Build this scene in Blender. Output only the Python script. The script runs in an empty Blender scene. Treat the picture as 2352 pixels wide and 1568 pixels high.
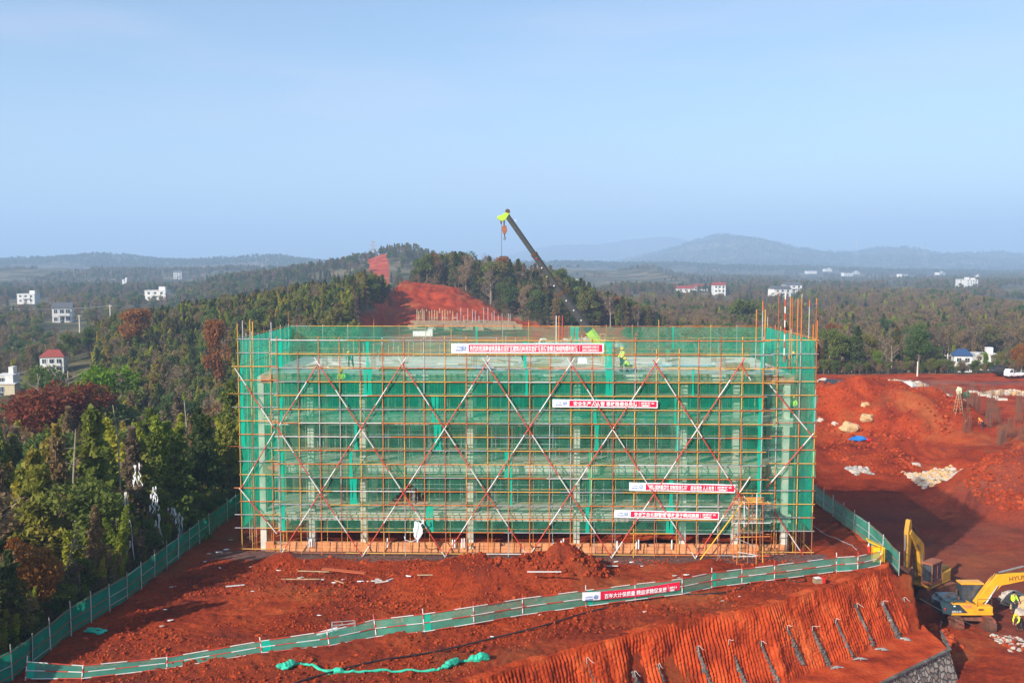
import bpy, bmesh, math, random
import numpy as np
from math import radians as rad, sin, cos, pi, atan2, hypot
from mathutils import Vector, Matrix
random.seed(7); RNG = np.random.default_rng(7)
scn = bpy.context.scene
COL = scn.collection
# ------------------------------------------------------------------ camera, sky, sun, exposure
H = 21.3; PITCH = rad(4.53); FD = 2275.0        # camera height (m), pitch, focal length for a 2352 px wide frame
cam_d = bpy.data.cameras.new('camera'); cam = bpy.data.objects.new('camera', cam_d); COL.objects.link(cam)
cam_d.sensor_width = 36.0; cam_d.lens = 36.0*FD/2352; cam_d.clip_start = 0.5; cam_d.clip_end = 30000
cam.location = (0, 0, H); cam.rotation_euler = (pi/2-PITCH, 0, 0)
scn.camera = cam
SUN_ELEV = rad(27); SUN_TRAVEL = rad(48)         # direction the light travels, from +X towards +Y
w = bpy.data.worlds.new('World'); scn.world = w; w.use_nodes = True
nt = w.node_tree; nt.nodes.clear()
out = nt.nodes.new('ShaderNodeOutputWorld'); bg = nt.nodes.new('ShaderNodeBackground'); sky = nt.nodes.new('ShaderNodeTexSky')
sky.sky_type = 'NISHITA'; sky.sun_disc = False; sky.sun_elevation = SUN_ELEV
sv = Vector((-cos(SUN_TRAVEL), -sin(SUN_TRAVEL)))   # towards the sun
sky.sun_rotation = atan2(sv.x, sv.y)
sky.air_density = 1.0; sky.dust_density = 0.6; sky.ozone_density = 2.5; sky.altitude = 100
bg.inputs[1].default_value = 0.088
# thin high cirrus: faint paler streaks in the sky itself
tc = nt.nodes.new('ShaderNodeTexCoord'); mp = nt.nodes.new('ShaderNodeMapping'); nz = nt.nodes.new('ShaderNodeTexNoise')
mp.inputs['Scale'].default_value = (1.2, 1.2, 7.0); nz.inputs['Scale'].default_value = 2.6; nz.inputs['Detail'].default_value = 5
mr = nt.nodes.new('ShaderNodeMapRange'); mr.inputs[1].default_value = .45; mr.inputs[2].default_value = .72; mr.inputs[3].default_value = 0; mr.inputs[4].default_value = .30
mx = nt.nodes.new('ShaderNodeMixRGB'); mx.inputs[2].default_value = (5.4, 5.0, 5.7, 1)
nt.links.new(tc.outputs['Generated'], mp.inputs[0]); nt.links.new(mp.outputs[0], nz.inputs[0]); nt.links.new(nz.outputs[0], mr.inputs[0])
nt.links.new(mr.outputs[0], mx.inputs[0]); nt.links.new(sky.outputs[0], mx.inputs[1]); nt.links.new(mx.outputs[0], bg.inputs[0]); nt.links.new(bg.outputs[0], out.inputs[0])
sd = bpy.data.lights.new('sun', 'SUN'); sun = bpy.data.objects.new('sun', sd); COL.objects.link(sun)
sd.energy = 5.0; sd.angle = rad(0.5); sd.color = (1.0, 0.93, 0.83)
Ld = Vector((cos(SUN_TRAVEL)*cos(SUN_ELEV), sin(SUN_TRAVEL)*cos(SUN_ELEV), -sin(SUN_ELEV)))
sun.rotation_euler = Ld.to_track_quat('-Z', 'Y').to_euler()
scn.view_settings.view_transform = 'Standard'; scn.view_settings.look = 'None'; scn.view_settings.gamma = 1
scn.view_settings.exposure = 0.92
scn.cycles.transparent_max_bounces = 24
scn.cycles.max_bounces = 6; scn.cycles.volume_bounces = 1
scn.cycles.use_denoising = True

# ------------------------------------------------------------------ helpers
cp, sp = cos(PITCH), sin(PITCH)
def _ray(dx, dy):
    a = (dx-1176)/FD; b = (dy-784)/FD; k = cp-b*sp
    return a/k, (-sp-b*cp)/k
def ap(dx, dy, Y):
    a, s = _ray(dx, dy); return Vector((a*Y, Y, H+s*Y))
def gp(dx, dy, z=0.0):
    a, s = _ray(dx, dy); Y = (z-H)/s; return Vector((a*Y, Y, z))
def pxm(Y): return Y/FD                          # metres per pixel at distance Y

def tag(o, label=None, cat=None, group=None, kind=None):
    if label: o['label'] = label
    if cat: o['category'] = cat
    if group: o['group'] = group
    if kind: o['kind'] = kind
    return o
def empty(name, loc=(0,0,0), rz=0.0, label=None, cat=None, group=None):
    o = bpy.data.objects.new(name, None); COL.objects.link(o); o.location = loc; o.rotation_euler = (0,0,rz); o.empty_display_size = .3
    return tag(o, label, cat, group)
def link_mesh(name, me, parent=None):
    o = bpy.data.objects.new(name, me); COL.objects.link(o)
    if parent: o.parent = parent
    return o
def copy_tree(o, parent=None):
    c = o.copy(); COL.objects.link(c)
    if parent: c.parent = parent
    for ch in list(o.children): copy_tree(ch, c)
    return c

class MB:
    def __init__(s): s.v = []; s.f = []; s.m = []
    def add(s, vs, fs, m=0):
        n = len(s.v); s.v += [tuple(v) for v in vs]; s.f += [tuple(i+n for i in f) for f in fs]; s.m += [m]*len(fs); return s
    def box(s, x0, x1, y0, y1, z0, z1, m=0, M=None):
        vs = [Vector(p) for p in ((x0,y0,z0),(x1,y0,z0),(x1,y1,z0),(x0,y1,z0),(x0,y0,z1),(x1,y0,z1),(x1,y1,z1),(x0,y1,z1))]
        if M is not None: vs = [M@v for v in vs]
        return s.add(vs, [(0,3,2,1),(4,5,6,7),(0,1,5,4),(1,2,6,5),(2,3,7,6),(3,0,4,7)], m)
    def bar(s, p, q, r, m=0, n=6, r2=None, cap=True):
        p = Vector(p); q = Vector(q); d = q-p
        if d.length < 1e-6: return s
        r2 = r if r2 is None else r2
        d.normalize(); a = d.orthogonal().normalized(); b = d.cross(a)
        vs = [p+(a*cos(2*pi*i/n)+b*sin(2*pi*i/n))*r for i in range(n)]+[q+(a*cos(2*pi*i/n)+b*sin(2*pi*i/n))*r2 for i in range(n)]
        fs = [(i, (i+1)%n, n+(i+1)%n, n+i) for i in range(n)]
        if cap: fs += [tuple(range(n-1,-1,-1)), tuple(range(n, 2*n))]
        return s.add(vs, fs, m)
    def tube(s, pts, rs, m=0, n=6):
        pts = [Vector(p) for p in pts]
        if not hasattr(rs, '__len__'): rs = [rs]*len(pts)
        vs = []; prev = None
        for i, p in enumerate(pts):
            d = (pts[min(i+1,len(pts)-1)]-pts[max(i-1,0)]).normalized()
            a = d.orthogonal().normalized() if prev is None else (prev-d*prev.dot(d)).normalized()
            prev = a; b = d.cross(a)
            vs += [p+(a*cos(2*pi*k/n)+b*sin(2*pi*k/n))*rs[i] for k in range(n)]
        fs = []
        for i in range(len(pts)-1):
            fs += [(i*n+k, i*n+(k+1)%n, (i+1)*n+(k+1)%n, (i+1)*n+k) for k in range(n)]
        fs += [tuple(range(n-1,-1,-1)), tuple(range((len(pts)-1)*n, len(pts)*n))]
        return s.add(vs, fs, m)
    def prism(s, prof, y0, y1, m=0, M=None):
        """profile in x-z extruded along y"""
        n = len(prof); vs = [Vector((x, y0, z)) for x, z in prof]+[Vector((x, y1, z)) for x, z in prof]
        if M is not None: vs = [M@v for v in vs]
        fs = [(i, (i+1)%n, n+(i+1)%n, n+i) for i in range(n)]+[tuple(range(n-1,-1,-1)), tuple(range(n, 2*n))]
        return s.add(vs, fs, m)
    def sphere(s, c, r, m=0, seg=10, rings=6, sc=(1,1,1)):
        c = Vector(c); vs = []; fs = []
        for j in range(rings+1):
            t = pi*j/rings
            for i in range(seg):
                a = 2*pi*i/seg; vs.append(c+Vector((sin(t)*cos(a)*sc[0], sin(t)*sin(a)*sc[1], cos(t)*sc[2]))*r)
        for j in range(rings):
            for i in range(seg): fs.append((j*seg+i, (j+1)*seg+i, (j+1)*seg+(i+1)%seg, j*seg+(i+1)%seg))
        return s.add(vs, fs, m)
    def grid(s, P, m=0):
        """P: array (nu, nv, 3)"""
        nu, nv = len(P), len(P[0]); vs = [tuple(P[i][j]) for i in range(nu) for j in range(nv)]
        return s.add(vs, [(i*nv+j, (i+1)*nv+j, (i+1)*nv+j+1, i*nv+j+1) for i in range(nu-1) for j in range(nv-1)], m)
    def build(s, name, mats, parent=None, smooth=False, bevel=0):
        me = bpy.data.meshes.new(name); me.from_pydata(s.v, [], s.f)
        mats = mats if isinstance(mats, (list, tuple)) else [mats]
        for mm in mats: me.materials.append(mm)
        if len(mats) > 1: me.polygons.foreach_set('material_index', s.m)
        if smooth: me.polygons.foreach_set('use_smooth', [True]*len(s.f))
        me.update()
        o = link_mesh(name, me, parent)
        if bevel:
            b = o.modifiers.new('bevel', 'BEVEL'); b.width = bevel; b.segments = 2; b.limit_method = 'ANGLE'
        return o
def np_mesh(name, V, Fq, mats, matidx=None, smooth=False):
    me = bpy.data.meshes.new(name); n = len(V); k = Fq.shape[1]; m = len(Fq)
    me.vertices.add(n); me.vertices.foreach_set('co', np.asarray(V, np.float32).ravel())
    me.loops.add(m*k); me.loops.foreach_set('vertex_index', Fq.astype(np.int32).ravel())
    me.polygons.add(m); me.polygons.foreach_set('loop_start', np.arange(0, m*k, k, dtype=np.int32))
    for mm in mats: me.materials.append(mm)
    if matidx is not None: me.polygons.foreach_set('material_index', np.asarray(matidx, np.int32))
    me.polygons.foreach_set('use_smooth', np.full(m, smooth))
    me.update(calc_edges=True); me.validate()
    return me

# value noise (numpy)
_perm = RNG.random((256, 256))
def vnoise(x, y, s=1.0, seed=0):
    x = np.asarray(x)/s+seed*17.3; y = np.asarray(y)/s+seed*31.7
    xi = np.floor(x).astype(int); yi = np.floor(y).astype(int); fx = x-xi; fy = y-yi
    fx = fx*fx*(3-2*fx); fy = fy*fy*(3-2*fy)
    g = lambda a, b: _perm[a & 255, b & 255]
    return ((g(xi,yi)*(1-fx)+g(xi+1,yi)*fx)*(1-fy)+(g(xi,yi+1)*(1-fx)+g(xi+1,yi+1)*fx)*fy)*2-1
def fbm(x, y, s, o=4, seed=0):
    r = 0; a = 1.0
    for i in range(o): r = r+a*vnoise(x, y, s/2**i, seed+i); a *= .5
    return r

# ------------------------------------------------------------------ materials
MATS = {}
def nmat(name):
    m = bpy.data.materials.new(name); m.use_nodes = True; t = m.node_tree
    return m, t, t.nodes['Principled BSDF'], t.nodes['Material Output']
def mat(name, col, rough=.7, metal=0, var=.12, scale=3.0, bump=0.0, bscale=20, spec=.3, dirt=None, dirt_amt=.4, dirt_scale=1.5):
    if name in MATS: return MATS[name]
    m, t, b, o = nmat(name); N = t.nodes; L = t.links
    tcn = N.new('ShaderNodeTexCoord'); n1 = N.new('ShaderNodeTexNoise'); n1.inputs['Scale'].default_value = scale; n1.inputs['Detail'].default_value = 6
    L.new(tcn.outputs['Object'], n1.inputs[0])
    r = N.new('ShaderNodeMapRange'); r.inputs[1].default_value = .3; r.inputs[2].default_value = .7; r.inputs[3].default_value = 1-var; r.inputs[4].default_value = 1+var
    L.new(n1.outputs[0], r.inputs[0])
    v = N.new('ShaderNodeVectorMath'); v.operation = 'SCALE'; v.inputs[0].default_value = col[:3]; L.new(r.outputs[0], v.inputs['Scale'])
    last = v.outputs[0]
    if dirt:
        n2 = N.new('ShaderNodeTexNoise'); n2.inputs['Scale'].default_value = dirt_scale; n2.inputs['Detail'].default_value = 8; L.new(tcn.outputs['Object'], n2.inputs[0])
        r2 = N.new('ShaderNodeMapRange'); r2.inputs[1].default_value = .45; r2.inputs[2].default_value = .7; r2.inputs[4].default_value = dirt_amt; L.new(n2.outputs[0], r2.inputs[0])
        mx_ = N.new('ShaderNodeMixRGB'); L.new(r2.outputs[0], mx_.inputs[0]); L.new(last, mx_.inputs[1]); mx_.inputs[2].default_value = (*dirt, 1); last = mx_.outputs[0]
    L.new(last, b.inputs['Base Color']); b.inputs['Roughness'].default_value = rough; b.inputs['Metallic'].default_value = metal
    b.inputs['Specular IOR Level'].default_value = spec
    if bump:
        n3 = N.new('ShaderNodeTexNoise'); n3.inputs['Scale'].default_value = bscale; n3.inputs['Detail'].default_value = 5; L.new(tcn.outputs['Object'], n3.inputs[0])
        bp = N.new('ShaderNodeBump'); bp.inputs['Strength'].default_value = bump; bp.inputs['Distance'].default_value = .05; L.new(n3.outputs[0], bp.inputs['Height']); L.new(bp.outputs[0], b.inputs['Normal'])
    MATS[name] = m; return m
SOIL = (0.36, 0.062, 0.022); SOIL2 = (0.22, 0.036, 0.014)
M_or = mat('pole_orange', (.58,.17,.04), .5, dirt=(.25,.08,.03)); M_ye = mat('pole_yellow', (.62,.34,.07), .5, dirt=(.35,.12,.05))
M_gr = mat('pole_grey', (.42,.42,.42), .45, .3, dirt=(.3,.12,.06)); M_rd = mat('pole_red', (.50,.055,.03), .5); M_wh = mat('pole_white', (.62,.59,.56), .5, dirt=(.5,.25,.15), dirt_amt=.3)
M_rb = mat('pole_rust', (.30,.10,.05), .7)
M_cl = mat('clamp_dark', (.10,.05,.03), .7)
M_conc = mat('concrete', (.60,.56,.47), .9, var=.15, scale=1.2, bump=.3, dirt=(.3,.16,.09), dirt_amt=.35, dirt_scale=.6)
M_concd = mat('concrete_dusty', (.42,.24,.13), .9, var=.2, scale=1.5, bump=.3, dirt=(.36,.12,.05), dirt_amt=.5)
M_wood = mat('timber', (.42,.30,.17), .85, var=.3, scale=4, dirt=(.2,.12,.07))
M_ply = mat('formwork_ply', (.28,.20,.12), .8, var=.3, scale=2)
M_white = mat('white_render', (.62,.61,.58), .85, var=.06, scale=.8, dirt=(.4,.36,.3), dirt_amt=.3)
M_glass = mat('window_glass', (.05,.06,.07), .15, spec=.6, var=.3)
M_rtile = mat('red_tile', (.28,.055,.04), .8, var=.25, scale=6); M_gtile = mat('grey_tile', (.10,.10,.105), .8, var=.2, scale=5); M_btile = mat('blue_tile', (.03,.07,.16), .6, var=.2, scale=5)
M_rock = mat('pale_rock', (.46,.41,.35), .95, var=.3, scale=1.5, bump=.5, bscale=6, dirt=(.42,.2,.1), dirt_amt=.5)
M_rockg = mat('grey_rock', (.28,.27,.26), .95, var=.35, scale=1.0, bump=.5, bscale=6)
M_rocky = mat('buff_rock', (.52,.36,.18), .95, var=.3, scale=1.5, bump=.5, bscale=6, dirt=(.4,.14,.05), dirt_amt=.6)
M_bark = mat('bark', (.12,.085,.06), .95, var=.4, scale=3); M_barkp = mat('pale_bark', (.32,.26,.20), .9, var=.3, scale=3)
M_text = mat('lettering_white', (.85,.85,.85), .6, var=.02)
M_textb = mat('lettering_blue', (.12,.22,.5), .6, var=.02)
M_banr = mat('banner_red', (.66,.008,.05), .6, var=.08, scale=1.5)
M_banw = mat('banner_white', (.80,.80,.82), .6, var=.04, scale=1.5)
M_black = mat('black_rubber', (.02,.02,.022), .6, var=.2)
M_pipe = mat('black_plastic_pipe', (.03,.033,.037), .35, var=.2, spec=.5)
M_plas = mat('white_plastic', (.72,.72,.72), .5, var=.1); M_blue = mat('blue_tarp', (.02,.17,.52), .5, var=.3, scale=1)
M_yp = mat('yellow_paint', (.80,.36,.015), .35, var=.06, spec=.5, dirt=(.35,.10,.03), dirt_amt=.25, dirt_scale=1.0)
M_yo = mat('old_yellow_paint', (.52,.27,.03), .6, var=.12, dirt=(.14,.06,.03), dirt_amt=.6, dirt_scale=1.2)
M_dk = mat('dark_blue_paint', (.022,.045,.06), .35, var=.1, spec=.5, dirt=(.25,.1,.05), dirt_amt=.15)
M_trk = mat('track_steel', (.13,.055,.035), .8, var=.3, bump=.4, dirt=(.34,.07,.03), dirt_amt=.7)
M_steel = mat('steel', (.32,.31,.30), .35, .6); M_chrome = mat('hydraulic_rod', (.6,.6,.6), .2, .9)
M_lime = mat('lime_paint', (.40,.60,.05), .4, var=.05); M_boom = mat('crane_boom_grey', (.055,.055,.055), .5, var=.15)
M_skin = mat('skin', (.42,.24,.16), .6); M_navy = mat('dark_cloth', (.03,.035,.05), .9); M_hv = mat('hi_vis_cloth', (.55,.85,.05), .8); M_redc = mat('red_cloth', (.60,.02,.02), .8)
M_helm = mat('yellow_helmet', (.85,.50,.02), .35); M_hair = mat('hair', (.02,.015,.01), .7); M_orc = mat('orange_cloth', (.8,.16,.02), .8); M_teal = mat('teal_cloth', (.05,.25,.22), .9)
M_rebar = mat('rebar_rust', (.16,.075,.045), .85, var=.3)
M_cut = mat('machine_yellow', (.75,.45,.01), .5)

def ground_mat():
    m, t, b, o = nmat('ground'); N = t.nodes; L = t.links
    geo = N.new('ShaderNodeNewGeometry'); at = N.new('ShaderNodeAttribute'); at.attribute_name = 'soil'
    def noise(sc, det=6, ro=.6):
        n = N.new('ShaderNodeTexNoise'); n.inputs['Scale'].default_value = sc; n.inputs['Detail'].default_value = det; n.inputs['Roughness'].default_value = ro; L.new(geo.outputs['Position'], n.inputs[0]); return n
    def ramp(src, pts):
        r = N.new('ShaderNodeValToRGB'); e = r.color_ramp.elements
        while len(e) < len(pts): e.new(.5)
        for i, (p, c) in enumerate(pts): e[i].position = p; e[i].color = (*c, 1)
        L.new(src, r.inputs[0]); return r
    s1 = ramp(noise(.22, 8).outputs[0], [(.3, (.19,.022,.007)), (.48, (.42,.050,.011)), (.62, (.52,.072,.016)), (.8, (.56,.12,.034))])
    s2 = ramp(noise(3.5, 8, .7).outputs[0], [(.35, (.45,.45,.45)), (.6, (1.15,1.15,1.15))])
    mu = N.new('ShaderNodeMixRGB'); mu.blend_type = 'MULTIPLY'; mu.inputs[0].default_value = .8; L.new(s1.outputs[0], mu.inputs[1]); L.new(s2.outputs[0], mu.inputs[2])
    # ochre subsoil patches and darker damp ones
    oc = ramp(noise(.09, 9, .65).outputs[0], [(.52, (0,0,0)), (.68, (.8,.8,.8))]); mo = N.new('ShaderNodeMixRGB'); L.new(oc.outputs[0], mo.inputs[0]); L.new(mu.outputs[0], mo.inputs[1]); mo.inputs[2].default_value = (.50,.15,.045,1)
    dk_ = ramp(noise(.35, 9, .7).outputs[0], [(.50, (0,0,0)), (.66, (.55,.55,.55))]); mu = N.new('ShaderNodeMixRGB'); L.new(dk_.outputs[0], mu.inputs[0]); L.new(mo.outputs[0], mu.inputs[1]); mu.inputs[2].default_value = (.16,.028,.014,1)
    f1 = ramp(noise(.03, 8).outputs[0], [(.3, (.045,.05,.022)), (.5, (.085,.08,.035)), (.62, (.22,.17,.10)), (.8, (.10,.11,.045))])
    mix = N.new('ShaderNodeMixRGB'); L.new(at.outputs['Fac'], mix.inputs[0]); L.new(f1.outputs[0], mix.inputs[1]); L.new(mu.outputs[0], mix.inputs[2])
    ag = N.new('ShaderNodeAttribute'); ag.attribute_name = 'gravel'
    g1 = ramp(noise(2.5, 6, .8).outputs[0], [(.35, (.05,.045,.045)), (.6, (.22,.19,.17))])
    mg = N.new('ShaderNodeMixRGB'); L.new(ag.outputs['Fac'], mg.inputs[0]); L.new(mix.outputs[0], mg.inputs[1]); L.new(g1.outputs[0], mg.inputs[2])
    aw = N.new('ShaderNodeAttribute'); aw.attribute_name = 'maroon'
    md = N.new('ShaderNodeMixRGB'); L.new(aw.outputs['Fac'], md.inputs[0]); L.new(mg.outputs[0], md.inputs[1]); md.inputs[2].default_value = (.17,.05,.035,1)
    L.new(md.outputs[0], b.inputs['Base Color']); b.inputs['Roughness'].default_value = .95; b.inputs['Specular IOR Level'].default_value = .1
    bn = noise(3.0, 12, .85); bp = N.new('ShaderNodeBump'); bp.inputs['Strength'].default_value = .9; bp.inputs['Distance'].default_value = .35; L.new(bn.outputs[0], bp.inputs['Height']); L.new(bp.outputs[0], b.inputs['Normal'])
    return m
M_ground = ground_mat()

def soil_mat(name, sc=.5, cols=None, bumpd=.12, bs=5):
    m, t, b, o = nmat(name); N = t.nodes; L = t.links
    geo = N.new('ShaderNodeNewGeometry'); n = N.new('ShaderNodeTexNoise'); n.inputs['Scale'].default_value = sc; n.inputs['Detail'].default_value = 8; L.new(geo.outputs['Position'], n.inputs[0])
    r = N.new('ShaderNodeValToRGB'); e = r.color_ramp.elements; cols = cols or [(.3,(.19,.022,.007)),(.5,(.43,.054,.012)),(.75,(.58,.11,.028))]
    while len(e) < len(cols): e.new(.5)
    for i, (p, c) in enumerate(cols): e[i].position = p; e[i].color = (*c, 1)
    L.new(n.outputs[0], r.inputs[0]); L.new(r.outputs[0], b.inputs['Base Color']); b.inputs['Roughness'].default_value = .95; b.inputs['Specular IOR Level'].default_value = .1
    n2 = N.new('ShaderNodeTexNoise'); n2.inputs['Scale'].default_value = bs; n2.inputs['Detail'].default_value = 8; L.new(geo.outputs['Position'], n2.inputs[0])
    bp = N.new('ShaderNodeBump'); bp.inputs['Strength'].default_value = .9; bp.inputs['Distance'].default_value = bumpd; L.new(n2.outputs[0], bp.inputs['Height']); L.new(bp.outputs[0], b.inputs['Normal'])
    return m
M_bank = soil_mat('bank_soil', .6); M_clod = soil_mat('clod_soil', .8, [(.3,(.15,.020,.007)),(.5,(.33,.046,.012)),(.75,(.45,.088,.026))])
M_grout = soil_mat('grout', 1.5, [(.3,(.06,.055,.05)),(.6,(.16,.14,.125)),(.8,(.3,.26,.22))], .05, 8)

def masonry_mat():
    m, t, b, o = nmat('rubble_masonry'); N = t.nodes; L = t.links
    geo = N.new('ShaderNodeNewGeometry'); nz_ = N.new('ShaderNodeTexNoise'); nz_.inputs['Scale'].default_value = 3; L.new(geo.outputs['Position'], nz_.inputs[0])
    mxv = N.new('ShaderNodeMixRGB'); mxv.inputs[0].default_value = .12; L.new(geo.outputs['Position'], mxv.inputs[1]); L.new(nz_.outputs[1], mxv.inputs[2])
    v1 = N.new('ShaderNodeTexVoronoi'); v1.feature = 'DISTANCE_TO_EDGE'; v1.inputs['Scale'].default_value = 2.9; v2 = N.new('ShaderNodeTexVoronoi'); v2.inputs['Scale'].default_value = 2.9
    L.new(mxv.outputs[0], v1.inputs['Vector']); L.new(mxv.outputs[0], v2.inputs['Vector'])
    bw = N.new('ShaderNodeSeparateColor'); L.new(v2.outputs['Color'], bw.inputs[0]); r = N.new('ShaderNodeValToRGB'); e = r.color_ramp.elements; e.new(.5); e[0].color = (.20,.15,.12,1); e[1].color = (.34,.26,.20,1); e[2].color = (.42,.36,.30,1); e[0].position=0; e[1].position=.5; e[2].position=1
    L.new(bw.outputs[0], r.inputs[0]); mr_ = N.new('ShaderNodeMapRange'); mr_.inputs[1].default_value = .02; mr_.inputs[2].default_value = .12; L.new(v1.outputs['Distance'], mr_.inputs[0])
    mx_ = N.new('ShaderNodeMixRGB'); L.new(mr_.outputs[0], mx_.inputs[0]); mx_.inputs[1].default_value = (.09,.08,.075,1); L.new(r.outputs[0], mx_.inputs[2]); L.new(mx_.outputs[0], b.inputs['Base Color']); b.inputs['Roughness'].default_value = .9
    bp = N.new('ShaderNodeBump'); bp.inputs['Strength'].default_value = 1; bp.inputs['Distance'].default_value = .12; L.new(mr_.outputs[0], bp.inputs['Height']); L.new(bp.outputs[0], b.inputs['Normal']); return m
M_mas = masonry_mat()
def net_mat(name, col, alpha, fold=0.0, sc=1.2):
    """woven debris netting: finer than a pixel, so its holes are an even transparency"""
    m, t, b, o = nmat(name); N = t.nodes; L = t.links; N.remove(b)
    geo = N.new('ShaderNodeNewGeometry'); n = N.new('ShaderNodeTexNoise'); n.inputs['Scale'].default_value = sc; n.inputs['Detail'].default_value = 5; L.new(geo.outputs['Position'], n.inputs[0])
    r = N.new('ShaderNodeMapRange'); r.inputs[1].default_value = .3; r.inputs[2].default_value = .7; r.inputs[3].default_value = alpha-.10; r.inputs[4].default_value = alpha+.10; L.new(n.outputs[0], r.inputs[0])
    d = N.new('ShaderNodeBsdfDiffuse'); d.inputs[0].default_value = (*col, 1); tr = N.new('ShaderNodeBsdfTranslucent'); tr.inputs[0].default_value = (*col, 1)
    a = N.new('ShaderNodeMixShader'); a.inputs[0].default_value = .45; L.new(d.outputs[0], a.inputs[1]); L.new(tr.outputs[0], a.inputs[2])
    tp = N.new('ShaderNodeBsdfTransparent'); x = N.new('ShaderNodeMixShader'); L.new(r.outputs[0], x.inputs[0]); L.new(tp.outputs[0], x.inputs[1]); L.new(a.outputs[0], x.inputs[2]); L.new(x.outputs[0], o.inputs[0])
    return m
M_net = [net_mat('safety_net_thin', (.09,.50,.31), .27), net_mat('safety_net', (.035,.46,.28), .36), net_mat('safety_net_thick', (.010,.43,.26), .50), net_mat('safety_net_side', (.006,.56,.37), .66)]
M_netd = net_mat('safety_net_double', (.01,.60,.41), .85); M_netf = net_mat('fence_net', (.10,.52,.37), .60)

def leaf_mat(name, cols, sc=.35):
    m, t, b, o = nmat(name); N = t.nodes; L = t.links
    oi = N.new('ShaderNodeObjectInfo'); geo = N.new('ShaderNodeNewGeometry'); n = N.new('ShaderNodeTexNoise'); n.inputs['Scale'].default_value = sc; n.inputs['Detail'].default_value = 4; L.new(geo.outputs['Position'], n.inputs[0])
    ma = N.new('ShaderNodeMath'); ma.operation = 'MULTIPLY_ADD'; L.new(n.outputs[0], ma.inputs[0]); ma.inputs[1].default_value = .9
    mb = N.new('ShaderNodeMath'); mb.operation = 'MULTIPLY_ADD'; L.new(oi.outputs['Random'], mb.inputs[0]); mb.inputs[1].default_value = .75; mb.inputs[2].default_value = -.32; L.new(mb.outputs[0], ma.inputs[2])
    r = N.new('ShaderNodeValToRGB'); e = r.color_ramp.elements
    while len(e) < len(cols): e.new(.5)
    for i, c in enumerate(cols): e[i].position = i/(len(cols)-1); e[i].color = (*c, 1)
    L.new(ma.outputs[0], r.inputs[0])
    L.new(r.outputs[0], b.inputs['Base Color']); b.inputs['Roughness'].default_value = .7; b.inputs['Specular IOR Level'].default_value = .15
    tr = N.new('ShaderNodeBsdfTranslucent'); L.new(r.outputs[0], tr.inputs[0]); x = N.new('ShaderNodeMixShader'); x.inputs[0].default_value = .48
    L.new(b.outputs[0], x.inputs[1]); L.new(tr.outputs[0], x.inputs[2]); L.new(x.outputs[0], o.inputs[0]); return m
M_lf = dict(
    conifer=leaf_mat('fir_foliage', [(.045,.080,.028),(.075,.105,.027),(.12,.13,.03),(.19,.12,.03)]),
    feather=leaf_mat('bamboo_foliage', [(.17,.22,.022),(.28,.33,.035),(.42,.40,.04),(.45,.30,.05)]),
    cedar=leaf_mat('cedar_foliage', [(.11,.15,.027),(.18,.21,.035),(.29,.27,.042),(.36,.21,.05)]),
    broad=leaf_mat('broadleaf_foliage', [(.06,.11,.03),(.11,.165,.035),(.18,.205,.04),(.24,.18,.05)]),
    brown=leaf_mat('autumn_brown_foliage', [(.17,.12,.075),(.24,.175,.11),(.30,.19,.085),(.26,.21,.10)]),
    orange=leaf_mat('autumn_orange_foliage', [(.22,.08,.02),(.34,.13,.03),(.28,.15,.03)]),
    red=leaf_mat('autumn_red_foliage', [(.20,.04,.022),(.28,.06,.03),(.20,.075,.035)]),
    lime=leaf_mat('bright_green_foliage', [(.10,.20,.012),(.17,.26,.018),(.12,.17,.018)]))
# ------------------------------------------------------------------ terrain
def sstep(a, b, t):
    t = np.clip((np.asarray(t, float)-a)/(b-a), 0, 1); return t*t*(3-2*t)
edge_px = [(700,1700),(900,1625),(1073,1567),(1283,1497),(1513,1437),(1746,1392),(1919,1343),(2000,1314),(2044,1301)]
EDGE = [gp(x, y) for x, y in edge_px]
EX = np.array([p.x for p in EDGE]); EY = np.array([p.y for p in EDGE])
CORNER = EDGE[-1]
sl0 = (EY[1]-EY[0])/(EX[1]-EX[0])
def yedge(x):
    x = np.asarray(x, float); y = np.interp(x, EX, EY)
    y = np.where(x < EX[0], EY[0]+(x-EX[0])*sl0, y); return np.where(x > EX[-1], EY[-1]+(x-EX[-1])*.55, y)
ZT = -4.3
W0 = gp(2027, 1568, ZT); W1 = gp(2180, 1492, ZT)
wsl = (W1.y-W0.y)/(W1.x-W0.x)
def ywall(x): return W1.y+(np.asarray(x, float)-W1.x)*wsl
def xside(Y): return np.interp(Y, [60, CORNER.y, 90, 110, 150, 230, 300], [CORNER.x, CORNER.x, 27.6, 29, 34, 40, 40])
LFX = [gp(29,1565), gp(117,1498), gp(164,1457), gp(293,1378), gp(410,1284), gp(542,1181)]
def xleft(Y): return np.interp(Y, [30]+[p.y for p in LFX]+[110, 150, 230, 300], [LFX[0].x-2]+[p.x for p in LFX]+[-22, -26, -34, -36])
def zright(x, Y):
    z = np.interp(Y, [0, 88, 150, 205, 235, 700, 1600, 9000], [-6.2, -6.2, -1.6, -1.6, -4.5, -5, -9, -10])
    return z
def zleft(x, Y): return np.interp(Y, [0, 60, 120, 200, 300, 600, 1600, 9000], [-3, -5, -9, -12.5, -9, -6, -9, -10])
def ridge(D, pts, treeh):
    P = [ap(a, b, D) for a, b in pts]
    return np.array([p.x for p in P]), np.array([p.z-treeh for p in P])
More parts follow.
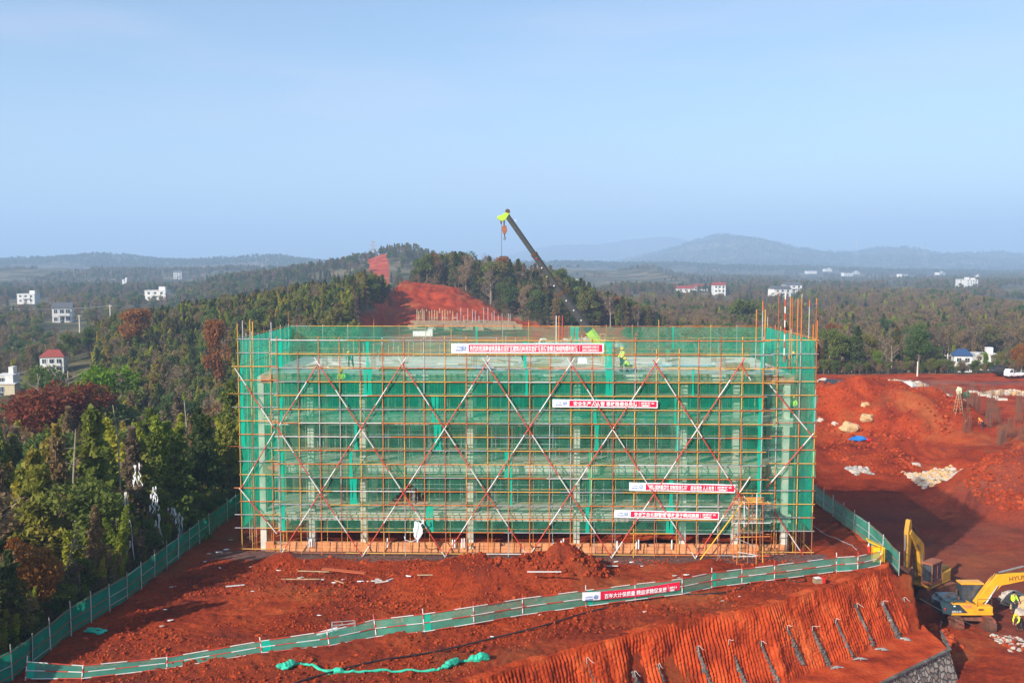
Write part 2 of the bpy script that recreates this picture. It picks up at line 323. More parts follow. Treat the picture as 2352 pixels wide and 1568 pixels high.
RIDGES = [  # D, front width, back width, crest
    (300, 80, 70, ridge(300, [(180,790),(250,735),(330,712),(450,690),(600,668),(700,650),(800,632),(850,622),(880,650),(905,712),(935,800)], 8)),
    (352, 32, 90, ridge(352, [(880,760),(925,690),(950,630),(975,612),(1100,608),(1160,612),(1230,622),(1290,634),(1370,676),(1450,712),(1560,745)], 10)),
    (338, 36, 30, ridge(338, [(855,790),(890,720),(915,662),(930,650),(990,656),(1050,668),(1130,700),(1240,748),(1300,790)], 0)),
    (820, 150, 150, ridge(820, [(500,640),(650,622),(760,602),(850,584),(864,580),(885,570),(920,566),(970,573),(1000,590),(1100,610),(1200,640)], 7)),
    (1500, 260, 300, ridge(1500, [(-200,622),(0,616),(100,610),(300,614),(420,616),(560,610),(650,614),(900,615),(1200,622),(1290,614),(1420,618),(1490,607),(1560,628),(1700,634),(1900,640),(2352,650),(2600,650)], 6)),
    (2600, 400, 500, ridge(2600, [(-300,600),(0,603),(60,597),(130,595),(240,589),(330,601),(420,603),(560,597),(650,593),(720,602),(1000,606),(1300,606),(2700,640)], 0)),
    (4600, 700, 900, ridge(4600, [(1200,614),(1380,612),(1440,601),(1500,585),(1560,566),(1640,544),(1665,539),(1700,545),(1780,566),(1870,582),(1960,580),(2000,577),(2040,570),(2065,568),(2100,582),(2150,591),(2250,590),(2352,588),(2600,592)], 0)),
    (8000, 1000, 1000, ridge(8000, [(400,600),(560,590),(700,596),(900,590),(1100,598),(1170,585),(1230,570),(1290,561),(1370,563),(1460,550),(1530,545),(1600,560),(1800,580),(2352,592)], 0))]
def ycut(x):   # trees grow behind this line on the cut hill
    xs = [ap(a, 700, 330).x for a in (900, 930, 1050, 1130, 1240, 1300)]
    return np.interp(x, xs, [300, 348, 340, 325, 300, 285])
SITE_B = 300.0
MOUNDS = [ # cx, cy, height, rx, ry
    (53.5, 148, 5.0, 11, 8), (61, 142, 3.3, 7.5, 6), (50, 142, 1.3, 7, 6), (45,152,1.8,8,7),
    (58.0, 106, 5.0, 6.6, 6.0), (53.0, 109, 2.2, 4.5, 4), (62.5, 103, 4.4, 6, 6.5), (64, 122, 2.0, 6, 6), (57,119,2.2,4,3.5)]
def zt(x, Y, detail=True):
    x = np.asarray(x, float); Y = np.asarray(Y, float)
    zr = zright(x, Y)
    # platform and its gentle continuation behind
    zp = np.interp(Y, [0, 120, 250, 300], [0, 0, 1.8, 2.2])
    d1 = (yedge(x)-Y)*.87; xs_ = xside(Y); d2 = x-xs_; d = np.maximum(d1, d2)
    w2 = np.interp(Y, [60, 75, 90, 120, 200], [2.6, 3.2, 4.5, 9, 14])
    z = np.where(d <= 0, zp, 0.0)
    terr = (d1 > 0) & (Y > ywall(x)+.05) & (x < W1.x+.5+ (Y-W1.y)*.0) & (x < CORNER.x+2)
    zslope = -.55+ZT*np.clip(d1/1.9, 0, 1)
    zslope = np.maximum(zslope, ZT-.35)
    dd = np.where((d1 > 0) & (d2 > 0), np.hypot(d1*1.6, d2), d2)
    zside = np.minimum(zp+(zr-zp)*sstep(0, 1, dd/w2), zp)
    zs2 = np.where((Y < 78) & (d2 > 0), zside-.45*np.clip(d2*3, 0, 1)*(1-sstep(2.2, 3.0, d2)), zside)
    zo = np.where(d2 > 0, zs2, zr)
    zo = np.where((d2 <= 0) | (terr), np.where(terr, zslope, zr), zo)
    z = np.where(d > 0, zo, z)
    # left: down into the wooded valley
    xl = xleft(Y); dl = xl-1.2-x
    z = np.where(dl > 0, z*(1-sstep(0, 12, dl))+zleft(x, Y)*sstep(0, 12, dl), z)
    # back of the site
    far = sstep(SITE_B-10, SITE_B+60, Y)
    z = z*(1-far)+np.where(x < -30, zleft(x, Y), np.where(x > 60, zright(x, Y), -5.0))*far
    for D, sf, sb, (rx, rz) in RIDGES:
        rh = np.interp(x, rx, rz, left=-30, right=-30)
        pr = np.where(Y < D, np.exp(-((Y-D)/sf)**2), np.exp(-((Y-D)/sb)**2))
        if D < 400: rh = np.where(x < (EX[-1] if D > 340 else 1e9), rh, rh)
        z = z+np.maximum(0, rh-z)*pr
    for cx, cy, h, rx, ry in MOUNDS:
        q = ((x-cx)/rx)**2+((Y-cy)/ry)**2
        m = np.maximum(0, 1-np.sqrt(q)*.62)*h*(1+.18*vnoise(x, Y, 2.5, 5)); z = z+m*sstep(-.5, .3, 2.2-q)
    if detail:
        near = 1-sstep(150, 320, Y)
        flat = np.exp(-np.maximum(0, np.abs(x-.5)-22)**2/4)*np.exp(-np.maximum(0, np.abs(Y-78.5)-8.7)**2/1.0)
        a = near*(1-.9*flat)
        z = z+a*(.12*fbm(x, Y, 3.5, 3, 1)+.06*fbm(x, Y, .9, 2, 9)+.075*np.maximum(-.2, vnoise(x, Y, .42, 19))*(1-sstep(75, 110, Y))+.05*vnoise(x, Y, .22, 29)*(1-sstep(75, 100, Y)))
        # loose spoil heaps in front of the building
        for cx, cy, h, r in ((2.6,66.6,1.15,1.9),(-4.2,65.4,.75,1.9),(-6.6,65.0,.55,1.7),(-2.6,66.0,.6,1.6),(-1.4,63.6,.65,1.6),(1.0,64.3,.75,1.8),(3.6,65.2,.95,1.5),(5.0,66.3,.7,1.3),(.6,65.6,.75,1.8),(-1.4,65.0,.6,1.8),(-3.6,64.6,.45,1.5),(4.3,66.2,.6,1.6),(-6,67.6,.35,1.8),(-16.5,70,.5,1.2),(-13.2,68.8,.3,1.5),(10.4,67.6,.35,1.3),(14,68.5,.35,1),(18.5,68.4,.4,.8)):
            q = np.hypot(x-cx, (Y-cy)*1.1)/r; z = z+h*np.exp(-q*q)*(1+.2*vnoise(x, Y, .7, 3))
        cl = np.exp(-((x-1)/6)**2)*np.exp(-((Y-65.3)/2.2)**2)
        z = z+cl*.10*np.maximum(0, fbm(x, Y, .35, 2, 12))
        # excavator tooth rakes across the foreground
        fg = sstep(0, 2, Y-ylow(x)) if False else 1
        rk = np.exp(-((Y-(54+.42*x))/3.0)**2)*(x > -12)*(x < 12)
        z = z+rk*.05*np.clip(.5+vnoise(x, Y, 2.2, 44), 0, 1.3)*np.sin((x*1.0-(Y)*.25+.5*vnoise(x, Y, 1.6, 41))*2*pi/.5)
        # track ruts on the right hand road
        rr = sstep(36, 40, x)*(1-sstep(60, 66, x))*sstep(112, 118, Y)*(1-sstep(140, 146, Y))
        ph = np.hypot(x-66, Y-126)
        z = z+rr*.14*np.sin(ph*2*pi/1.9)*np.exp(-((ph-15)/6.5)**2)
        cutw = sstep(288, 296, Y)*(1-sstep(340, 350, Y))*sstep(-46, -40, x)*(1-sstep(8, 16, x)); z = z+cutw*(1.3*fbm(x, Y, 9, 4, 31)+.9*np.abs(vnoise(x+Y*.3, Y, 2.2, 33)))
        for o1 in (0, 1.9): z = z-.09*np.exp(-((Y-(61.2+o1*1.1+.33*x+.012*x*x))/.22)**2)*(x > -26)*(x < 9)*near
        big = sstep(SITE_B, 900, Y)
        z = z+big*3.0*fbm(x, Y, 160, 4, 4)+sstep(2000, 4000, Y)*(12*fbm(x, Y, 500, 4, 6)+26*(.35-np.abs(fbm(x+Y*.4, Y, 420, 4, 36))))
    return z
def ztp(x, Y, detail=True): return float(zt(np.array([x]), np.array([Y]), detail)[0])
def soilmask(x, Y):
    n = vnoise(x, Y, 9, 2)*3
    m = sstep(0, 2.0, x-(xleft(Y)-2.2)) * (1-sstep(-2, 2, Y-(206+n)))
    back = sstep(-2, 2, x-(xleft(Y)+.5))*(1-sstep(-6, 6, x-50-n*2))*(1-sstep(-3, 3, Y-300))
    cut = sstep(-2, 2, x+40+n*.5)*(1-sstep(-2, 3, Y-ycut(x)))*(x < 14)*(Y > 200)
    dxp = 1176+FD*x/np.maximum(Y, 1)
    scar = sstep(0, 6, 26-np.abs(dxp-(872+(Y-700)*-.05)))*sstep(560, 600, Y)*(1-sstep(800, 815, Y))
    return np.clip(np.maximum.reduce([m, back, cut, scar]), 0, 1)
def gravelmask(x, Y):
    n = vnoise(x, Y, 1.2, 8)*.4
    a = np.exp(-((x-(CORNER.x+2.6+(Y-70)*.03))/.9)**2)*(Y > 78)*(Y < 130)*.9
    apron = sstep(-.35, .1, 22.3-np.abs(x-.5))*sstep(0, .5, Y-(69.1+n-.022*x))*(1-sstep(0, .4, Y-(71.5-.022*x)))*.8
    road = np.exp(-((Y-(192-.12*(x-60)))/3)**2)*(x > 70)*.5
    return np.clip(np.maximum.reduce([a, apron, road]), 0, 1)
def maroonmask(x, Y):
    a = sstep(0, 5, x-33)*(1-sstep(0, 8, Y-(104+.0*x)))*.75  # dark maroon tint over the low ground at the right
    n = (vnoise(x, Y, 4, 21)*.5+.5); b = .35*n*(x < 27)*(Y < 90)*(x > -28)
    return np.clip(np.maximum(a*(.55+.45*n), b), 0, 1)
def build_terrain():
    ang = np.unique(np.concatenate([np.radians(np.arange(-62, -31, .6)), np.radians(np.arange(-31, 31, .105)), np.radians(np.arange(31, 62.1, .6))]))
    rows = [34.0]
    while rows[-1] < 11500:
        r = rows[-1]; st = .5 if r < 47 else (.11 if r < 72 else (.2 if r < 112 else (.45 if r < 160 else r*.0075))); rows.append(r+st)
    Yv = np.array(rows); A, YY = np.meshgrid(np.tan(ang), Yv); XX = A*YY
    Z = zt(XX, YY); nv, nu = XX.shape
    V = np.stack([XX, YY, Z], -1).reshape(-1, 3)
    i = np.arange(nv-1)[:, None]*nu+np.arange(nu-1)[None]; F_ = np.stack([i, i+1, i+nu+1, i+nu], -1).reshape(-1, 4)
    me = np_mesh('ground', V, F_, [M_ground], smooth=True)
    for nm, fn in (('soil', soilmask), ('gravel', gravelmask), ('maroon', maroonmask)):
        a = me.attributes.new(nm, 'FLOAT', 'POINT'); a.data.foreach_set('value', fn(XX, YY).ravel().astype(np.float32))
    tag(link_mesh('ground', me), kind='structure')
build_terrain()
# ground behind and beside the camera, so that the sheet closes round the viewpoint
mb = MB(); P = []
for i in range(24):
    P.append([(x, y, -9.0-.02*abs(x)) for x in np.linspace(-1500, 1500, 30) for y in (0,)][0:0] or [(x, -1500+i*66.6, -9.0) for x in np.linspace(-1500, 1500, 30)])
mb.grid(P); me_o = mb.build('ground', mat('scrub_ground', (.09,.075,.035), .95, var=.5, scale=.05)); tag(me_o, kind='structure')

# raked cut bank along the platform edge, with its terrace
def bank():
    pts = [Vector((p.x, p.y)) for p in EDGE]
    side = [Vector((CORNER.x+.35, CORNER.y+.9)), Vector((CORNER.x+.3, CORNER.y+3)), Vector((27.6, 78)), Vector((27.5, 90))]
    pts += side
    # resample
    seg = [0]
    for a, b in zip(pts, pts[1:]): seg.append(seg[-1]+(b-a).length)
    L_ = seg[-1]; n = int(L_/.042); s = np.linspace(0, L_, n)
    px = np.interp(s, seg, [p.x for p in pts]); py = np.interp(s, seg, [p.y for p in pts])
    k = 33; ker = np.ones(k)/k
    sx = np.convolve(np.pad(px, k//2, 'edge'), ker, 'valid'); sy = np.convolve(np.pad(py, k//2, 'edge'), ker, 'valid')
    tx = np.gradient(sx); ty = np.gradient(sy); k2 = 41; ker2 = np.ones(k2)/k2
    tx = np.convolve(np.pad(tx, k2//2, 'edge'), ker2, 'valid'); ty = np.convolve(np.pad(ty, k2//2, 'edge'), ker2, 'valid')
    l = np.hypot(tx, ty); nx, ny = ty/l, -tx/l
    sc = seg[len(EDGE)-1]
    side_t = np.clip((s-sc+1)/4, 0, 1)
    wid = 1.9+side_t*1.2; zb = ZT+side_t*(-2.2)
    S_H = float(np.interp(6.8, sx[:int(n*.8)], s[:int(n*.8)]))
    prof = np.concatenate([np.linspace(-.55, 0, 6)[:-1], np.linspace(0, 1, 46)])
    P = np.zeros((n, len(prof)+1, 3)); gw = .25
    ph = s/gw+.25*vnoise(s, s*0, 2.5, 3)
    for j, t in enumerate(prof):
        if t < 0:
            o = t; zz = .03*np.ones(n)+(.5+t)*0; tt = 0
            g = np.zeros(n)
        else:
            o = wid*t; zz = zb*(t**.92); tt = t
            env = np.clip(t*12, 0, 1)*np.clip((1-t)*9, .25, 1)
            ph2 = ph+.10*vnoise(s, s*0+t*4, 1.3, 8)+t*.9
            g = env*(.15*(np.abs(np.sin(pi*ph2))**.8-.5)*np.clip(.65+.6*vnoise(s, s*0+t*3, 1.6, 11),.15,1.2)+.11*fbm(s, s*0+t*4.3, 1.2, 4, 5)+.035*vnoise(s, s*0+t*30, .2, 17)+.28*np.minimum(0, fbm(s, s*0+t*2, 4.0, 3, 15)+.25))
        g = g-.75*np.exp(-((s-S_H)/.75)**2)*np.sin(pi*np.clip((t-.06)/.94, 0, 1))*(1+.3*vnoise(s, s*0+t*6, .5, 23))-.4*np.exp(-((s-S_H-2.3)/.5)**2)*np.sin(pi*np.clip((t-.25)/.7, 0, 1))
        wob = .12*vnoise(s, s*0, 1.7, 13)+.05*vnoise(s, s*0, .4, 14)
        P[:, j, 0] = sx+nx*(o+g*.9+wob*(tt >= 0)); P[:, j, 1] = sy+ny*(o+g*.9+wob); P[:, j, 2] = zz+g*.35+(.05*fbm(s, s*0+o, .8, 3, 9) if t < 0 else 0)
    P[:, -1, 0] = P[:, -2, 0]+nx*.5; P[:, -1, 1] = P[:, -2, 1]+ny*.5; P[:, -1, 2] = zb-.35
    nv = P.shape[1]; i = np.arange(n-1)[:, None]*nv+np.arange(nv-1)[None]; F_ = np.stack([i, i+nv, i+nv+1, i+1], -1).reshape(-1, 4)
    me = np_mesh('cut_bank', P.reshape(-1, 3), F_, [M_bank], smooth=False)
    tag(link_mesh('cut_bank', me), kind='structure')
    return s, sx, sy, nx, ny, wid, zb, seg
BK = bank()
def bank_pt(sv_, t, off=.06):
    s, sx, sy, nx, ny, wid, zb, seg = BK; f = lambda a: float(np.interp(sv_, s, a))
    o = f(wid)*t+off; return Vector((f(sx)+f(nx)*o, f(sy)+f(ny)*o, f(zb)*t**.92+off*.4))
def bank_s_at(x):   # chainage where the edge has this x
    return float(np.interp(x, BK[1][:int(len(BK[0])*.85)], BK[0][:int(len(BK[0])*.85)]))
# terrace between the bank foot and the masonry wall
def terrace():
    xs = np.linspace(-6, W1.x, 150); P = []
    for x in xs:
        y0 = float(ywall(x))+.0; y1 = float(yedge(x))-1.2; row = []
        y1 = max(y1, y0+.3)
        if x > CORNER.x: y1 = CORNER.y-.2
        for j, t in enumerate(np.linspace(0, 1, 40)):
            y = y0+(y1-y0)*t; row.append((x, y, ZT+.06+(.05*float(fbm(np.array([x]), np.array([y]), 1.0, 3, 2)[0]) if t > .03 else 0)+.5*max(0, t-.75)))
        P.append(row)
    mb = MB(); mb.grid(P); o = mb.build('terrace', M_bank, smooth=True); tag(o, kind='structure')
terrace()
# dry stone retaining wall below the terrace
def stone_wall():
    root = empty('retaining_wall', (W1.x, W1.y, -6.3), label='mortared stone retaining wall holding up the red terrace in the lower right corner', cat='wall')
    M = M_rockg; core = MB(); st = MB(); d = Vector((W1.x-W0.x, W1.y-W0.y)).normalized(); n = Vector((d.y, -d.x))
    def quad_face(p0, dirv, nrm, L_, h0=-6.8, batter=.18):
        hgt = ZT-h0
        rows = int(hgt/.27)
        for r in range(rows+1):
            x = 0.0
            while x < L_:
                ww = random.uniform(.24, .5); hh = .27
                z = h0+r*hh+random.uniform(-.03, .03); 
                if z+hh*.5 > ZT: break
                off = (ZT-z)*batter/1.0
                c = p0+dirv*(x+ww/2)+nrm*(off+.02)
                st.sphere((c.x-root.location.x, c.y-root.location.y, z+hh/2-root.location.z), 1, m=random.choice((0,0,1)), seg=7, rings=4, sc=(ww*.5*abs(dirv.x)+.09, ww*.5*abs(dirv.y)+.09, hh*.5))
                x += ww
    p1 = Vector((W1.x, W1.y))
    sd_ = Vector((.25, .97)).normalized(); sn = Vector((sd_.y, -sd_.x))
    a = p1-d*26; b = p1; c = p1+sd_*3.4
    def P3(p, z, o): return (p.x+o.x-root.location.x, p.y+o.y-root.location.y, z-root.location.z)
    zb_, zt_ = -6.9, ZT
    core.add([P3(a, zt_, n*0), P3(b, zt_, n*0), P3(b, zb_, (n+sn)*.45), P3(a, zb_, n*.45)], [(0,1,2,3)])
    core.add([P3(b, zt_, n*0), P3(c, zt_, n*0), P3(c, zb_, sn*.45), P3(b, zb_, (n+sn)*.45)], [(0,1,2,3)])
    core.build('stone_face', M_mas, root)
    cpg = MB(); 
    cpg.add([P3(a, zt_+.09, n*.08), P3(b, zt_+.09, (n+sn)*.08), P3(c, zt_+.09, sn*.08), P3(c, zt_+.09, sn*-.06), P3(b, zt_+.09, (n+sn)*-.06), P3(a, zt_+.09, n*-.06)], [(0,1,4,5),(1,2,3,4)])
    cpg.add([P3(a, zt_+.09, n*.08), P3(b, zt_+.09, (n+sn)*.08), P3(c, zt_+.09, sn*.08), P3(a, zt_-.02, n*.08), P3(b, zt_-.02, (n+sn)*.08), P3(c, zt_-.02, sn*.08)], [(3,4,1,0),(4,5,2,1)])
    cpg.build('coping', M_grout, root)
stone_wall()
def hit(dx, dy, Y0, lo=.6, hi=1.7):
    Ys = Y0*np.linspace(lo, hi, 500); a, s = _ray(dx, dy); d = (H+s*Ys)-zt(a*Ys, Ys, False); k = np.where(d[:-1]*d[1:] <= 0)[0]
    if len(k) == 0: return Y0 if abs(d).min() > 3 else float(Ys[np.argmin(abs(d))])
    return float(Ys[k[np.argmin(abs(Ys[k]-Y0))]])
def hp(dx, dy, Y0): return ap(dx, dy, hit(dx, dy, Y0, .8, 1.25))
# grouted soil nails: dark grout runs with a wire tail, down the raked bank
nail_px = [(1345,1515),(1455,1545),(1507,1520),(1600,1490),(1670,1470),(1745,1475),(1805,1440),(1858,1430),(1915,1418),(1965,1390),(2022,1375),(2070,1372)]
for k, (dx, dy) in enumerate(nail_px):
    best = None
    for q in np.linspace(0, BK[0][-1], 700):
        for t in (.12,.2,.3,.4,.5,.6,.7):
            p = bank_pt(q, t, 0); r = (p.x/(p.y*cp-(p.z-H)*sp)*FD+1176, 784-(p.y*sp+(p.z-H)*cp)/(p.y*cp-(p.z-H)*sp)*FD)
            e = (r[0]-dx)**2+(r[1]-dy)**2
            if best is None or e < best[0]: best = (e, q, t)
    q, t0 = best[1], best[2]; t0 = min(t0, .5)
    top = bank_pt(q, t0, .05)
    root = empty('soil_nail', top, label='grey grout streak with a bent wire tail, number %s along the raked bank' % ('one two three four five six seven eight nine ten eleven twelve'.split()[k]), cat='soil nail', group='grouted soil nails down the bank')
    root['label'] = ['grout streak at the bottom edge of the bank, leftmost of all the streaks','blue-grey grout streak below the large dark hollow of the bank','grout streak in the orange hollow of the bank, third from the left','grout streak with a forked white wire, fourth from the left on the bank','long dark grout streak with a wire, fifth from the left on the bank','long dark grout streak nearest below the white trash patch','short grout streak below the small red crate','dark curved grout streak ending in a pale spill','grout streak with a pale foot, third from the bank corner','broad double grout streak, second from the bank corner','grout streak with a red-stained foot just left of the bank corner','rightmost grout streak on the very corner of the bank'][k]
    mb = MB(); n = 34; L_ = min(.99, t0+random.uniform(.55,.85)); wv = random.uniform(.10, .24)
    P = []
    for j in range(n):
        tt = t0+(L_-t0)*j/(n-1); lean = .55*(j/(n-1))*(1 if k != 9 else .8)
        ww = wv*(.25+1.25*(j/(n-1))**.7)*random.uniform(.55, 1.35)
        row = [bank_pt(q+lean+a*ww+random.uniform(-.05,.05), tt, -.03+.13*(1-a*a)+random.uniform(-.05,.05))-top for a in (-1,-.6,-.2,.2,.6,1)]
        P.append(row)
    mb.grid(P); mb.build('grout_run', M_grout, root)
    wb = MB(); o = bank_pt(q, t0, .16)-top; e1_ = random.uniform(.12,.42); e2_ = random.uniform(-.25,.1); wb.tube([o, o+Vector((.06,-.1,random.uniform(.02,.12))), o+Vector((e1_*.6,-.2,e2_*.5)), o+Vector((e1_,-.22,e2_))], .013, n=4); wb.tube([o, o+Vector((random.uniform(-.1,.1),-.1,-.28))], .012, n=4)
    wb.build('wire_tail', M_wh, root)
    if k in (4,7,8,9,10):
        fb = MB(); c = bank_pt(q+.7, 1, .3)-top; P = []
        for ia in range(19):
            a = 2*pi*ia/18; a = 0 if ia == 18 else a; R1 = .22+.13*sin(a*2+k)+.10*sin(a*5+k*2)+.05*sin(a*9); P.append([(c.x+cos(a)*R1*t*1.3, c.y-.15+sin(a)*R1*t, c.z+.09*(1-t*t)+.04*sin(a*4+t*9+k)*(t > 0)) for t in (0,.25,.5,.75,1.0)])
        fb.grid(P)
        fb.build('grout_spill', M_rockg, root, smooth=True)
# ------------------------------------------------------------------ building under construction
TH = rad(1.25); BO = Vector((.5, 70.6, 0))
def BL(u, v, z=0): return Vector((BO.x+u*cos(TH)+v*sin(TH), BO.y-u*sin(TH)+v*cos(TH), z))
def U_of(dx, v=0):      # chainage along the facade seen at frame column dx, on plane v
    a = (dx-1176)/FD*1.0; lo, hi = -30, 30
    for _ in range(40):
        mid = (lo+hi)/2; p = BL(mid, v, 8); r = p.x/(p.y*cp-(p.z-H)*sp)
        if r < a: lo = mid
        else: hi = mid
    return lo
R_U0, R_U1, R_W = -17.4, 17.4, .9
UL, UR, VB = -20.5, 21.4, 16.0
bl = empty('concrete_building', BO, -TH, 'unfinished concrete frame building of three storeys inside green netted scaffolding', 'building')
RZ = [1.8+.998*k for k in range(15)]; TOPZ = RZ[-1]
VF = 1.35
cols_u = [U_of(x, VF) for x in (603, 715, 834, 1080, 1325, 1570, 1689, 1804)]
for u in cols_u:
    for v in (VF, 6.5, 10.5, 14.6):
        mb = MB(); mb.box(u-.22, u+.22, v-.22, v+.22, -.4, 13.0); mb.build('column', M_conc, bl)
for zt0, nm in ((2.95, 'floor_slab'), (6.5, 'floor_slab'), (10.05, 'floor_slab'), (13.2, 'roof_slab')):
    mb = MB(); mb.box(-18.9, 19.9, 1.05, 15.0, zt0-.13, zt0)
    for v in (VF-.05, 6.5, 10.5, 14.6): mb.box(-18.9, 19.9, v-.14, v+.14, zt0-.62, zt0-.133)
    for u in cols_u: mb.box(u-.137, u+.137, 1.2, 14.9, zt0-.55, zt0-.136)
    mb.build(nm, M_conc, bl)
# formwork, props and a dark shade sheet inside, storey by storey
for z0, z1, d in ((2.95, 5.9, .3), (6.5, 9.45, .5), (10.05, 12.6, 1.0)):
    mb = MB()
    for i in range(int(150*d)+40):
        u = random.uniform(-18.5, 19.5); v = random.choice([2.6, 3.6, 4.7, 5.8]); mb.bar((u, v, z0), (u, v, z1), .03, m=random.choice((0,0,1)), n=4)
    for i in range(8): z = z0+random.uniform(.3, 2.6); v = random.choice([2.6, 3.6, 4.7]); a = random.uniform(-18, 0); mb.bar((a, v, z), (a+random.uniform(8, 18), v, z), .028, m=0, n=4)
    tag(mb.build('formwork_props', [M_gr, M_wood], bl), kind='stuff')
    wb = MB(); wb.box(-18.7, 19.7, 6.9, 7.0, z0, z1-.02); wb.build('shade_sheet', mat('interior_shade', (.10,.085,.06), .9, var=.5, scale=.6), bl)  # inner sheet coloured dark to stand for the shade in the openings
for zt0 in (6.5, 10.05, 13.2):
    u = -18.9; sh_ = MB()
    while u < 19.8:
        w_ = random.uniform(.9, 1.9); h0 = zt0-.62+random.uniform(-.06,.03)
        if random.random() < (.85 if zt0 > 13 else .3): mb = MB(); mb.box(u, min(19.9, u+w_-.03), 1.0, 1.035, h0, zt0+random.uniform(.0,.12)); mb.build('edge_board', M_ply, bl)
        u += w_
# brick plinth: long courses of orange hollow block between the columns
mb = MB(); u = -18.8
while u < 19.6:
    for r in range(3):
        if r == 0 or random.random() < .9: mb.box(u+.01*(r%2), u+.58, 1.0+.02*r, 1.3, .02+r*.235, .24+r*.235)
    u += .6
mb.build('plinth', mat('orange_block', (.62,.27,.12), .9, var=.25, scale=2, dirt=(.36,.09,.03), dirt_amt=.5), bl)
mb = MB(); mb.box(-18.8, 19.8, 1.32, 1.5, -.3, .62); mb.box(-18.8, 19.8, 8.4, 8.6, -.3, .5); mb.build('ground_beam', M_concd, bl)
# heaps of red spoil under the raised ground floor
mb = MB(); P = []
for u in np.linspace(-18.5, 19.5, 120):
    P.append([(u, v, .05+.55*max(0, float(fbm(np.array([u]), np.array([v]), 4, 3, 4)[0])+.4)+ (1.0*math.exp(-((u-11.5)/3)**2-((v-4.5)/2)**2)) + (.5*math.exp(-((u-7)/2)**2-((v-4)/2)**2))) for v in np.linspace(2.3, 14.5, 30)])
mb.grid(P); mb.build('underfloor_spoil', M_clod, bl, smooth=True)
# column starter bars and stub pipes on the roof
for u in cols_u:
    for v in (6.5, 10.5, 14.6):
        mb = MB()
        for a in (-.17, -.06, .06, .17):
            for b in (-.17, .17): mb.bar((u+a, v+b, 13.2), (u+a+random.uniform(-.03,.03), v+b, 13.2+random.uniform(.9, 1.5)), .014, n=4)
        mb.build('starter_bars', M_rebar, bl)
for u in (-9.7,-4.9,-4.2,2.5,3.1,7.2,8.6,11.2,-15.5):
    mb = MB()
    for j in range(random.choice((1,2,3))): mb.bar((u+.17*j, .85, .4), (u+.17*j, .85, 1.05+random.uniform(-.1,.15)), .05, n=8)
    mb.build('drain_stub', M_plas, bl)
# a low run of upstand formwork on the back half of the roof
mb = MB()
for u in np.arange(-15, -9, .42): mb.bar((u, 12.6, 13.2), (u+random.uniform(-.05,.05), 12.6, 14.3+random.uniform(-.4,.6)), .025, n=4)
for u in np.arange(-8.5, 7, .8): mb.bar((u, 12.9, 13.2), (u, 12.9, 14.6+random.uniform(-.5,.8)), .025, m=random.choice((0,1)), n=4)
for z in (13.9, 14.5): mb.bar((-9, 12.9, z), (8, 12.9, z), .022, n=4)
mb.build('upstand_props', [M_wood, M_gr], bl)

# ------------------------------------------------------------------ scaffold
sc = empty('scaffold', BO, -TH, 'tall pipe scaffold with green debris netting wrapped round the unfinished building', 'scaffold')
PM = [M_or, M_ye, M_gr, M_rb, M_wh, M_rd, M_cl]
def pole_run(mb, p, q, r=.036, seg=(3.0, 6.0), w_=(5,5,3,2,0,0)):
    p = Vector(p); q = Vector(q); L_ = (q-p).length; t = 0
    first = random.uniform(1, seg[1])
    while t < L_-1e-3:
        l = min(L_-t, first if t == 0 else random.choice((3.0, 4.5, 6.0)))
        mb.bar(p.lerp(q, t/L_), p.lerp(q, (t+l)/L_), r, m=random.choices(range(6), w_)[0], n=6)
        t += l
def clamp(mb, p, s_=.055): mb.box(p[0]-s_, p[0]+s_, p[1]-s_, p[1]+s_, p[2]-s_, p[2]+s_, m=6)
# front uprights: centre bays, then the two set-back wings
fu = [U_of(x) for x in (632,)]; fu = [R_U0+i*(R_U1-R_U0)/23+ (0 if i in (0,23) else random.uniform(-.06,.06)) for i in range(24)]
wings = [UL, UL+.95, UL+2.35, R_U1+1.25+.0, R_U1+2.85, UR]
ground_w = lambda u, v: ztp(*BL(u, v).xy)
def upright(u, v, top, name='upright', r=.037, z0=None, clamps=True, weights=(5,5,3,2,0,0)):
    mb = MB(); tilt = random.uniform(-.04, .04)
    z0 = ground_w(u, v)-.05 if z0 is None else z0
    pole_run(mb, (u, v, z0), (u+tilt, v, top), r, w_=weights)
    if clamps:
        for z in RZ:
            if z < top: clamp(mb, (u+tilt*z/15, v-.02, z))
    mb.box(u-.09, u+.09, v-.09, v+.09, z0-.03, z0+.07, m=6)
    return mb.build(name, PM, sc)
tops = {0: 15.95}
for i, u in enumerate(fu): upright(u, 0, TOPZ+random.choice((.15,.2,.3,-.6,-.75)) if i not in (0,23) else TOPZ+.3)
extra_tops = {wings[0]: 16.9, wings[1]: 17.2, wings[2]: TOPZ+.1, wings[3]: 19.2, wings[4]: 19.1, wings[5]: 17.2}
for u in wings: upright(u, R_W, extra_tops[u])
# tall standards left standing above the top rail at the two ends
for dx, ty in ((563,736),(586,738),(628,740),(1732,711),(1746,692),(1752,711),(1809,682),(1814,684),(1826,685),(1852,688),(1862,745),(1868,684)):
    v = 1.6 if dx < 1000 else (2.4 if dx < 1770 else 3.4)
    mb = MB(); u = U_of(dx, v); z1 = ap(dx, ty, BL(u, v).y).z; mb2 = MB()
    w_ = (2,2,3,0,0,0) if dx < 1770 else (6,1,1,1,0,0)
    pole_run(mb, (u, v, 9.5), (u, v, z1), .043, w_=w_); mb.build('tall_standard', PM, sc)
mb = MB(); u = U_of(1796, .9)
for j in range(10): mb.bar((u, .82, 14.2+j*.5), (u+.0, .82, 14.7+j*.5), .05, m=(5,4)[j%2])
mb.build('striped_standard', PM, sc)
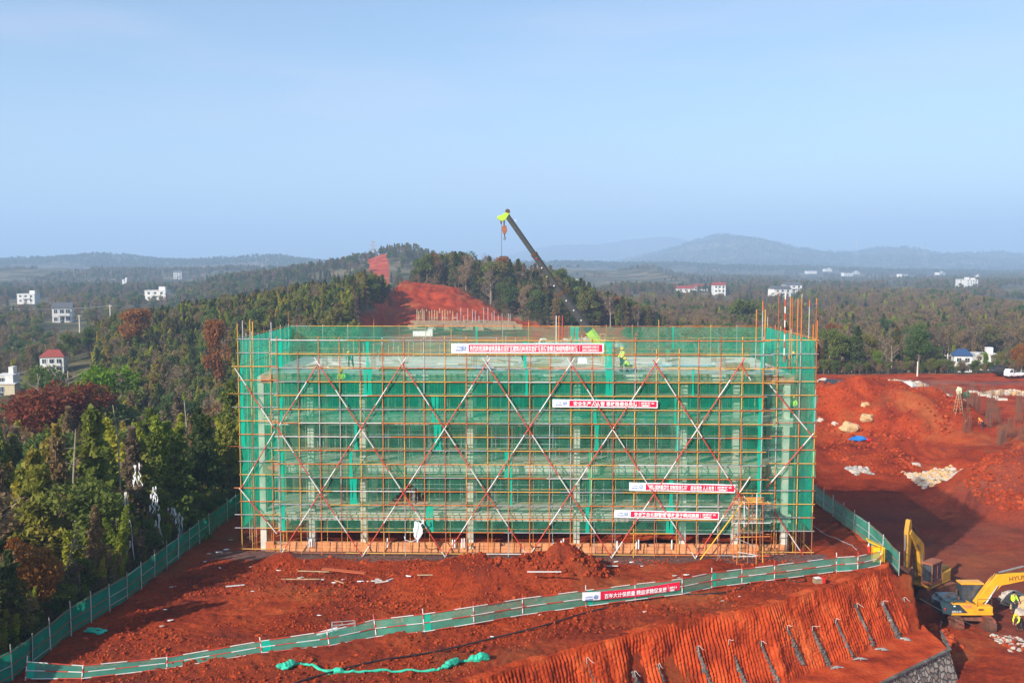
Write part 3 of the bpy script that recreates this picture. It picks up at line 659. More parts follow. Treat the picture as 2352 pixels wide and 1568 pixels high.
# side and back standards, one child each
for v in (2.9, 4.6, 6.3, 8.0, 9.7, 11.4, 13.1, 14.6):
    for u in (UL, UR): upright(u, v, TOPZ+random.choice((.1,.3)), clamps=False)
for i in range(19): upright(UL+.7+i*2.27, VB, TOPZ+.15+(.45 if i in (3,9,14) else 0), clamps=False, r=.03)
for u, v, h_ in ((UL,VB,17.1),(UR,VB,16.6)): upright(u, v, h_, clamps=False)
# the inner row right behind the net: one repeated line seen only through it
mb = MB()
for u in fu[::1]: pole_run(mb, (u+.25, .85, 0), (u+.25, .85, 13.2+random.uniform(-.2,.5)), .026)
for u in (-19.9, -18.6, 18.6, 20.2): pole_run(mb, (u, 1.5, 0), (u, 1.5, 15), .026)
for u in fu:
    for z in RZ[:-2]: mb.bar((u+.02, -.12, z-.06), (u+.2, .9, z-.06), .024, m=random.choice((0,1,2)), n=5)
tag(mb.build('inner_standards', PM, sc), kind='stuff')
# ledgers: each level of each face its own child
for k, z in enumerate(RZ+[.22]):
    mb = MB(); pole_run(mb, (R_U0-.25-random.uniform(0,.3), -.05, z), (R_U1+.3+random.uniform(0,.6), -.05, z), .035, w_=(4,5,4,1,1,0)); mb.build('ledger', PM, sc)
    mb = MB(); pole_run(mb, (UL-random.choice((.1,.1,.5)), R_W-.05, z), (R_U0+.1, R_W-.05, z), .035, w_=(3,5,4,1,0,0)); mb.build('ledger', PM, sc)
    mb = MB(); pole_run(mb, (R_U1+.1, R_W-.05, z), (UR+.15, R_W-.05, z), .035, w_=(3,5,4,1,0,0)); mb.build('ledger', PM, sc)
    if k % 2 == 0 or k >= 13:
        mb = MB()
        for u in (UL, UR): pole_run(mb, (u, R_W, z+.06), (u, VB, z+.06), .028)
        pole_run(mb, (UL, VB, z), (UR, VB, z), .028); mb.build('rear_ledger', PM, sc)
mb = MB()
for z in RZ[:-1]: pole_run(mb, (R_U0, .8, z+.03), (R_U1, .8, z+.03), .024, w_=(3,4,3,1,0,0))
tag(mb.build('inner_ledgers', PM, sc), kind='stuff')
mb = MB()
for u in (UL, UL): pole_run(mb, (UL-.75, R_W-.07, RZ[10]), (UL+.2, R_W-.07, RZ[10]), .03); pole_run(mb, (UL-.45, R_W-.07, RZ[9]), (UL+.2, R_W-.07, RZ[9]), .03); pole_run(mb, (UL-.7, R_W-.07, RZ[6]+.1), (UL+.2, R_W-.07, RZ[6]+.1), .03)
mb.build('projecting_tube', PM, sc)
# walkway boards between the rows
for z in (RZ[2], RZ[4], RZ[6], RZ[8], RZ[10], RZ[11]):
    mb = MB(); u = R_U0
    while u < R_U1:
        l = random.uniform(1.5, 3)
        for j in range(3):
            if random.random() < .75: mb.box(u, min(u+l, R_U1), .2+j*.2, .38+j*.2, z+.03, z+.07+.01*j)
        u += l
    mb.build('walkway_board', M_ply, sc)
# scissor braces painted red and white
bu = [U_of(x) for x in (640, 830, 1020, 1212, 1405, 1600)]
su = (bu[-1]-bu[0])/5; half = su/2
ZB, ZM1, ZM2, ZTp = .05, RZ[3]+.05, RZ[8]-.35, RZ[12]+.3
zs = [.02, 4.72, 9.42, 14.12]
def brace(p, q, phase=0.0, v=-.14):
    p = Vector((p[0], v, p[1])); q = Vector((q[0], v, q[1])); L_ = (q-p).length; t = -phase; k = 0; mb = MB()
    lens = (1.5, 2.0)
    while t < L_:
        l = lens[k % 2]; a = max(0, t); b = min(L_, t+l)
        if b > a: mb.bar(p.lerp(q, a/L_), p.lerp(q, b/L_), .043, m=(4, 5)[k % 2])
        t += l; k += 1
    return mb.build('scissor_brace', PM, sc)
def clip_line(u0, sgn):
    """from the foot (u0, z0) rising with the given sign across three cells, clipped at the face ends"""
    z = zs[0]; u = u0; u1 = u0+sgn*3*half; z1 = zs[3]
    f = lambda uu: zs[0]+(uu-u0)/(u1-u0)*(z1-zs[0])
    if sgn > 0 and u1 > R_U1: u1, z1 = R_U1, f(R_U1)
    if sgn < 0 and u1 < R_U0: u1, z1 = R_U0, f(R_U0)
    return (u0, z), (u1, z1)
for i in range(-2, 8):
    u = bu[0]+i*su
    for sgn in (1, -1):
        if (i < 0 and sgn < 0) or (i > 5 and sgn > 0): continue
        f = lambda uu: zs[0]+(uu-u)*sgn/(3*half)*(zs[3]-zs[0])
        ua, ub = (max(u, R_U0+.1), min(u+3*half, R_U1-.9)) if sgn > 0 else (min(u, R_U1-.9), max(u-3*half, R_U0+.1))
        if (ub-ua)*sgn < .5: continue
        brace((ua, f(ua)), (ub+(ub-ua)*.03, f(ub)+(f(ub)-f(ua))*.03), random.uniform(0, 1.5), v=-.13 if sgn > 0 else -.21)
# diagonals that start at the left edge part-way up and reach the first top node, and mirrored at the right
tu = [bu[0]+half+i*su for i in range(6)]
def f_at(u0, z0, sgn, u): return z0+sgn*(u-u0)/half*4.7
brace((tu[0], zs[3]), (bu[0], zs[2]), .4, v=-.13) if False else None

# wings' own braces
def wbrace(x0, y0, x1, y1, v=R_W-.14):
    ua, ub = U_of(x0, v), U_of(x1, v); brace((ua, ap(x0, y0, BL(ua, v).y).z), (ub, ap(x1, y1, BL(ub, v).y).z), random.uniform(0, 1), v=v)
wbrace(543, 845, 632, 985); wbrace(632, 990, 549, 1125); wbrace(547, 1120, 632, 1225)
wbrace(1762, 880, 1868, 1005); wbrace(1868, 995, 1762, 1120); wbrace(1765, 1150, 1860, 1288)
# bright yellow raker and the ladder tower at the right end of the front
mb = MB(); a = ap(1602, 1293, 69.8); b = ap(1705, 1155, 70.2); inv = lambda p: ((p.x-BO.x)*cos(TH)-(p.y-BO.y)*sin(TH), (p.x-BO.x)*sin(TH)+(p.y-BO.y)*cos(TH), p.z)
mb.bar(inv(a), inv(b), .04, m=1); mb.build('yellow_raker', [M_or, mat('bright_yellow_tube', (.85,.42,.02), .5)], sc)
def tower():
    mb = MB(); V0 = -1.6
    us = [U_of(x, V0) for x in (1697, 1722, 1742, 1757)]
    for i, u in enumerate(us):
        for v in ((V0, -.35)):
            pole_run(mb, (u, v, 0), (u+random.uniform(-.1,.1), v, random.uniform(4.6, 5.2)), .038, w_=(5,1,2,3,1,5))
    for z in (.6, 2.0, 3.0, 4.4, 4.55):
        pole_run(mb, (us[0]-.3, V0, z), (us[-1]+.5, V0, z+random.uniform(-.1,.1)), .033, w_=(3,2,1,1,4,3)); pole_run(mb, (us[0]-.1, -.35, z), (us[-1]+.3, -.35, z), .03)
        pole_run(mb, (us[0], V0-.1, z+.05), (us[1], 0, z+.15), .03, w_=(1,1,1,1,4,3))
    pole_run(mb, (us[0]-1.6, V0, .1), (us[2]-.1, V0, 3.7), .035, w_=(0,0,1,2,5,5))
    pole_run(mb, (us[0], V0, 1.9), (us[2], V0, 1.3), .03, w_=(0,1,1,0,5,1)); pole_run(mb, (us[0], V0, .95), (us[2]+.1, V0, .7), .03, w_=(0,1,1,0,5,1))
    for k in range(6): mb.box(us[1], us[3], V0+.1+k*.2, V0+.26+k*.2, 4.5, 4.54, m=1)
    mb.build('ladder_tower', PM, sc)
tower()
# foot props under the left wing
mb = MB()
for i in range(9): u = UL+.2+random.uniform(0, 2.8); v = R_W+random.uniform(.1, 3); mb.bar((u, v, -.2), (u, v, 1.8), .026, m=random.choice((0,1)))
for i in range(9): u = R_U1+1+random.uniform(0, 2.8); v = R_W+random.uniform(.1, 3); mb.bar((u, v, -.2), (u, v, 1.8), .026, m=random.choice((0,1,3)))
for i in range(6): a = random.uniform(0, 2.5); z = random.uniform(.3, 1.6); mb.bar((UL+a, R_W+.3, z), (UL+a+1.2, R_W+1.5, z+.1), .025, m=1)
mb.build('foot_props', PM, sc)
# nets: one child per sheet
def sheet(p0, du, dn, z0, z1, mi, name='safety_net', overlap=True, slack=.05, seed=0, hole=None):
    """p0 local (u, v); du = direction times width; dn = inward normal"""
    w_ = hypot(*du); nu, nz = max(16, int(w_*4)), 9; P = []
    for i in range(nu):
        a = i/(nu-1); row = []
        for j in range(nz):
            b = j/(nz-1)
            rip = slack*(sin(pi*b))*(.6+.9*vnoise(a*w_, b*2, .6, seed))+.02*vnoise(a*w_, b*2, .2, seed+3)
            sag = -.05*(1-abs(2*((a*w_/1.5) % 1)-1))*(b > .99)
            row.append((p0[0]+du[0]*a+dn[0]*rip, p0[1]+du[1]*a+dn[1]*rip, z0+(z1-z0)*b+sag))
        P.append(row)
    mb = MB()
    if hole:
        vs = [p for r in P for p in r]; fs = []
        for i in range(nu-1):
            for j in range(nz-1):
                a = (i+.5)/(nu-1); b = (j+.5)/(nz-1)
                if b < hole[1]*(1-abs(a-hole[0])/hole[2]): continue
                fs.append((i*nz+j, (i+1)*nz+j, (i+1)*nz+j+1, i*nz+j+1))
        mb.add(vs, fs)
    else: mb.grid(P)
    if overlap:
        ow = random.uniform(.18, .42); a0 = random.choice((.0, .95)); Q = []
        for i in range(5):
            row = []
            for j in range(9):
                b = j/8; pinch = 1-.45*sin(pi*b)*random.uniform(.6, 1); off = (i/4-.5)*ow*pinch
                row.append((p0[0]+du[0]*a0+du[0]/w_*(off+.2)-dn[0]*.03, p0[1]+du[1]*a0+du[1]/w_*(off+.2)-dn[1]*.03, z0+(z1-z0)*b))
            Q.append(row)
        mb.grid(Q, m=1)
    o = mb.build(name, [M_net[mi], M_netd], sc, smooth=True); return o
levels = [0, 2, 4, 6, 8, 10, 12, 14]
for li, (a, b) in enumerate(zip(levels, levels[1:])):
    z0, z1 = RZ[a]-.02, RZ[b]-.02
    npan = 6; offs = random.uniform(-.8, .8)
    for k in range(npan):
        u0 = R_U0+k*(R_U1-R_U0)/npan+(offs if k else 0); u1 = R_U0+(k+1)*(R_U1-R_U0)/npan+(offs if k < npan-1 else 0)
        mi = 0 if li == 6 else 0 if li < 2 else random.choice((0, 0, 1)) if li < 4 else random.choice((1, 2, 2))
        sheet((u0, .07), (u1-u0, 0), (0, 1), z0, z1, mi, seed=li*7+k, hole=(.72, .85, .27) if (li == 1 and k == 1) else None)
    sheet((UL, R_W+.07), (R_U0-UL, 0), (0, 1), z0, z1, 0 if li > 5 else 1, seed=li+50)
    sheet((R_U1+.05, R_W+.07), (UR-R_U1-.05, 0), (0, 1), z0, z1, 0 if li > 5 else 1, seed=li+60)
    sheet((UL+.05, R_W+.1), (0, VB-R_W), (1, 0), z0, z1, 3, seed=li+70, slack=.12)
    sheet((UR-.05, R_W+.1), (0, VB-R_W), (-1, 0), z0, z1, 3, seed=li+80, slack=.12)
    sheet((R_U1, 0), (0, R_W), (1, 0), z0, z1, 2, seed=li+90, overlap=False)
    sheet((R_U0, 0), (0, R_W), (1, 0), z0, z1, 1, seed=li+95, overlap=False)
    if li >= 5:
        for k in range(5):
            u0 = UL+k*(UR-UL)/5; sheet((u0, VB-.06), ((UR-UL)/5, 0), (0, -1), z0, z1, 1 if (k in (0,4)) else 0, seed=li*9+k)
    else: sheet((UL, VB-.06), (UR-UL, 0), (0, -1), z0, z1, 1, seed=li*9, overlap=False)

# ------------------------------------------------------------------ loose things on the roof deck
def b_world(u, v, z): return BL(u, v, z)
pg = 'timber planks left lying on the roof deck'
for i in range(46):
    l = random.uniform(1.2, 3.4); mb = MB(); mb.box(-l/2, l/2, -.1, .1, 0, .045)
    o = mb.build('timber_plank', random.choice((M_wood, M_ply, M_white)))
    u = random.uniform(-17.5, 18.5); v = random.uniform(2.6, 14.0)
    o.location = b_world(u, v, 13.22+.05*random.randint(0, 2)); o.rotation_euler = (0, random.uniform(-.02, .05), random.gauss(0, .5))
    tag(o, 'timber plank lying loose on the pale roof deck behind the green net', 'plank', pg)
for k, (u, v, l, w_, lab) in enumerate(((-6.5, 4.6, 9, 1.7, 'long pale blue plastic sheet spread over the roof deck left of the crane hook'), (12.5, 6.6, 5.2, 1.0, 'narrow pale blue sheet on the roof deck beside the step ladder'))):
    mb = MB(); P = [[(-l/2+l*i/30, -w_/2+w_*j/8, .05+.04*float(vnoise(i*.5, j*.7, 1, k))) for j in range(9)] for i in range(31)]; mb.grid(P)
    o = mb.build('plastic_sheet', mat('pale_blue_sheet', (.35,.55,.68), .5), smooth=True); o.location = b_world(u, v, 13.3); tag(o, lab, 'plastic sheet')
def step_ladder(loc, rz, lab, h=2.1):
    r = empty('step_ladder', loc, rz, lab, 'ladder')
    for s_ in (1, -1):
        mb = MB()
        for y in (-.28, .28): mb.bar((s_*.55, y, 0), (s_*.03, y*.7, h), .03, n=5)
        for j in range(6): t = (j+.6)/7; mb.bar((s_*(.55-.52*t), -.28+.08*t, h*t), (s_*(.55-.52*t), .28-.08*t, h*t), .022, n=5)
        mb.build('ladder_side', M_wood, r)
    mb = MB(); mb.box(-.12, .12, -.25, .25, h, h+.03); mb.build('top_plate', M_wood, r); return r
step_ladder(b_world(U_of(1398, 6), 6, 13.2), .3, 'timber step ladder standing on the roof deck toward its right end')
step_ladder(b_world(U_of(1383, 9), 9, 13.2), 1.3, 'slim step ladder standing behind the timber one on the roof deck', 2.4)
def stack(loc, lab, n=6, l=1.8, m=None):
    r = empty('board_stack', loc, random.uniform(-.2,.2), lab, 'board stack')
    for i in range(n):
        mb = MB(); mb.box(-l/2+random.uniform(-.1,.1), l/2, -.45, .45, i*.07, i*.07+.05); mb.build('board', m or M_ply, r)
stack(b_world(U_of(1690, 4), 4, 13.22), 'low stack of weathered boards at the right end of the roof deck', 8)
stack(b_world(U_of(1235, 6), 6, 13.22), 'small stack of formwork boards in the middle of the roof deck', 4)
stack(b_world(U_of(900, 3.4), 3.4, 13.22), 'small board stack near the front edge, toward the left of the roof deck', 4)
mb = MB(); mb.box(-.35,.35,-.25,.25,0,.42); mb.box(-.3,.3,-.27,.27,.42,.5); o = mb.build('crate', M_plas, bevel=.02); o.location = b_world(U_of(1337, 9), 9, 13.22); tag(o, 'small white box standing on the roof deck left of the ladders', 'box')
mb = MB(); mb.sphere((0,0,.25), .28, sc=(1.2,.8,1)); mb.sphere((.3,.05,.2), .2); o = mb.build('cement_sack', M_plas, smooth=True); o.location = b_world(U_of(1752, 3), 3, 13.22); tag(o, 'white sack slumped on the right end of the roof deck', 'sack')
# torn white sheet caught on the front of the scaffold
def rag(loc, lab):
    mb = MB(); P = []
    for i in range(12):
        t = i/11; w_ = .28*sin(pi*min(1, .12+t*.9))+.04; P.append([(-.15+.35*t*(1-t)+w_*(a-.5)*2+.05*random.uniform(-1,1), .08*sin(a*9+t*5), -1.55*t) for a in np.linspace(0, 1, 7)])
    mb.grid(P); mb.tube([(-.1,0,-1.3),(-.6,.02,-1.5),(-1.0,.02,-1.35),(-1.05,.02,-1.1)], .03, n=5); mb.tube([(.0,0,-1.2),(-.4,0,-.8),(-.9,.02,-.75)], .012, n=4); mb.tube([(.1,0,-.2),(.35,0,-.1),(.3,.02,.15)], .05, n=5)
    o = mb.build('torn_sheet', M_plas, smooth=True); o.location = loc; tag(o, lab, 'sheet')
rag(ap(962, 1197, 70.2), 'torn white plastic sheet hanging low on the front of the scaffold')

# ------------------------------------------------------------------ banners
FONT = None
def text_mesh(name, s_, size, m, parent, loc, rot=(pi/2,0,0), sx=1.0, maxw=None, bold=.012, extr=0.004, align='LEFT'):
    cu = bpy.data.curves.new(name, 'FONT'); cu.body = s_; cu.size = size; cu.offset = bold*size; cu.extrude = extr; cu.align_x = align; cu.resolution_u = 2
    o = bpy.data.objects.new(name, cu); COL.objects.link(o); bpy.context.view_layer.update()
    dg = bpy.context.evaluated_depsgraph_get(); me = bpy.data.meshes.new_from_object(o.evaluated_get(dg)); bpy.data.objects.remove(o)
    me.materials.clear(); me.materials.append(m); me.name = name
    n = len(me.vertices); V = np.zeros(n*3, np.float32); me.vertices.foreach_get('co', V); V = V.reshape(-1, 3)
    if n and maxw:
        w_ = V[:,0].max()-V[:,0].min(); V[:,0] = (V[:,0]-V[:,0].min())*(maxw/w_)
    V[:,0] *= sx; me.vertices.foreach_set('co', V.ravel()); me.update()
    q = link_mesh(name, me, parent); q.location = loc; q.rotation_euler = rot; return q
def logo(root, x, y0, z, s_, m=M_textb):
    mb = MB(); 
    for r0, a0, a1 in ((.5, 20, 250), (.34, 200, 430), (.17, 0, 300)):
        pts = [(x+s_*r0*cos(rad(a)), y0, z+s_*r0*sin(rad(a))) for a in range(a0, a1, 20)]
        mb.tube(pts, s_*.06, n=4)
    mb.build('emblem', m, root)
def banner(root_loc, rz, L_, h, main, side, lab, logo_w=.16, main_frac=(.18,.80), sub='CPTBC', wav=.03, rim=True, slope=0.0, two=True, wrinkle=0, sag=0):
    r = empty('banner', root_loc, rz, lab, 'banner', None)
    nx = 60
    def strip(x0, x1, z0, z1, y, m, name):
        P = [[(x, y-wav*sin(x*1.9)*.5-wrinkle*abs(sin(x*7))*.3, z0+(z1-z0)*j/3-sag*sin(pi*(x/L_))*1.0) for j in range(4)] for x in np.linspace(x0, x1, nx)]
        mb = MB(); mb.grid(P); return mb.build(name, m, r, smooth=True)
    strip(0, L_, 0, h, 0, M_banw, 'banner_cloth')
    e = h*.12 if rim else 0
    strip(L_*logo_w, L_-e*(1 if rim else 0), e, h-e, -.012-wav*.0, M_banr, 'red_field')
    yy = -.03-wav*.5
    a, b = main_frac
    text_mesh('slogan', main, h*.62, M_text, r, (L_*a, yy, h*.25-sag), maxw=L_*(b-a))
    for j, s_ in enumerate(side): text_mesh('side_line', s_, h*.26, M_text, r, (L_*(b+.03), yy, h*(.54 if j == 0 else .22)-sag), maxw=L_*(.97-b-.03)*(1 if j == 0 or len(side[1]) > 5 else .7))
    text_mesh('company_word', sub, h*.26, M_textb, r, (L_*.025, yy, h*.52-sag), maxw=L_*logo_w*.42, bold=.0)
    text_mesh('company_line', '建设集团', h*.2, M_textb, r, (L_*.025, yy, h*.24-sag), maxw=L_*logo_w*.42, bold=.0)
    logo(r, L_*logo_w*.74, yy, h*.5-sag, h*.5)
    mb = MB(); mb.box(L_*(b+.013), L_*(b+.015), yy-.003, yy, h*.2, h*.8); mb.build('divider', M_text, r)
    return r
def banner_at(x0, y0, x1, y1, h, main, side, lab, v=-.16, **kw):
    """(x0,y0) lower left and (x1,y1) lower right corners in the frame"""
    ua, ub = U_of(x0, v), U_of(x1, v); pa = ap(x0, y0, BL(ua, v).y); pb = ap(x1, y1, BL(ub, v).y)
    L_ = (pb-pa).xy.length; r = banner((pa.x, pa.y, pa.z), atan2(pb.y-pa.y, pb.x-pa.x), L_, h, main, side, lab, **kw)
    r.rotation_euler = (0, -atan2(pb.z-pa.z, L_), atan2(pb.y-pa.y, pb.x-pa.x)); return r
banner_at(1037, 811, 1386, 811, .70, '热烈庆祝湖南省桃源县白泥矿区建筑石料用灰岩矿项目宿舍楼主体结构顺利封顶', ('湖南省桃源县矿业有限公司', '湖南省工程建设有限公司'), 'longest red and white banner along the top front rail of the scaffold', logo_w=.113, main_frac=(.122,.83), wav=.0)
banner_at(1269, 934.5, 1510, 937, .56, '安全生产人人管 事故隐患处处防', ('湖南矿业', '宣'), 'red safety banner with one slogan, alone on the upper right half of the scaffold', logo_w=.16, main_frac=(.20,.81), wav=.05)
banner_at(1445, 1126, 1688, 1131, .60, '预防措施要周密 控制现场各环节 居安思危 人人有责', ('湖南矿业', '宣'), 'crumpled red banner with its white end folded over, upper of the two low banners', logo_w=.155, main_frac=(.19,.80), wav=.08, wrinkle=.1)
banner_at(1411, 1188, 1651, 1193, .56, '安全来自长期警惕 事故源于瞬间麻痹', ('湖南矿业', '宣'), 'flat red and white banner, lower of the two low banners on the scaffold', logo_w=.155, main_frac=(.19,.81), wav=.03)

# ------------------------------------------------------------------ workers
def person(loc, rz, lab, pose='stand', top=M_hv, legs=M_navy, helmet=M_helm, vest=None, s_=1.0):
    r = empty('person', loc, rz, lab, 'person')
    if pose == 'stand': J = dict(pel=(0,0,.93), ch=(0,.0,1.30), nk=(0,.0,1.48), hd=(0,.02,1.62), hipL=(.10,0,.9), knL=(.12,.05,.5), anL=(.13,.0,.09), hipR=(-.10,0,.9), knR=(-.13,.1,.5), anR=(-.15,.12,.09), shL=(.20,0,1.42), elL=(.28,.06,1.14), wrL=(.22,.26,.98), shR=(-.20,0,1.42), elR=(-.27,.10,1.16), wrR=(-.16,.32,1.05))
    elif pose == 'bend': J = dict(pel=(0,0,.88), ch=(0,.26,1.12), nk=(0,.42,1.20), hd=(0,.52,1.26), hipL=(.10,0,.86), knL=(.13,.12,.48), anL=(.14,0,.09), hipR=(-.10,0,.86), knR=(-.15,.0,.47), anR=(-.17,-.15,.09), shL=(.19,.36,1.16), elL=(.24,.42,.88), wrL=(.16,.52,.66), shR=(-.19,.36,1.16), elR=(-.25,.46,.9), wrR=(-.14,.58,.70))
    elif pose == 'squat': J = dict(pel=(0,-.05,.36), ch=(0,.14,.66), nk=(0,.24,.80), hd=(0,.32,.92), hipL=(.10,-.05,.35), knL=(.16,.34,.46), anL=(.15,.10,.09), hipR=(-.10,-.05,.35), knR=(-.16,.34,.46), anR=(-.15,.10,.09), shL=(.19,.2,.76), elL=(.24,.34,.56), wrL=(.12,.50,.44), shR=(-.19,.2,.76), elR=(-.24,.34,.56), wrR=(-.10,.50,.42))
    def skin(name, chains, m, parent, lvl=1):
        me = bpy.data.meshes.new(name); vs = []; es = []; rs = []; idx = {}
        for ch in chains:
            prev = None
            for p, rr in ch:
                key = tuple(round(c, 4) for c in p)
                if key not in idx: idx[key] = len(vs); vs.append(p); rs.append(rr)
                if prev is not None and prev != idx[key]: es.append((prev, idx[key]))
                prev = idx[key]
        me.from_pydata(vs, es, []); me.materials.append(m); o = link_mesh(name, me, parent)
        md = o.modifiers.new('skin', 'SKIN'); md.use_smooth_shade = True
        for i, sv_ in enumerate(me.skin_vertices[0].data): sv_.radius = rs[i]; sv_.use_root = (i == 0)
        sb = o.modifiers.new('sub', 'SUBSURF'); sb.levels = lvl; sb.render_levels = lvl; return o
    g = lambda k: J[k]
    mid = lambda a, b, t=.5: tuple(a[i]+(b[i]-a[i])*t for i in range(3))
    chains = [[(g('pel'), (.15,.11)), (mid(g('pel'), g('ch')), (.135,.10)), (g('ch'), (.17,.11)), (g('nk'), (.06,.06)), (g('hd'), (.095,.11)), ((g('hd')[0], g('hd')[1]+.01, g('hd')[2]+.08), (.075,.09))]]
    for s2 in 'LR':
        chains.append([(g('pel'), (.15,.11)), (g('hip'+s2), (.10,.10)), (g('kn'+s2), (.062,.062)), (g('an'+s2), (.042,.042)), ((g('an'+s2)[0], g('an'+s2)[1]+.16, .04), (.04,.03))])
        chains.append([(g('ch'), (.17,.11)), (g('sh'+s2), (.065,.065)), (g('el'+s2), (.045,.045)), (g('wr'+s2), (.030,.030))])
    body = skin('body', chains, M_skin, r)
    # hands: palm, four fingers and a thumb each
    mb = MB()
    for s2, sg in (('L', 1), ('R', -1)):
        a = Vector(g('wr'+s2)); d = (a-Vector(g('el'+s2))).normalized(); side_ = d.cross(Vector((0,0,1))).normalized(); up_ = side_.cross(d)
        mb.bar(a, a+d*.09, .03, n=8, r2=.036)
        for f, ln in enumerate((.075,.085,.08,.06)):
            b = a+d*.085+side_*(f-1.5)*.02; mb.tube([b, b+d*ln*.5-up_*.008, b+d*ln*.85-up_*.03], [.010,.009,.007], n=5)
        b = a+d*.03+side_*.03*sg; mb.tube([b, b+side_*.03*sg+d*.03, b+side_*.04*sg+d*.06-up_*.01], [.011,.010,.008], n=5)
    mb.build('hands', M_skin, body, smooth=True)
    mb = MB(); h_ = Vector(g('hd')); f = h_+Vector((0,.105,.0))
    mb.sphere(f+Vector((0,.005,-.005)), .016, sc=(.8,1,1.2)); mb.sphere(f+Vector((.035,-.008,.02)), .011, m=1); mb.sphere(f+Vector((-.035,-.008,.02)), .011, m=1); mb.sphere(f+Vector((0,-.006,-.045)), .02, m=2, sc=(1.2,.4,.35)); mb.sphere(h_+Vector((.098,0,0)), .025, sc=(.4,.8,1.2)); mb.sphere(h_+Vector((-.098,0,0)), .025, sc=(.4,.8,1.2))
    mb.build('face', [M_skin, M_hair, M_redc], body, smooth=True)
    tch = [[(mid(g('pel'), g('ch'), .05), (.165,.125)), (mid(g('pel'), g('ch')), (.155,.12)), (g('ch'), (.19,.13)), (mid(g('ch'), g('nk'), .6), (.10,.09))]]
    for s2 in 'LR': tch.append([(g('ch'), (.19,.13)), (g('sh'+s2), (.082,.082)), (g('el'+s2), (.062,.062)), (mid(g('el'+s2), g('wr'+s2), .85), (.045,.045))])
    skin('jacket', tch, top, r)
    lch = []
    for s2 in 'LR': lch.append([(g('pel'), (.168,.128)), (g('hip'+s2), (.115,.115)), (g('kn'+s2), (.08,.08)), (mid(g('kn'+s2), g('an'+s2), .9), (.062,.062))])
    skin('trousers', lch, legs, r)
    mb = MB()
    for s2 in 'LR': a = g('an'+s2); mb.sphere((a[0], a[1]+.06, .05), .075, sc=(.75,1.9,.75))
    mb.build('boots', M_hair, r, smooth=True)
    if helmet:
        mb = MB(); c = Vector(g('hd'))+Vector((0,.0,.055)); mb.sphere(c, .128, seg=14, rings=7, sc=(1,1.12,.8)); mb.bar(c+Vector((0,.03,-.03)), c+Vector((0,.03,-.015)), .155, n=14); mb.build('helmet', helmet, r, smooth=True)
    else:
        mb = MB(); mb.sphere(Vector(g('hd'))+Vector((0,-.015,.05)), .115, sc=(1,1.05,.85)); mb.build('hair', M_hair, r, smooth=True)
    if vest:
        mb = MB(); c0 = Vector(mid(g('pel'), g('ch'), .55)); 
        for z in (-.02, .12): mb.bar(c0+Vector((0,0,z)), c0+Vector((0,0,z+.04)), .185, n=12)
        mb.build('reflective_band', vest, r)
    if s_ != 1: r.scale = (s_,)*3
    return r
def on_deck(dx, v): return b_world(U_of(dx, v), v, 13.22)
person(on_deck(1203, 9.5), rad(100), 'person in a red top and yellow helmet bending above the longest banner', 'bend', M_redc)
person(on_deck(808, 4.4), rad(170), 'person in dark clothes and yellow helmet bending on the left of the roof deck', 'bend', M_teal)
person(on_deck(1428, 3.6), rad(120), 'person with a yellow helmet and green vest standing on the deck beside a crouching one', 'stand', M_hv, vest=M_plas)
person(on_deck(1444, 3.2), rad(80), 'person with an orange-yellow helmet crouching on the deck at the feet of another', 'squat', M_hv)
person(b_world(U_of(787, .65), .65, RZ[10]+.1), rad(180), 'person in a yellow-green vest standing inside the upper left scaffold bay', 'stand', M_hv)
person(b_world(U_of(1820, 1.6), 1.6, RZ[8]+.1), rad(160), 'person in a yellow-green vest standing in the right wing of the scaffold', 'stand', M_hv)
person(on_deck(1808, 5.0), rad(200), 'person in grey with a helmet at the far right corner of the deck', 'bend', M_teal)
# ------------------------------------------------------------------ fences
M_pw = [M_rd, M_wh]
def striped(mb, p, q, r=.028, l=(1.15, 1.3), ph=None):
    p = Vector(p); q = Vector(q); L_ = (q-p).length
    if L_ < .01: return
    t = -(ph if ph is not None else random.uniform(0, 2)); k = 0
    while t < L_:
        ll = l[k % 2]; a = max(0, t); b = min(L_, t+ll)
        if b > a: mb.bar(p.lerp(q, a/L_), p.lerp(q, b/L_), r, m=k % 2)
        t += ll; k += 1
def poly_sample(pts, step):
    out_ = [pts[0]]
    for a, b in zip(pts, pts[1:]):
        n = max(1, int((b-a).length/step)); out_ += [a.lerp(b, (i+1)/n) for i in range(n)]
    return out_
fb_px = [(58,1562),(188,1560),(384,1537),(602,1501),(757,1485),(865,1465),(975,1454),(1089,1435),(1201,1415),(1346,1395),(1459,1380),(1567,1367),(1635,1352),(1704,1343),(1779,1334),(1921,1315),(1970,1312),(2022,1300)]
ft_px = [None,None,None,None,None,None,1420,1391,1369,1345,1331,1314,1305,1297,1286,1279,1282,1268]
FB = []
for i, (x, y) in enumerate(fb_px):
    p = gp(x, y); p.z = ztp(p.x, p.y)-.02; p = ap(x, y, (p.z-H)/_ray(x, y)[1]); FB.append(p)
HT = 1.12
lean = [.8,.95,.97,.95,.85,.62,.3,.12,.08,.05,.04,.03,.03,.02,.02,.02,.0,.0]     # how far the left part has been pushed over backwards
fr = empty('barrier_fence', FB[8], 0, 'low site fence of red and white rails with green netting along the bank top', 'fence')
O_ = FB[8]
def lp(i, h):
    a = FB[i]; l = lean[i]; bk = Vector((-.35, 1, 0)).normalized(); return a-O_+Vector((0,0,1))*h*math.sqrt(max(0, 1-l*l))+bk*h*l
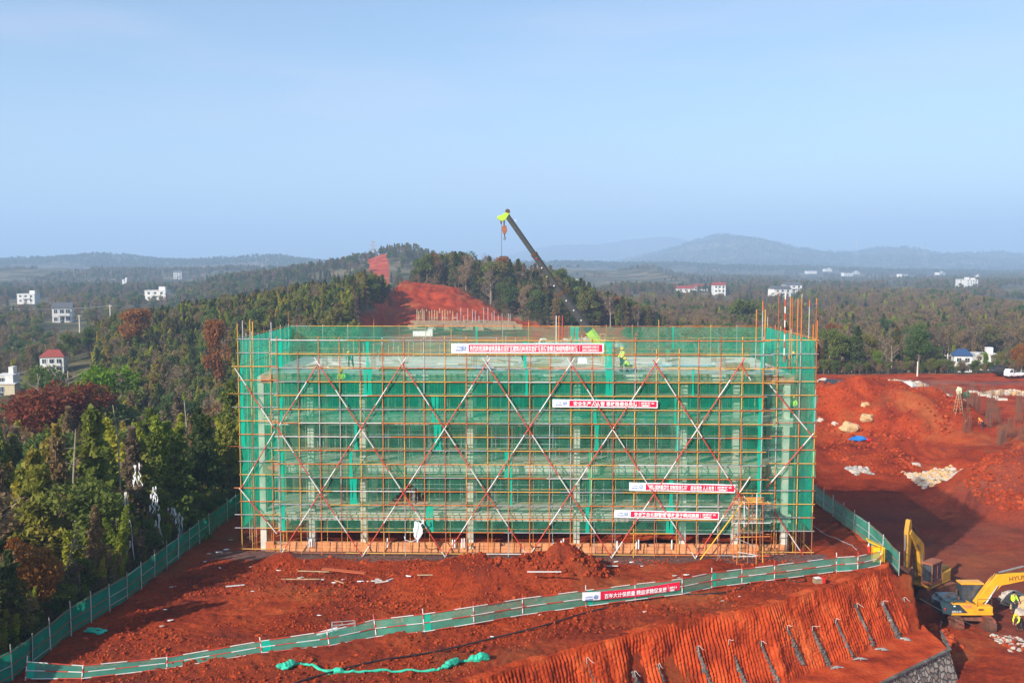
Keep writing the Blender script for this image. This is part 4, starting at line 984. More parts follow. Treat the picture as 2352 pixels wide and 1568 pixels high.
for i in range(len(FB)):
    mb = MB(); a = lp(i, -.1); b = lp(i, HT+.3); d = (b-a); n_ = 5
    for k in range(n_): mb.bar(a+d*k/n_, a+d*(k+1)/n_, .032, m=(0,1)[k % 2 if i % 3 else (k+1) % 2])
    mb.build('fence_post', M_pw, fr)
    if 0 < i < len(FB)-1 and i % 2 == 0:
        mb = MB(); c = lp(i, .75); mb.bar(c, lp(i, 0)+Vector((.15, 1.0, 0)), .025, m=0); mb.build('fence_stay', M_pw, fr)
for h_ in (.12, .6, 1.1):
    mb = MB()
    for i in range(len(FB)-1): striped(mb, lp(i, h_)+Vector((0,-.04,0)), lp(i+1, h_)+Vector((0,-.04,0)))
    mb.build('fence_rail', M_pw, fr)
for i in range(len(FB)-1):
    P = []; a0, a1, b0, b1 = lp(i, .08), lp(i, 1.08), lp(i+1, .08), lp(i+1, 1.08); n_ = 14
    for k in range(n_+1):
        t = k/n_; lo = a0.lerp(b0, t); hi = a1.lerp(b1, t); P.append([lo.lerp(hi, j/5)+Vector((0, .05*vnoise(t*4, j*.4, 1, i)+.02, -.06*sin(pi*t)*(j == 5))) for j in range(6)])
    mb = MB(); mb.grid(P)
    if i % 3 == 0: k0 = P[0]; mb.grid([[p+Vector((0,-.03,0)) for p in P[0]], [p+Vector((0,-.03,0)) for p in P[2]]], m=1)
    mb.build('fence_netting', [M_netf, M_netd], fr, smooth=True)
# red banner tied to this fence
p0 = ap(1337, 1377, FB[9].y-.1); p1 = ap(1560, 1352, FB[11].y+.0)
r = banner((p0.x, p0.y-.12, p0.z), atan2(p1.y-p0.y, p1.x-p0.x), (p1-p0).length, .52, '百年大计保质量 精益求精促发展', ('湖南矿业', '宣'), 'red slogan banner sagging along the low fence in the foreground', logo_w=.18, main_frac=(.22,.86), wav=.06, rim=False, sag=.12)
r.rotation_euler = (0, -atan2(p1.z-p0.z, (p1-p0).length), atan2(p1.y-p0.y, p1.x-p0.x))
def tall_fence(name, pts, h, lab, step=1.9, matn=None, start=0, double=True):
    S = poly_sample(pts, step); O2 = S[0]; fr = empty(name, O2, 0, lab, 'fence')
    for i, p in enumerate(S):
        mb = MB(); mb.bar(p-O2+Vector((0,0,-.4)), p-O2+Vector((random.uniform(-.06,.06), 0, h+random.uniform(.15,.5))), .03, m=random.choice((0,1))); mb.build('fence_post', [M_gr, M_wh], fr)
    for h_ in (.3, h*.55, h):
        mb = MB()
        for a, b in zip(S, S[1:]): mb.bar(a-O2+Vector((0,0,h_)), b-O2+Vector((0,0,h_)), .024, m=random.choice((0,0,1)))
        mb.build('fence_rail', [M_rb, M_gr], fr)
    for i, (a, b) in enumerate(zip(S, S[1:])):
        P = []; dv = (b-a).normalized(); nn = Vector((-dv.y, dv.x, 0))
        for k in range(13):
            t = k/12; q = a.lerp(b, t)-O2; P.append([q+nn*(.06*float(vnoise(i*3+t*5, j*.6, 1, 3))+.04)+Vector((0,0,.02+(h+.03)*j/6)) for j in range(7)])
        mb = MB(); mb.grid(P); mb.build('fence_netting', matn or M_netf, fr, smooth=True)
    return fr
LF = [Vector((LFX[0].x-1.1, LFX[0].y-3.2, 0))]+LFX+[Vector((-22.8, 90, 0)), Vector((-22.4, 100, 0))]
LF = [Vector((p.x, p.y, ztp(p.x+.3, p.y, False)+.02)) for p in LF]
tall_fence('netting_fence', LF, 1.55, 'tall green netting fence running away beside the wood on the left', matn=net_mat('fence_net_bright', (.02,.40,.27), .74))
RF = [gp(1868,1205), gp(1905,1222), gp(1945,1248), gp(1975,1270), gp(2012,1297)]
RF = [Vector((27.2, RF[0].y+12, 0)), Vector((27.0, RF[0].y+5, 0))]+[Vector((27.0+.1*i, p.y, 0)) for i, p in enumerate(RF)]
RF = [Vector((p.x, p.y, ztp(p.x-.4, p.y, False))) for p in RF]
tall_fence('netting_fence', RF, 1.5, 'green netting fence dropping away behind the right end of the scaffold')
# yellow machine cabinet on the corner
r = empty('site_cabinet', gp(2016, 1291), rad(-8), 'yellow steel cabinet with a tilted lid at the right corner of the platform', 'cabinet')
mb = MB(); mb.box(-.4,.4,-.35,.35,.12,1.15); mb.build('cabinet_body', M_cut, r, bevel=.02)
mb = MB(); mb.box(-.7,.55,-.42,.42,0,.09, M=Matrix.Translation((-.15,0,1.3))@Matrix.Rotation(rad(24),4,'Y')); mb.build('lid', M_cut, r)
mb = MB()
for x in (-.35,.35):
    for y in (-.3,.3): mb.bar((x,y,-.1),(x,y,.14),.03)
mb.build('feet', M_cl, r); mb = MB(); mb.box(-.3,.3,-.37,-.355,.3,1.0); mb.bar((.22,-.4,.6),(.22,-.4,.8),.015); mb.build('door', M_cut, r)
r = empty('extinguisher_board', gp(1997, 1268), rad(20), 'small red and white bottle shape leaning on the green fence by the yellow cabinet', 'bottle')
mb = MB(); mb.bar((0,0,0),(0,.1,.45),.1,n=10); mb.build('shell', M_redc, r); mb = MB(); mb.bar((0,.1,.45),(0,.13,.62),.09,n=10,r2=.03); mb.build('top', M_wh, r)
# red crate
r = empty('small_crate', gp(1880,1338), rad(15), 'small red and white crate alone on the bare earth above the bank', 'crate')
mb = MB(); mb.box(-.32,.14,-.22,.22,0,.34); mb.build('carton', M_ply, r, bevel=.01); mb = MB(); mb.box(.145,.4,-.22,.22,0,.36); mb.build('red_tub', M_redc, r, bevel=.02); mb = MB(); mb.box(-.28,.1,-.18,.18,.345,.38); mb.build('white_lid', M_plas, r)
# black hose across the foreground
def ground_path(px, dz=.04, z0=0):
    P = []
    for (x, y) in px:
        p = gp(x, y, z0)
        for _ in range(3): p = gp(x, y, ztp(p.x, p.y)+dz)
        P.append(p)
    return P
def smooth_path(P, n=8):
    out_ = []
    for i in range(len(P)-1):
        p0 = P[max(0,i-1)]; p1 = P[i]; p2 = P[i+1]; p3 = P[min(len(P)-1,i+2)]
        for k in range(n):
            t = k/n; q = .5*((2*p1)+(p2-p0)*t+(2*p0-5*p1+4*p2-p3)*t*t+(3*p1-p0-3*p2+p3)*t**3); q.z = max(q.z, ztp(q.x, q.y)+.03); out_.append(q)
    return out_+[P[-1]]
def cable(px, r_, m, lab, cat, name):
    P = smooth_path(ground_path(px)); O2 = P[0].copy(); mb = MB(); mb.tube([p-O2 for p in P], r_, n=6); o = mb.build(name, m, smooth=True); o.location = O2; tag(o, lab, cat)
cable([(640,1585),(700,1560),(850,1520),(1000,1495),(1130,1465),(1250,1435),(1350,1405),(1450,1384),(1530,1370),(1640,1362),(1700,1352),(1740,1326),(1800,1322)], .045, M_black, 'long black hose snaking over the red earth in front of the low fence', 'hose', 'black_hose')
cable([(1800,1330),(1840,1337),(1850,1330),(1838,1318),(1860,1310),(1930,1306),(1990,1300)], .035, M_black, 'short curling black cable on the earth left of the red crate', 'cable', 'black_cable')
cable([(1868,1207),(1895,1226),(1940,1245),(1968,1262)], .03, M_gr, 'thin grey cable on the shaded ground right of the scaffold', 'cable', 'thin_cable')
# green net roll dropped on the ground
P = smooth_path(ground_path([(650,1534),(672,1528),(700,1527),(748,1542),(760,1546),(830,1543),(900,1543),(990,1541),(1020,1533),(1040,1525),(1065,1520),(1095,1516),(1118,1514)], .03), 8); O2 = P[0].copy(); mb = MB()
rs = [.05+.04*abs(float(vnoise(i*.7, 0, 1, 4)))+(.14 if (i < 9 or 66 < i < 76 or i > 84) else 0)+(.08 if 28 < i < 36 else 0) for i in range(len(P))]
mb.tube([p-O2+Vector((0,0,.03+.03*random.uniform(-1,1)+r_*.4)) for p, r_ in zip(P, rs)], rs, n=8)
for k in range(14): p = random.choice(P[:9]+P[66:76]+P[86:])-O2; mb.sphere(p+Vector((random.uniform(-.2,.2), random.uniform(-.15,.15), .08)), random.uniform(.1,.2), seg=7, rings=4, sc=(1.4,.8,.7))
o = mb.build('net_bundle', mat('net_bundle_green', (.03,.42,.27), .8, var=.3, bump=.6), smooth=False); o.location = O2; tag(o, 'bright green netting twisted into a rope on the red earth at the bottom', 'netting')
mb = MB()
for k in range(16): mb.sphere((random.gauss(0,.35), random.gauss(0,.2), .06), random.uniform(.1,.22), seg=7, rings=4, sc=(1.5,1,.4))
o = mb.build('net_scrap', mat('net_bundle_green', (.03,.42,.27))); o.location = gp(222,1450); tag(o, 'crumpled green net scrap at the foot of the left fence', 'netting')
# overturned steel table frame by the fence
r = empty('trestle_frame', gp(770,1462), rad(10), 'grey steel trestle frame with a white board leaning at the low fence', 'trestle'); r.location.z = ztp(r.location.x, r.location.y)
mb = MB()
for x in (-.2, 1.1):
    for y in (0,.5): mb.bar((x,y,0),(x+.05,y,.62),.02)
for y in (0,.5): mb.bar((-.2,y,.6),(1.15,y,.62),.02); mb.bar((-.2,y,.3),(1.1,y,.5),.018)
for x in (-.2,.4,1.12): mb.bar((x,0,.6),(x,.5,.62),.018)
mb.build('frame', M_gr, r); mb = MB(); mb.box(-1.0,.2,-.1,.35,.3,.33, M=Matrix.Rotation(rad(-12),4,'Y')); mb.build('board', M_plas, r)
# red warning flag on the far side of the left fence
q = ap(252,1332,74); r = empty('red_flag', (q.x, q.y, ztp(q.x, q.y)), 0, 'small limp red flag showing just beyond the green fence on the left', 'flag')
h_ = q.z-r.location.z; mb = MB(); mb.bar((0,0,0),(0,0,h_+.45),.025); mb.build('pole', M_bark, r)
mb = MB(); P = [[(-.1+.75*t, .07*sin(t*7), h_+.42-.55*t-.55*j/5) for j in range(6)] for t in np.linspace(0,1,8)]; mb.grid(P); mb.build('cloth', M_redc, r, smooth=True)
# ------------------------------------------------------------------ litter, boulders, rubble
def lump(mb, c, s_, seed, sc=(1,1,.7), m=0, seg=8, rings=5):
    n0 = len(mb.v); mb.sphere(c, s_, m=m, seg=seg, rings=rings, sc=sc)
    rr = np.random.default_rng(seed); ph = rr.random(6)*6; c = Vector(c)
    for i in range(n0, len(mb.v)):
        d = Vector(mb.v[i])-c; k = 1+.22*sin(d.x*5/s_+ph[0])*cos(d.y*4/s_+ph[1])+.16*sin(d.z*6/s_+ph[2]+d.x*3/s_); mb.v[i] = tuple(c+d*k)
blobs = [(985,1329,.35,'flattened grey-white litter'),(1000,1326,.3,0),(1530,1356,.16,0),(850,1403,.15,0),(1310,1385,.18,0)]
litter_px = [(1110,1309,.4),(1130,1312,.25),(1180,1305,.5),(1225,1306,.35),(1290,1302,.3),(690,1327,.4),(740,1331,.25),(768,1338,.3),(788,1331,.2),(826,1335,.3),(868,1330,.3),(938,1323,.35),(1000,1306,.3),(580,1358,.2),(733,1413,.2),(390,1425,.25),(380,1400,.2),(640,1310,.3),(575,1302,.2),(505,1304,.25),(372,1438,.3),(395,1348,.3),(425,1300,.3),(480,1272,.3),(500,1268,.35),(520,1262,.4),(530,1240,.3),(470,1290,.2),(1415,1290,.3),(1450,1291,.3),(1474,1300,.2),(1550,1322,.3),(1560,1327,.25),(1575,1320,.25),(1700,1370,.2),(1660,1380,.2),(1480,1405,.18),(1240,1412,.2),(1130,1462,.18)]
lg = 'scraps of pale litter strewn over the red earth'
for i, (x, y, s_) in enumerate(litter_px):
    p = gp(x, y); p = gp(x, y, ztp(p.x, p.y)+.02); mb = MB(); lump(mb, (0,0,.03), s_*.5, i, (1.3, random.uniform(.3,.8), .25), seg=7, rings=4)
    if i % 3 == 0: lump(mb, (s_*.6,.05,.03), s_*.3, i+5, (1.2,.6,.3), seg=6, rings=4)
    o = mb.build('litter_scrap', random.choice((M_plas, M_plas, M_rock))); o.location = p; o.rotation_euler = (0,0,random.uniform(-.6,.6)); tag(o, 'small pale scrap of litter lying on the red earth of the platform', 'litter', lg)
tg = 'thin timber offcuts on the red earth'
for i, (x, y, l, rz) in enumerate([(720,1312,2.2,-.1),(690,1330,2.6,.0),(880,1336,1.1,.4),(860,1334,1.0,.2),(900,1330,.9,.9),(1000,1320,2.4,.05),(1200,1311,2.0,.1),(1270,1306,1.6,-.2),(1100,1308,1.2,.0),(540,1345,1.2,.3),(780,1336,.9,-.7),(1390,1300,1.8,.05),(1520,1300,1.5,-.3),(1250,1313,2.2,.0)]):
    p = gp(x, y); p = gp(x, y, ztp(p.x, p.y)+.05); mb = MB(); mb.box(-l/2,l/2,-.05,.05,0,.05); o = mb.build('timber_offcut', random.choice((M_wood, M_white, M_concd))); o.location = p; o.rotation_euler = (0,0,rz); tag(o, 'thin pale timber offcut lying on the red earth in front of the scaffold', 'timber', tg)
mb = MB(); mb.box(-1.6,1.6,-.22,.22,0,.05); o = mb.build('timber_board', mat('red_dusty_board', (.46,.10,.04), .9)); p = gp(790,1312); o.location = (p.x, p.y, ztp(p.x,p.y)+.06); o.rotation_euler = (0,.02,-.25); tag(o, 'wide red-dusted board on the ground before the left half of the scaffold', 'board')
def pile(name, x, y, Y, wpx, hpx, n, ms, lab, cat, sz=(.25,.7), depth=1.0):
    Y = hit(x, y, Y, .85, 1.2) if Y < 200 else Y; c = ap(x, y, Y); W = wpx/2*pxm(Y); Hh = hpx*pxm(Y); mb = MB()
    for i in range(n):
        a = random.uniform(-1, 1); b = random.uniform(-1, 1)*depth; hh = Hh*max(0, 1-abs(a)**1.6)*(1-.6*abs(b)); X = c.x+a*W; YY = c.y+b*max(W*.35, 1.5)
        s_ = random.uniform(*sz); lump(mb, (X-c.x, YY-c.y, ztp(X, YY)-c.z+hh*random.uniform(.55,1)), s_, i, (1, random.uniform(.7,1.1), random.uniform(.5,.8)), m=random.randrange(len(ms)), seg=6, rings=4)
    # solid core
    P = [[(W*a, max(W*.35,1.5)*b, ztp(c.x+W*a, c.y+max(W*.35,1.5)*b)-c.z+Hh*.75*max(0,1-abs(a)**1.6)*(1-.6*abs(b))-.2) for b in np.linspace(-1,1,7)] for a in np.linspace(-1,1,16)]
    mb.grid(P, m=0); o = mb.build(name, ms); o.location = c; tag(o, lab, cat, kind='stuff'); return o
pile('rubble_pile', 1335, 752, 235, 195, 17, 420, [M_rockg, M_rock], 'long heap of grey rubble seen behind the back net of the scaffold', 'rubble', (.4,1.0))
pile('rubble_pile', 2062, 884, 186, 118, 9, 260, [M_rock, M_rockg, M_rocky], 'low pale rubble bank in front of the trees on the right', 'rubble', (.35,.8))
pile('rubble_pile', 1893, 884, 180, 40, 14, 90, [M_rock, M_rockg], 'small pale rubble heap just right of the scaffold top', 'rubble', (.3,.7))
pile('rubble_pile', 2315, 905, 168, 120, 9, 220, [M_rock, M_rocky], 'buff stones strewn along the right edge of the upper site', 'rubble', (.2,.6))
pile('rubble_pile', 2155, 1104, 117, 118, 30, 700, [M_rocky, M_rock], 'tipped heap of yellowish building stone on the red slope', 'rubble', (.12,.38), depth=2.4)
pile('rubble_pile', 1975, 1082, 118, 46, 5, 60, [M_rockg, M_rock], 'scatter of grey stones in the shaded roadside', 'rubble', (.2,.42))
pile('rubble_pile', 2345, 1395, 75.5, 40, 38, 90, [M_rock, M_rocky], 'pile of broken pink-buff rock at the right edge behind the excavator', 'rubble', (.3,.75))
pile('rubble_pile', 2330, 1480, 71, 70, 5, 160, [M_rock, M_clod], 'pale broken stone scattered on the sunny ground at lower right', 'rubble', (.08,.24))
# clods over the fresh spoil heaps
def clods(cx, cy, rx, ry, n, lab, s=(.15,.5)):
    mb = MB(); z0 = ztp(cx, cy)
    for i in range(n):
        a = random.uniform(0, 2*pi); q = math.sqrt(random.random()); x = cx+cos(a)*rx*q; y = cy+sin(a)*ry*q; sz = random.uniform(*s)*(1.3 if q > .7 else .8)
        lump(mb, (x-cx, y-cy, ztp(x, y)-z0+sz*.2), sz, i, (1, 1, .8), seg=6, rings=4)
    o = mb.build('earth_clods', M_clod); o.location = (cx, cy, z0); tag(o, lab, 'earth', kind='stuff')
clods(57.5, 105.5, 8, 6.5, 1700, 'loose red clods over the spoil heap at the right edge', (.05,.22))
clods(53, 142, 13, 9, 500, 'loose red clods over the large spoil mound', (.08,.28))
clods(46, 126, 5, 9, 300, 'red clods beside the rutted slope', (.06,.22))
clods(30.6, 71, 2.0, 3.5, 260, 'loose red clods between the bank and the near excavator', (.05,.2))
clods(2.2, 66.2, 4.5, 2.2, 420, 'crumbled red clods on the spoil heap in front of the scaffold', (.04,.16))
def clod_field(x0, x1, y0, y1, n, lab, s=(.025,.08)):
    mb = MB(); cx, cy = (x0+x1)/2, (y0+y1)/2; z0 = ztp(cx, cy); X = RNG.uniform(x0, x1, n*2); Y_ = RNG.uniform(y0, y1, n*2); k = (yedge(X)+.3 < Y_) & (X > xleft(Y_)+1) & (fbm(X, Y_, 3.5, 3, 51) > -.25) & (np.abs(X) < 25); X = X[k][:n]; Y_ = Y_[k][:n]; Z = zt(X, Y_)
    for i in range(len(X)):
        sz = random.uniform(*s)*(2 if random.random() < .04 else 1); mb.sphere((X[i]-cx, Y_[i]-cy, Z[i]-z0+sz*.3), sz, seg=5, rings=3, sc=(random.uniform(.8,1.5), random.uniform(.7,1.2), .8))
    o = mb.build('earth_clods', M_clod); o.location = (cx, cy, z0); tag(o, lab, 'earth', kind='stuff')
clod_field(-25, 26, 47, 70, 6500, 'small crumbs of red earth scattered over the whole platform', (.03,.085))
clods(-4, 63, 8, 3.5, 420, 'fine red clods before the low fence', (.03,.1))
for i, (x, y, Y, s_, m, lab) in enumerate([(1990,962,142,.85,M_rocky,'large buff boulder half way up the big red mound'),(1951,985,137,1.1,M_rocky,'large buff boulder at the left foot of the big red mound'),(1965,980,136.5,.45,M_rock,'white stone resting against a large buff boulder'),(1885,966,142,.45,M_rock,'white stone close beside the scaffold at the mound foot'),(1917,974,140,.4,M_rock,'white stone left of the large buff boulder on the mound foot'),(1988,932,149,.5,M_rocky,'small buff stone high on the big red mound'),(2062,978,0,.0,None,''),(2104,1070,116,.5,M_rock,'flat pale slab on top of the yellowish stone heap')]):
    if m is None: continue
    mb = MB(); lump(mb, (0,0,0), s_, i*3+1, (1.2,.9,.75), seg=12, rings=8); o = mb.build('boulder', m); p = hp(x, y, Y); z = ztp(p.x, p.y); o.location = (p.x, p.y, z+s_*.3); tag(o, lab, 'boulder')
# blue sheet bundle
r = empty('blue_sheet', hp(1972,1012,127), 0, 'crumpled bright blue sheet with a red end on the red slope', 'sheet'); r.location.z = ztp(r.location.x, r.location.y)+.1
mb = MB(); lump(mb, (0,0,.25), .8, 3, (1.4,.8,.45), seg=12, rings=7); lump(mb, (-.7,.1,.2), .5, 4, (1.2,.9,.4)); mb.build('sheet_folds', M_blue, r); mb = MB(); lump(mb, (1.2,-.3,.15), .35, 5, (1.4,.8,.5)); mb.build('red_end', M_redc, r)
# black drainage pipes
pipes = [(1880,920,0),(1898,925,0),(1912,921,0),(1902,908,1),(1920,905,1),(1876,906,1),(1925,893,1)]
for i, (x, y, up) in enumerate(pipes):
    p = ap(x, y, 158+i%2); mb = MB(); rr = .72; n = 20
    for a_, b_ in ((rr, rr*.78),):
        vs = []
        for X in np.linspace(-1.7, 1.7, 15):
            k = 1+.03*(int(X*4) % 2); vs += [(X, rr*k*cos(2*pi*j/n), rr*k*sin(2*pi*j/n)) for j in range(n)]
        for X in np.linspace(1.7, -1.7, 15): vs += [(X, rr*.8*cos(2*pi*j/n), rr*.8*sin(2*pi*j/n)) for j in range(n)]
        m_ = 30; fs = [((a%m_)*n+j, (a%m_)*n+(j+1)%n, ((a+1)%m_)*n+(j+1)%n, ((a+1)%m_)*n+j) for a in range(m_) for j in range(n)]
        mb.add(vs, fs)
    o = mb.build('drainage_pipe', M_pipe, smooth=False); z = ztp(p.x, p.y)+rr; o.location = (p.x, p.y, z+(up*1.25)); o.rotation_euler = (0, 0, rad(random.uniform(-60,-50))); tag(o, ['short black pipe, lowest and nearest the scaffold','black pipe in the middle of the bottom row of pipes','black pipe at the right end of the bottom row','black pipe lying on top of the middle pipe','black pipe on top at the right of the pipe stack','black pipe on top, half hidden by the scaffold edge','farthest small black pipe at the top right of the stack'][i], 'pipe', 'black corrugated drainage pipes')
# step ladder out on the right site
s1 = step_ladder(ap(2199,992,139), .2, 'tall aluminium step ladder with a cloth on top on the right site', 2.6); s1.location.z = ztp(s1.location.x, s1.location.y); s1.scale = (1.1,1.1,1.3)
p = s1.location; mb = MB(); lump(mb, (0,0,0), .42, 9, (1,.6,1.3), seg=8, rings=6); o = mb.build('cloth', mat('pale_yellow_cloth', (.6,.6,.4), .9)); o.location = (p.x, p.y, p.z+3.45); tag(o, 'pale yellow cloth hung on the top of the tall step ladder', 'cloth')
# column cages of upright bars
rg = 'reinforcement cages standing in rows on the right site'; foot_g = 'small column footings with short starter bars'
def cage(loc, h, w_, n=4):
    r = empty('rebar_cage', loc, random.uniform(-.1,.1), 'rusty cage of upright reinforcing bars standing among the crowded rows on the right', 'rebar cage', rg)
    mb = MB()
    for a in range(n):
        for b in range(n):
            if 0 < a < n-1 and 0 < b < n-1: continue
            x = (a/(n-1)-.5)*w_; y = (b/(n-1)-.5)*w_; mb.bar((x,y,-.3),(x+random.uniform(-.08,.08),y+random.uniform(-.08,.08),h*random.uniform(.7,1.15)),.03,n=4)
    mb.build('bars', M_rebar, r); mb = MB(); z = .1
    while z < h*.75:
        for (p, q) in (((-.5,-.5),(.5,-.5)),((.5,-.5),(.5,.5)),((.5,.5),(-.5,.5)),((-.5,.5),(-.5,-.5))): mb.bar((p[0]*w_,p[1]*w_,z),(q[0]*w_,q[1]*w_,z),.012,n=4)
        z += .35
    mb.build('hoops', M_rebar, r); return r
def in_frame_pt(dx, dy, Y): p = ap(dx, dy, Y); return Vector((p.x, p.y, ztp(p.x, p.y)))
for row, (Y, x0, x1, hh) in enumerate(((152,2142,2370,3.0),(147,2180,2370,3.2),(142,2215,2370,3.3),(137,2222,2375,3.4),(132,2235,2375,3.4),(127,2300,2380,3.5))):
    x = x0
    while x < x1:
        if random.random() < .62: cage(in_frame_pt(x, 950, Y+random.uniform(-2,2)), hh*random.uniform(.7,1.05), random.uniform(.55,.9))
        x += random.uniform(18, 32)
for i, (zx, zy) in enumerate([(145,855),(280,900),(430,950),(565,860),(710,905),(880,955),(370,795),(240,840),(1340,870),(1510,910),(1680,960),(1120,800)]):
    x = (3600+zx*.204)/1.7143; y = (1380+zy*.204)/1.7143
    p = gp(x, y, -1.6); r = empty('column_footing', (p.x, p.y, ztp(p.x, p.y)), 0, 'pale concrete footing with short rusty bars on the flat red ground', 'footing', foot_g)
    mb = MB(); mb.box(-.75,.75,-.6,.6,-.2,.28); mb.build('pad', M_conc, r); mb = MB()
    for a in np.linspace(-.4,.4,5):
        for b in (-.3,.3): mb.bar((a,b,.2),(a+random.uniform(-.05,.05),b,1.6+random.uniform(0,.5)),.028,n=4)
    mb.build('starter_bars', M_rebar, r)
for i, (zx, zy, w_, h_) in enumerate([(980,200,1.0,1.9),(1085,230,1.1,1.1),(1230,205,1.0,1.8),(1380,235,1.2,.9),(1475,205,1.1,1.8),(1600,222,1.1,.8)]):
    x = (3200+zx*.2551)/1.7143; y = (1480+(zy+35)*.2551)/1.7143; p = gp(x, y, -1.6)
    mb = MB(); mb.box(-w_/2,w_/2,-.45,.45,-.2,h_); mb.box(-w_/2+.15,w_/2-.15,-.3,.3,h_,h_+.03); o = mb.build('pier_block', M_white, bevel=.03); o.location = (p.x, p.y, ztp(p.x,p.y)); tag(o, ['tall white pier block, leftmost of the row beyond the big mound','low white block between the first two tall pier blocks','tall white pier block, second tall one from the left','low white block left of the last tall pier block','tall white pier block at the right of its row','small white block at the right end of the pier row'][i], 'concrete block', 'white pier blocks beyond the mound')
mb = MB(); mb.box(-3.4,3.4,-2.4,2.4,-.1,.25); o = mb.build('concrete_pad', M_conc); p = gp(1310*.0+ (3200+1290*.2551)/1.7143, (1480+345*.2551)/1.7143, -1.5); o.location = (p.x,p.y,ztp(p.x,p.y)); o.rotation_euler=(0,0,-.2); tag(o, 'flat white concrete pad behind the crest of the big red mound', 'concrete pad')
mb = MB(); lump(mb, (0,0,.4), .8, 6, (1,.8,.7)); o = mb.build('covered_heap', mat('green_sheet', (.02,.16,.07), .8)); o.location = gp(2219, 912, -1.5); tag(o, 'small dark green covered heap among the column footings', 'covered heap')
q = in_frame_pt(2256, 1000, 136); person((q.x, q.y, q.z), rad(30), 'person in orange bending among the rebar cages on the right', 'bend', M_orc, helmet=M_helm)
# shrubby ditch pole
def post(name, loc, h, lab, r_=.16, arm=True, m=M_conc, grp=None):
    r = empty(name, loc, random.uniform(-.3,.3), lab, 'pole', grp); mb = MB(); mb.bar((0,0,-.3),(0,0,h),r_,n=8,r2=r_*.65); mb.build('shaft', m, r)
    if arm:
        mb = MB(); mb.box(-.8,.8,-.06,.06,h-.5,h-.38)
        for x in (-.7,0,.7): mb.bar((x,0,h-.38),(x,0,h-.15),.05)
        mb.build('crossarm', m, r)
    return r

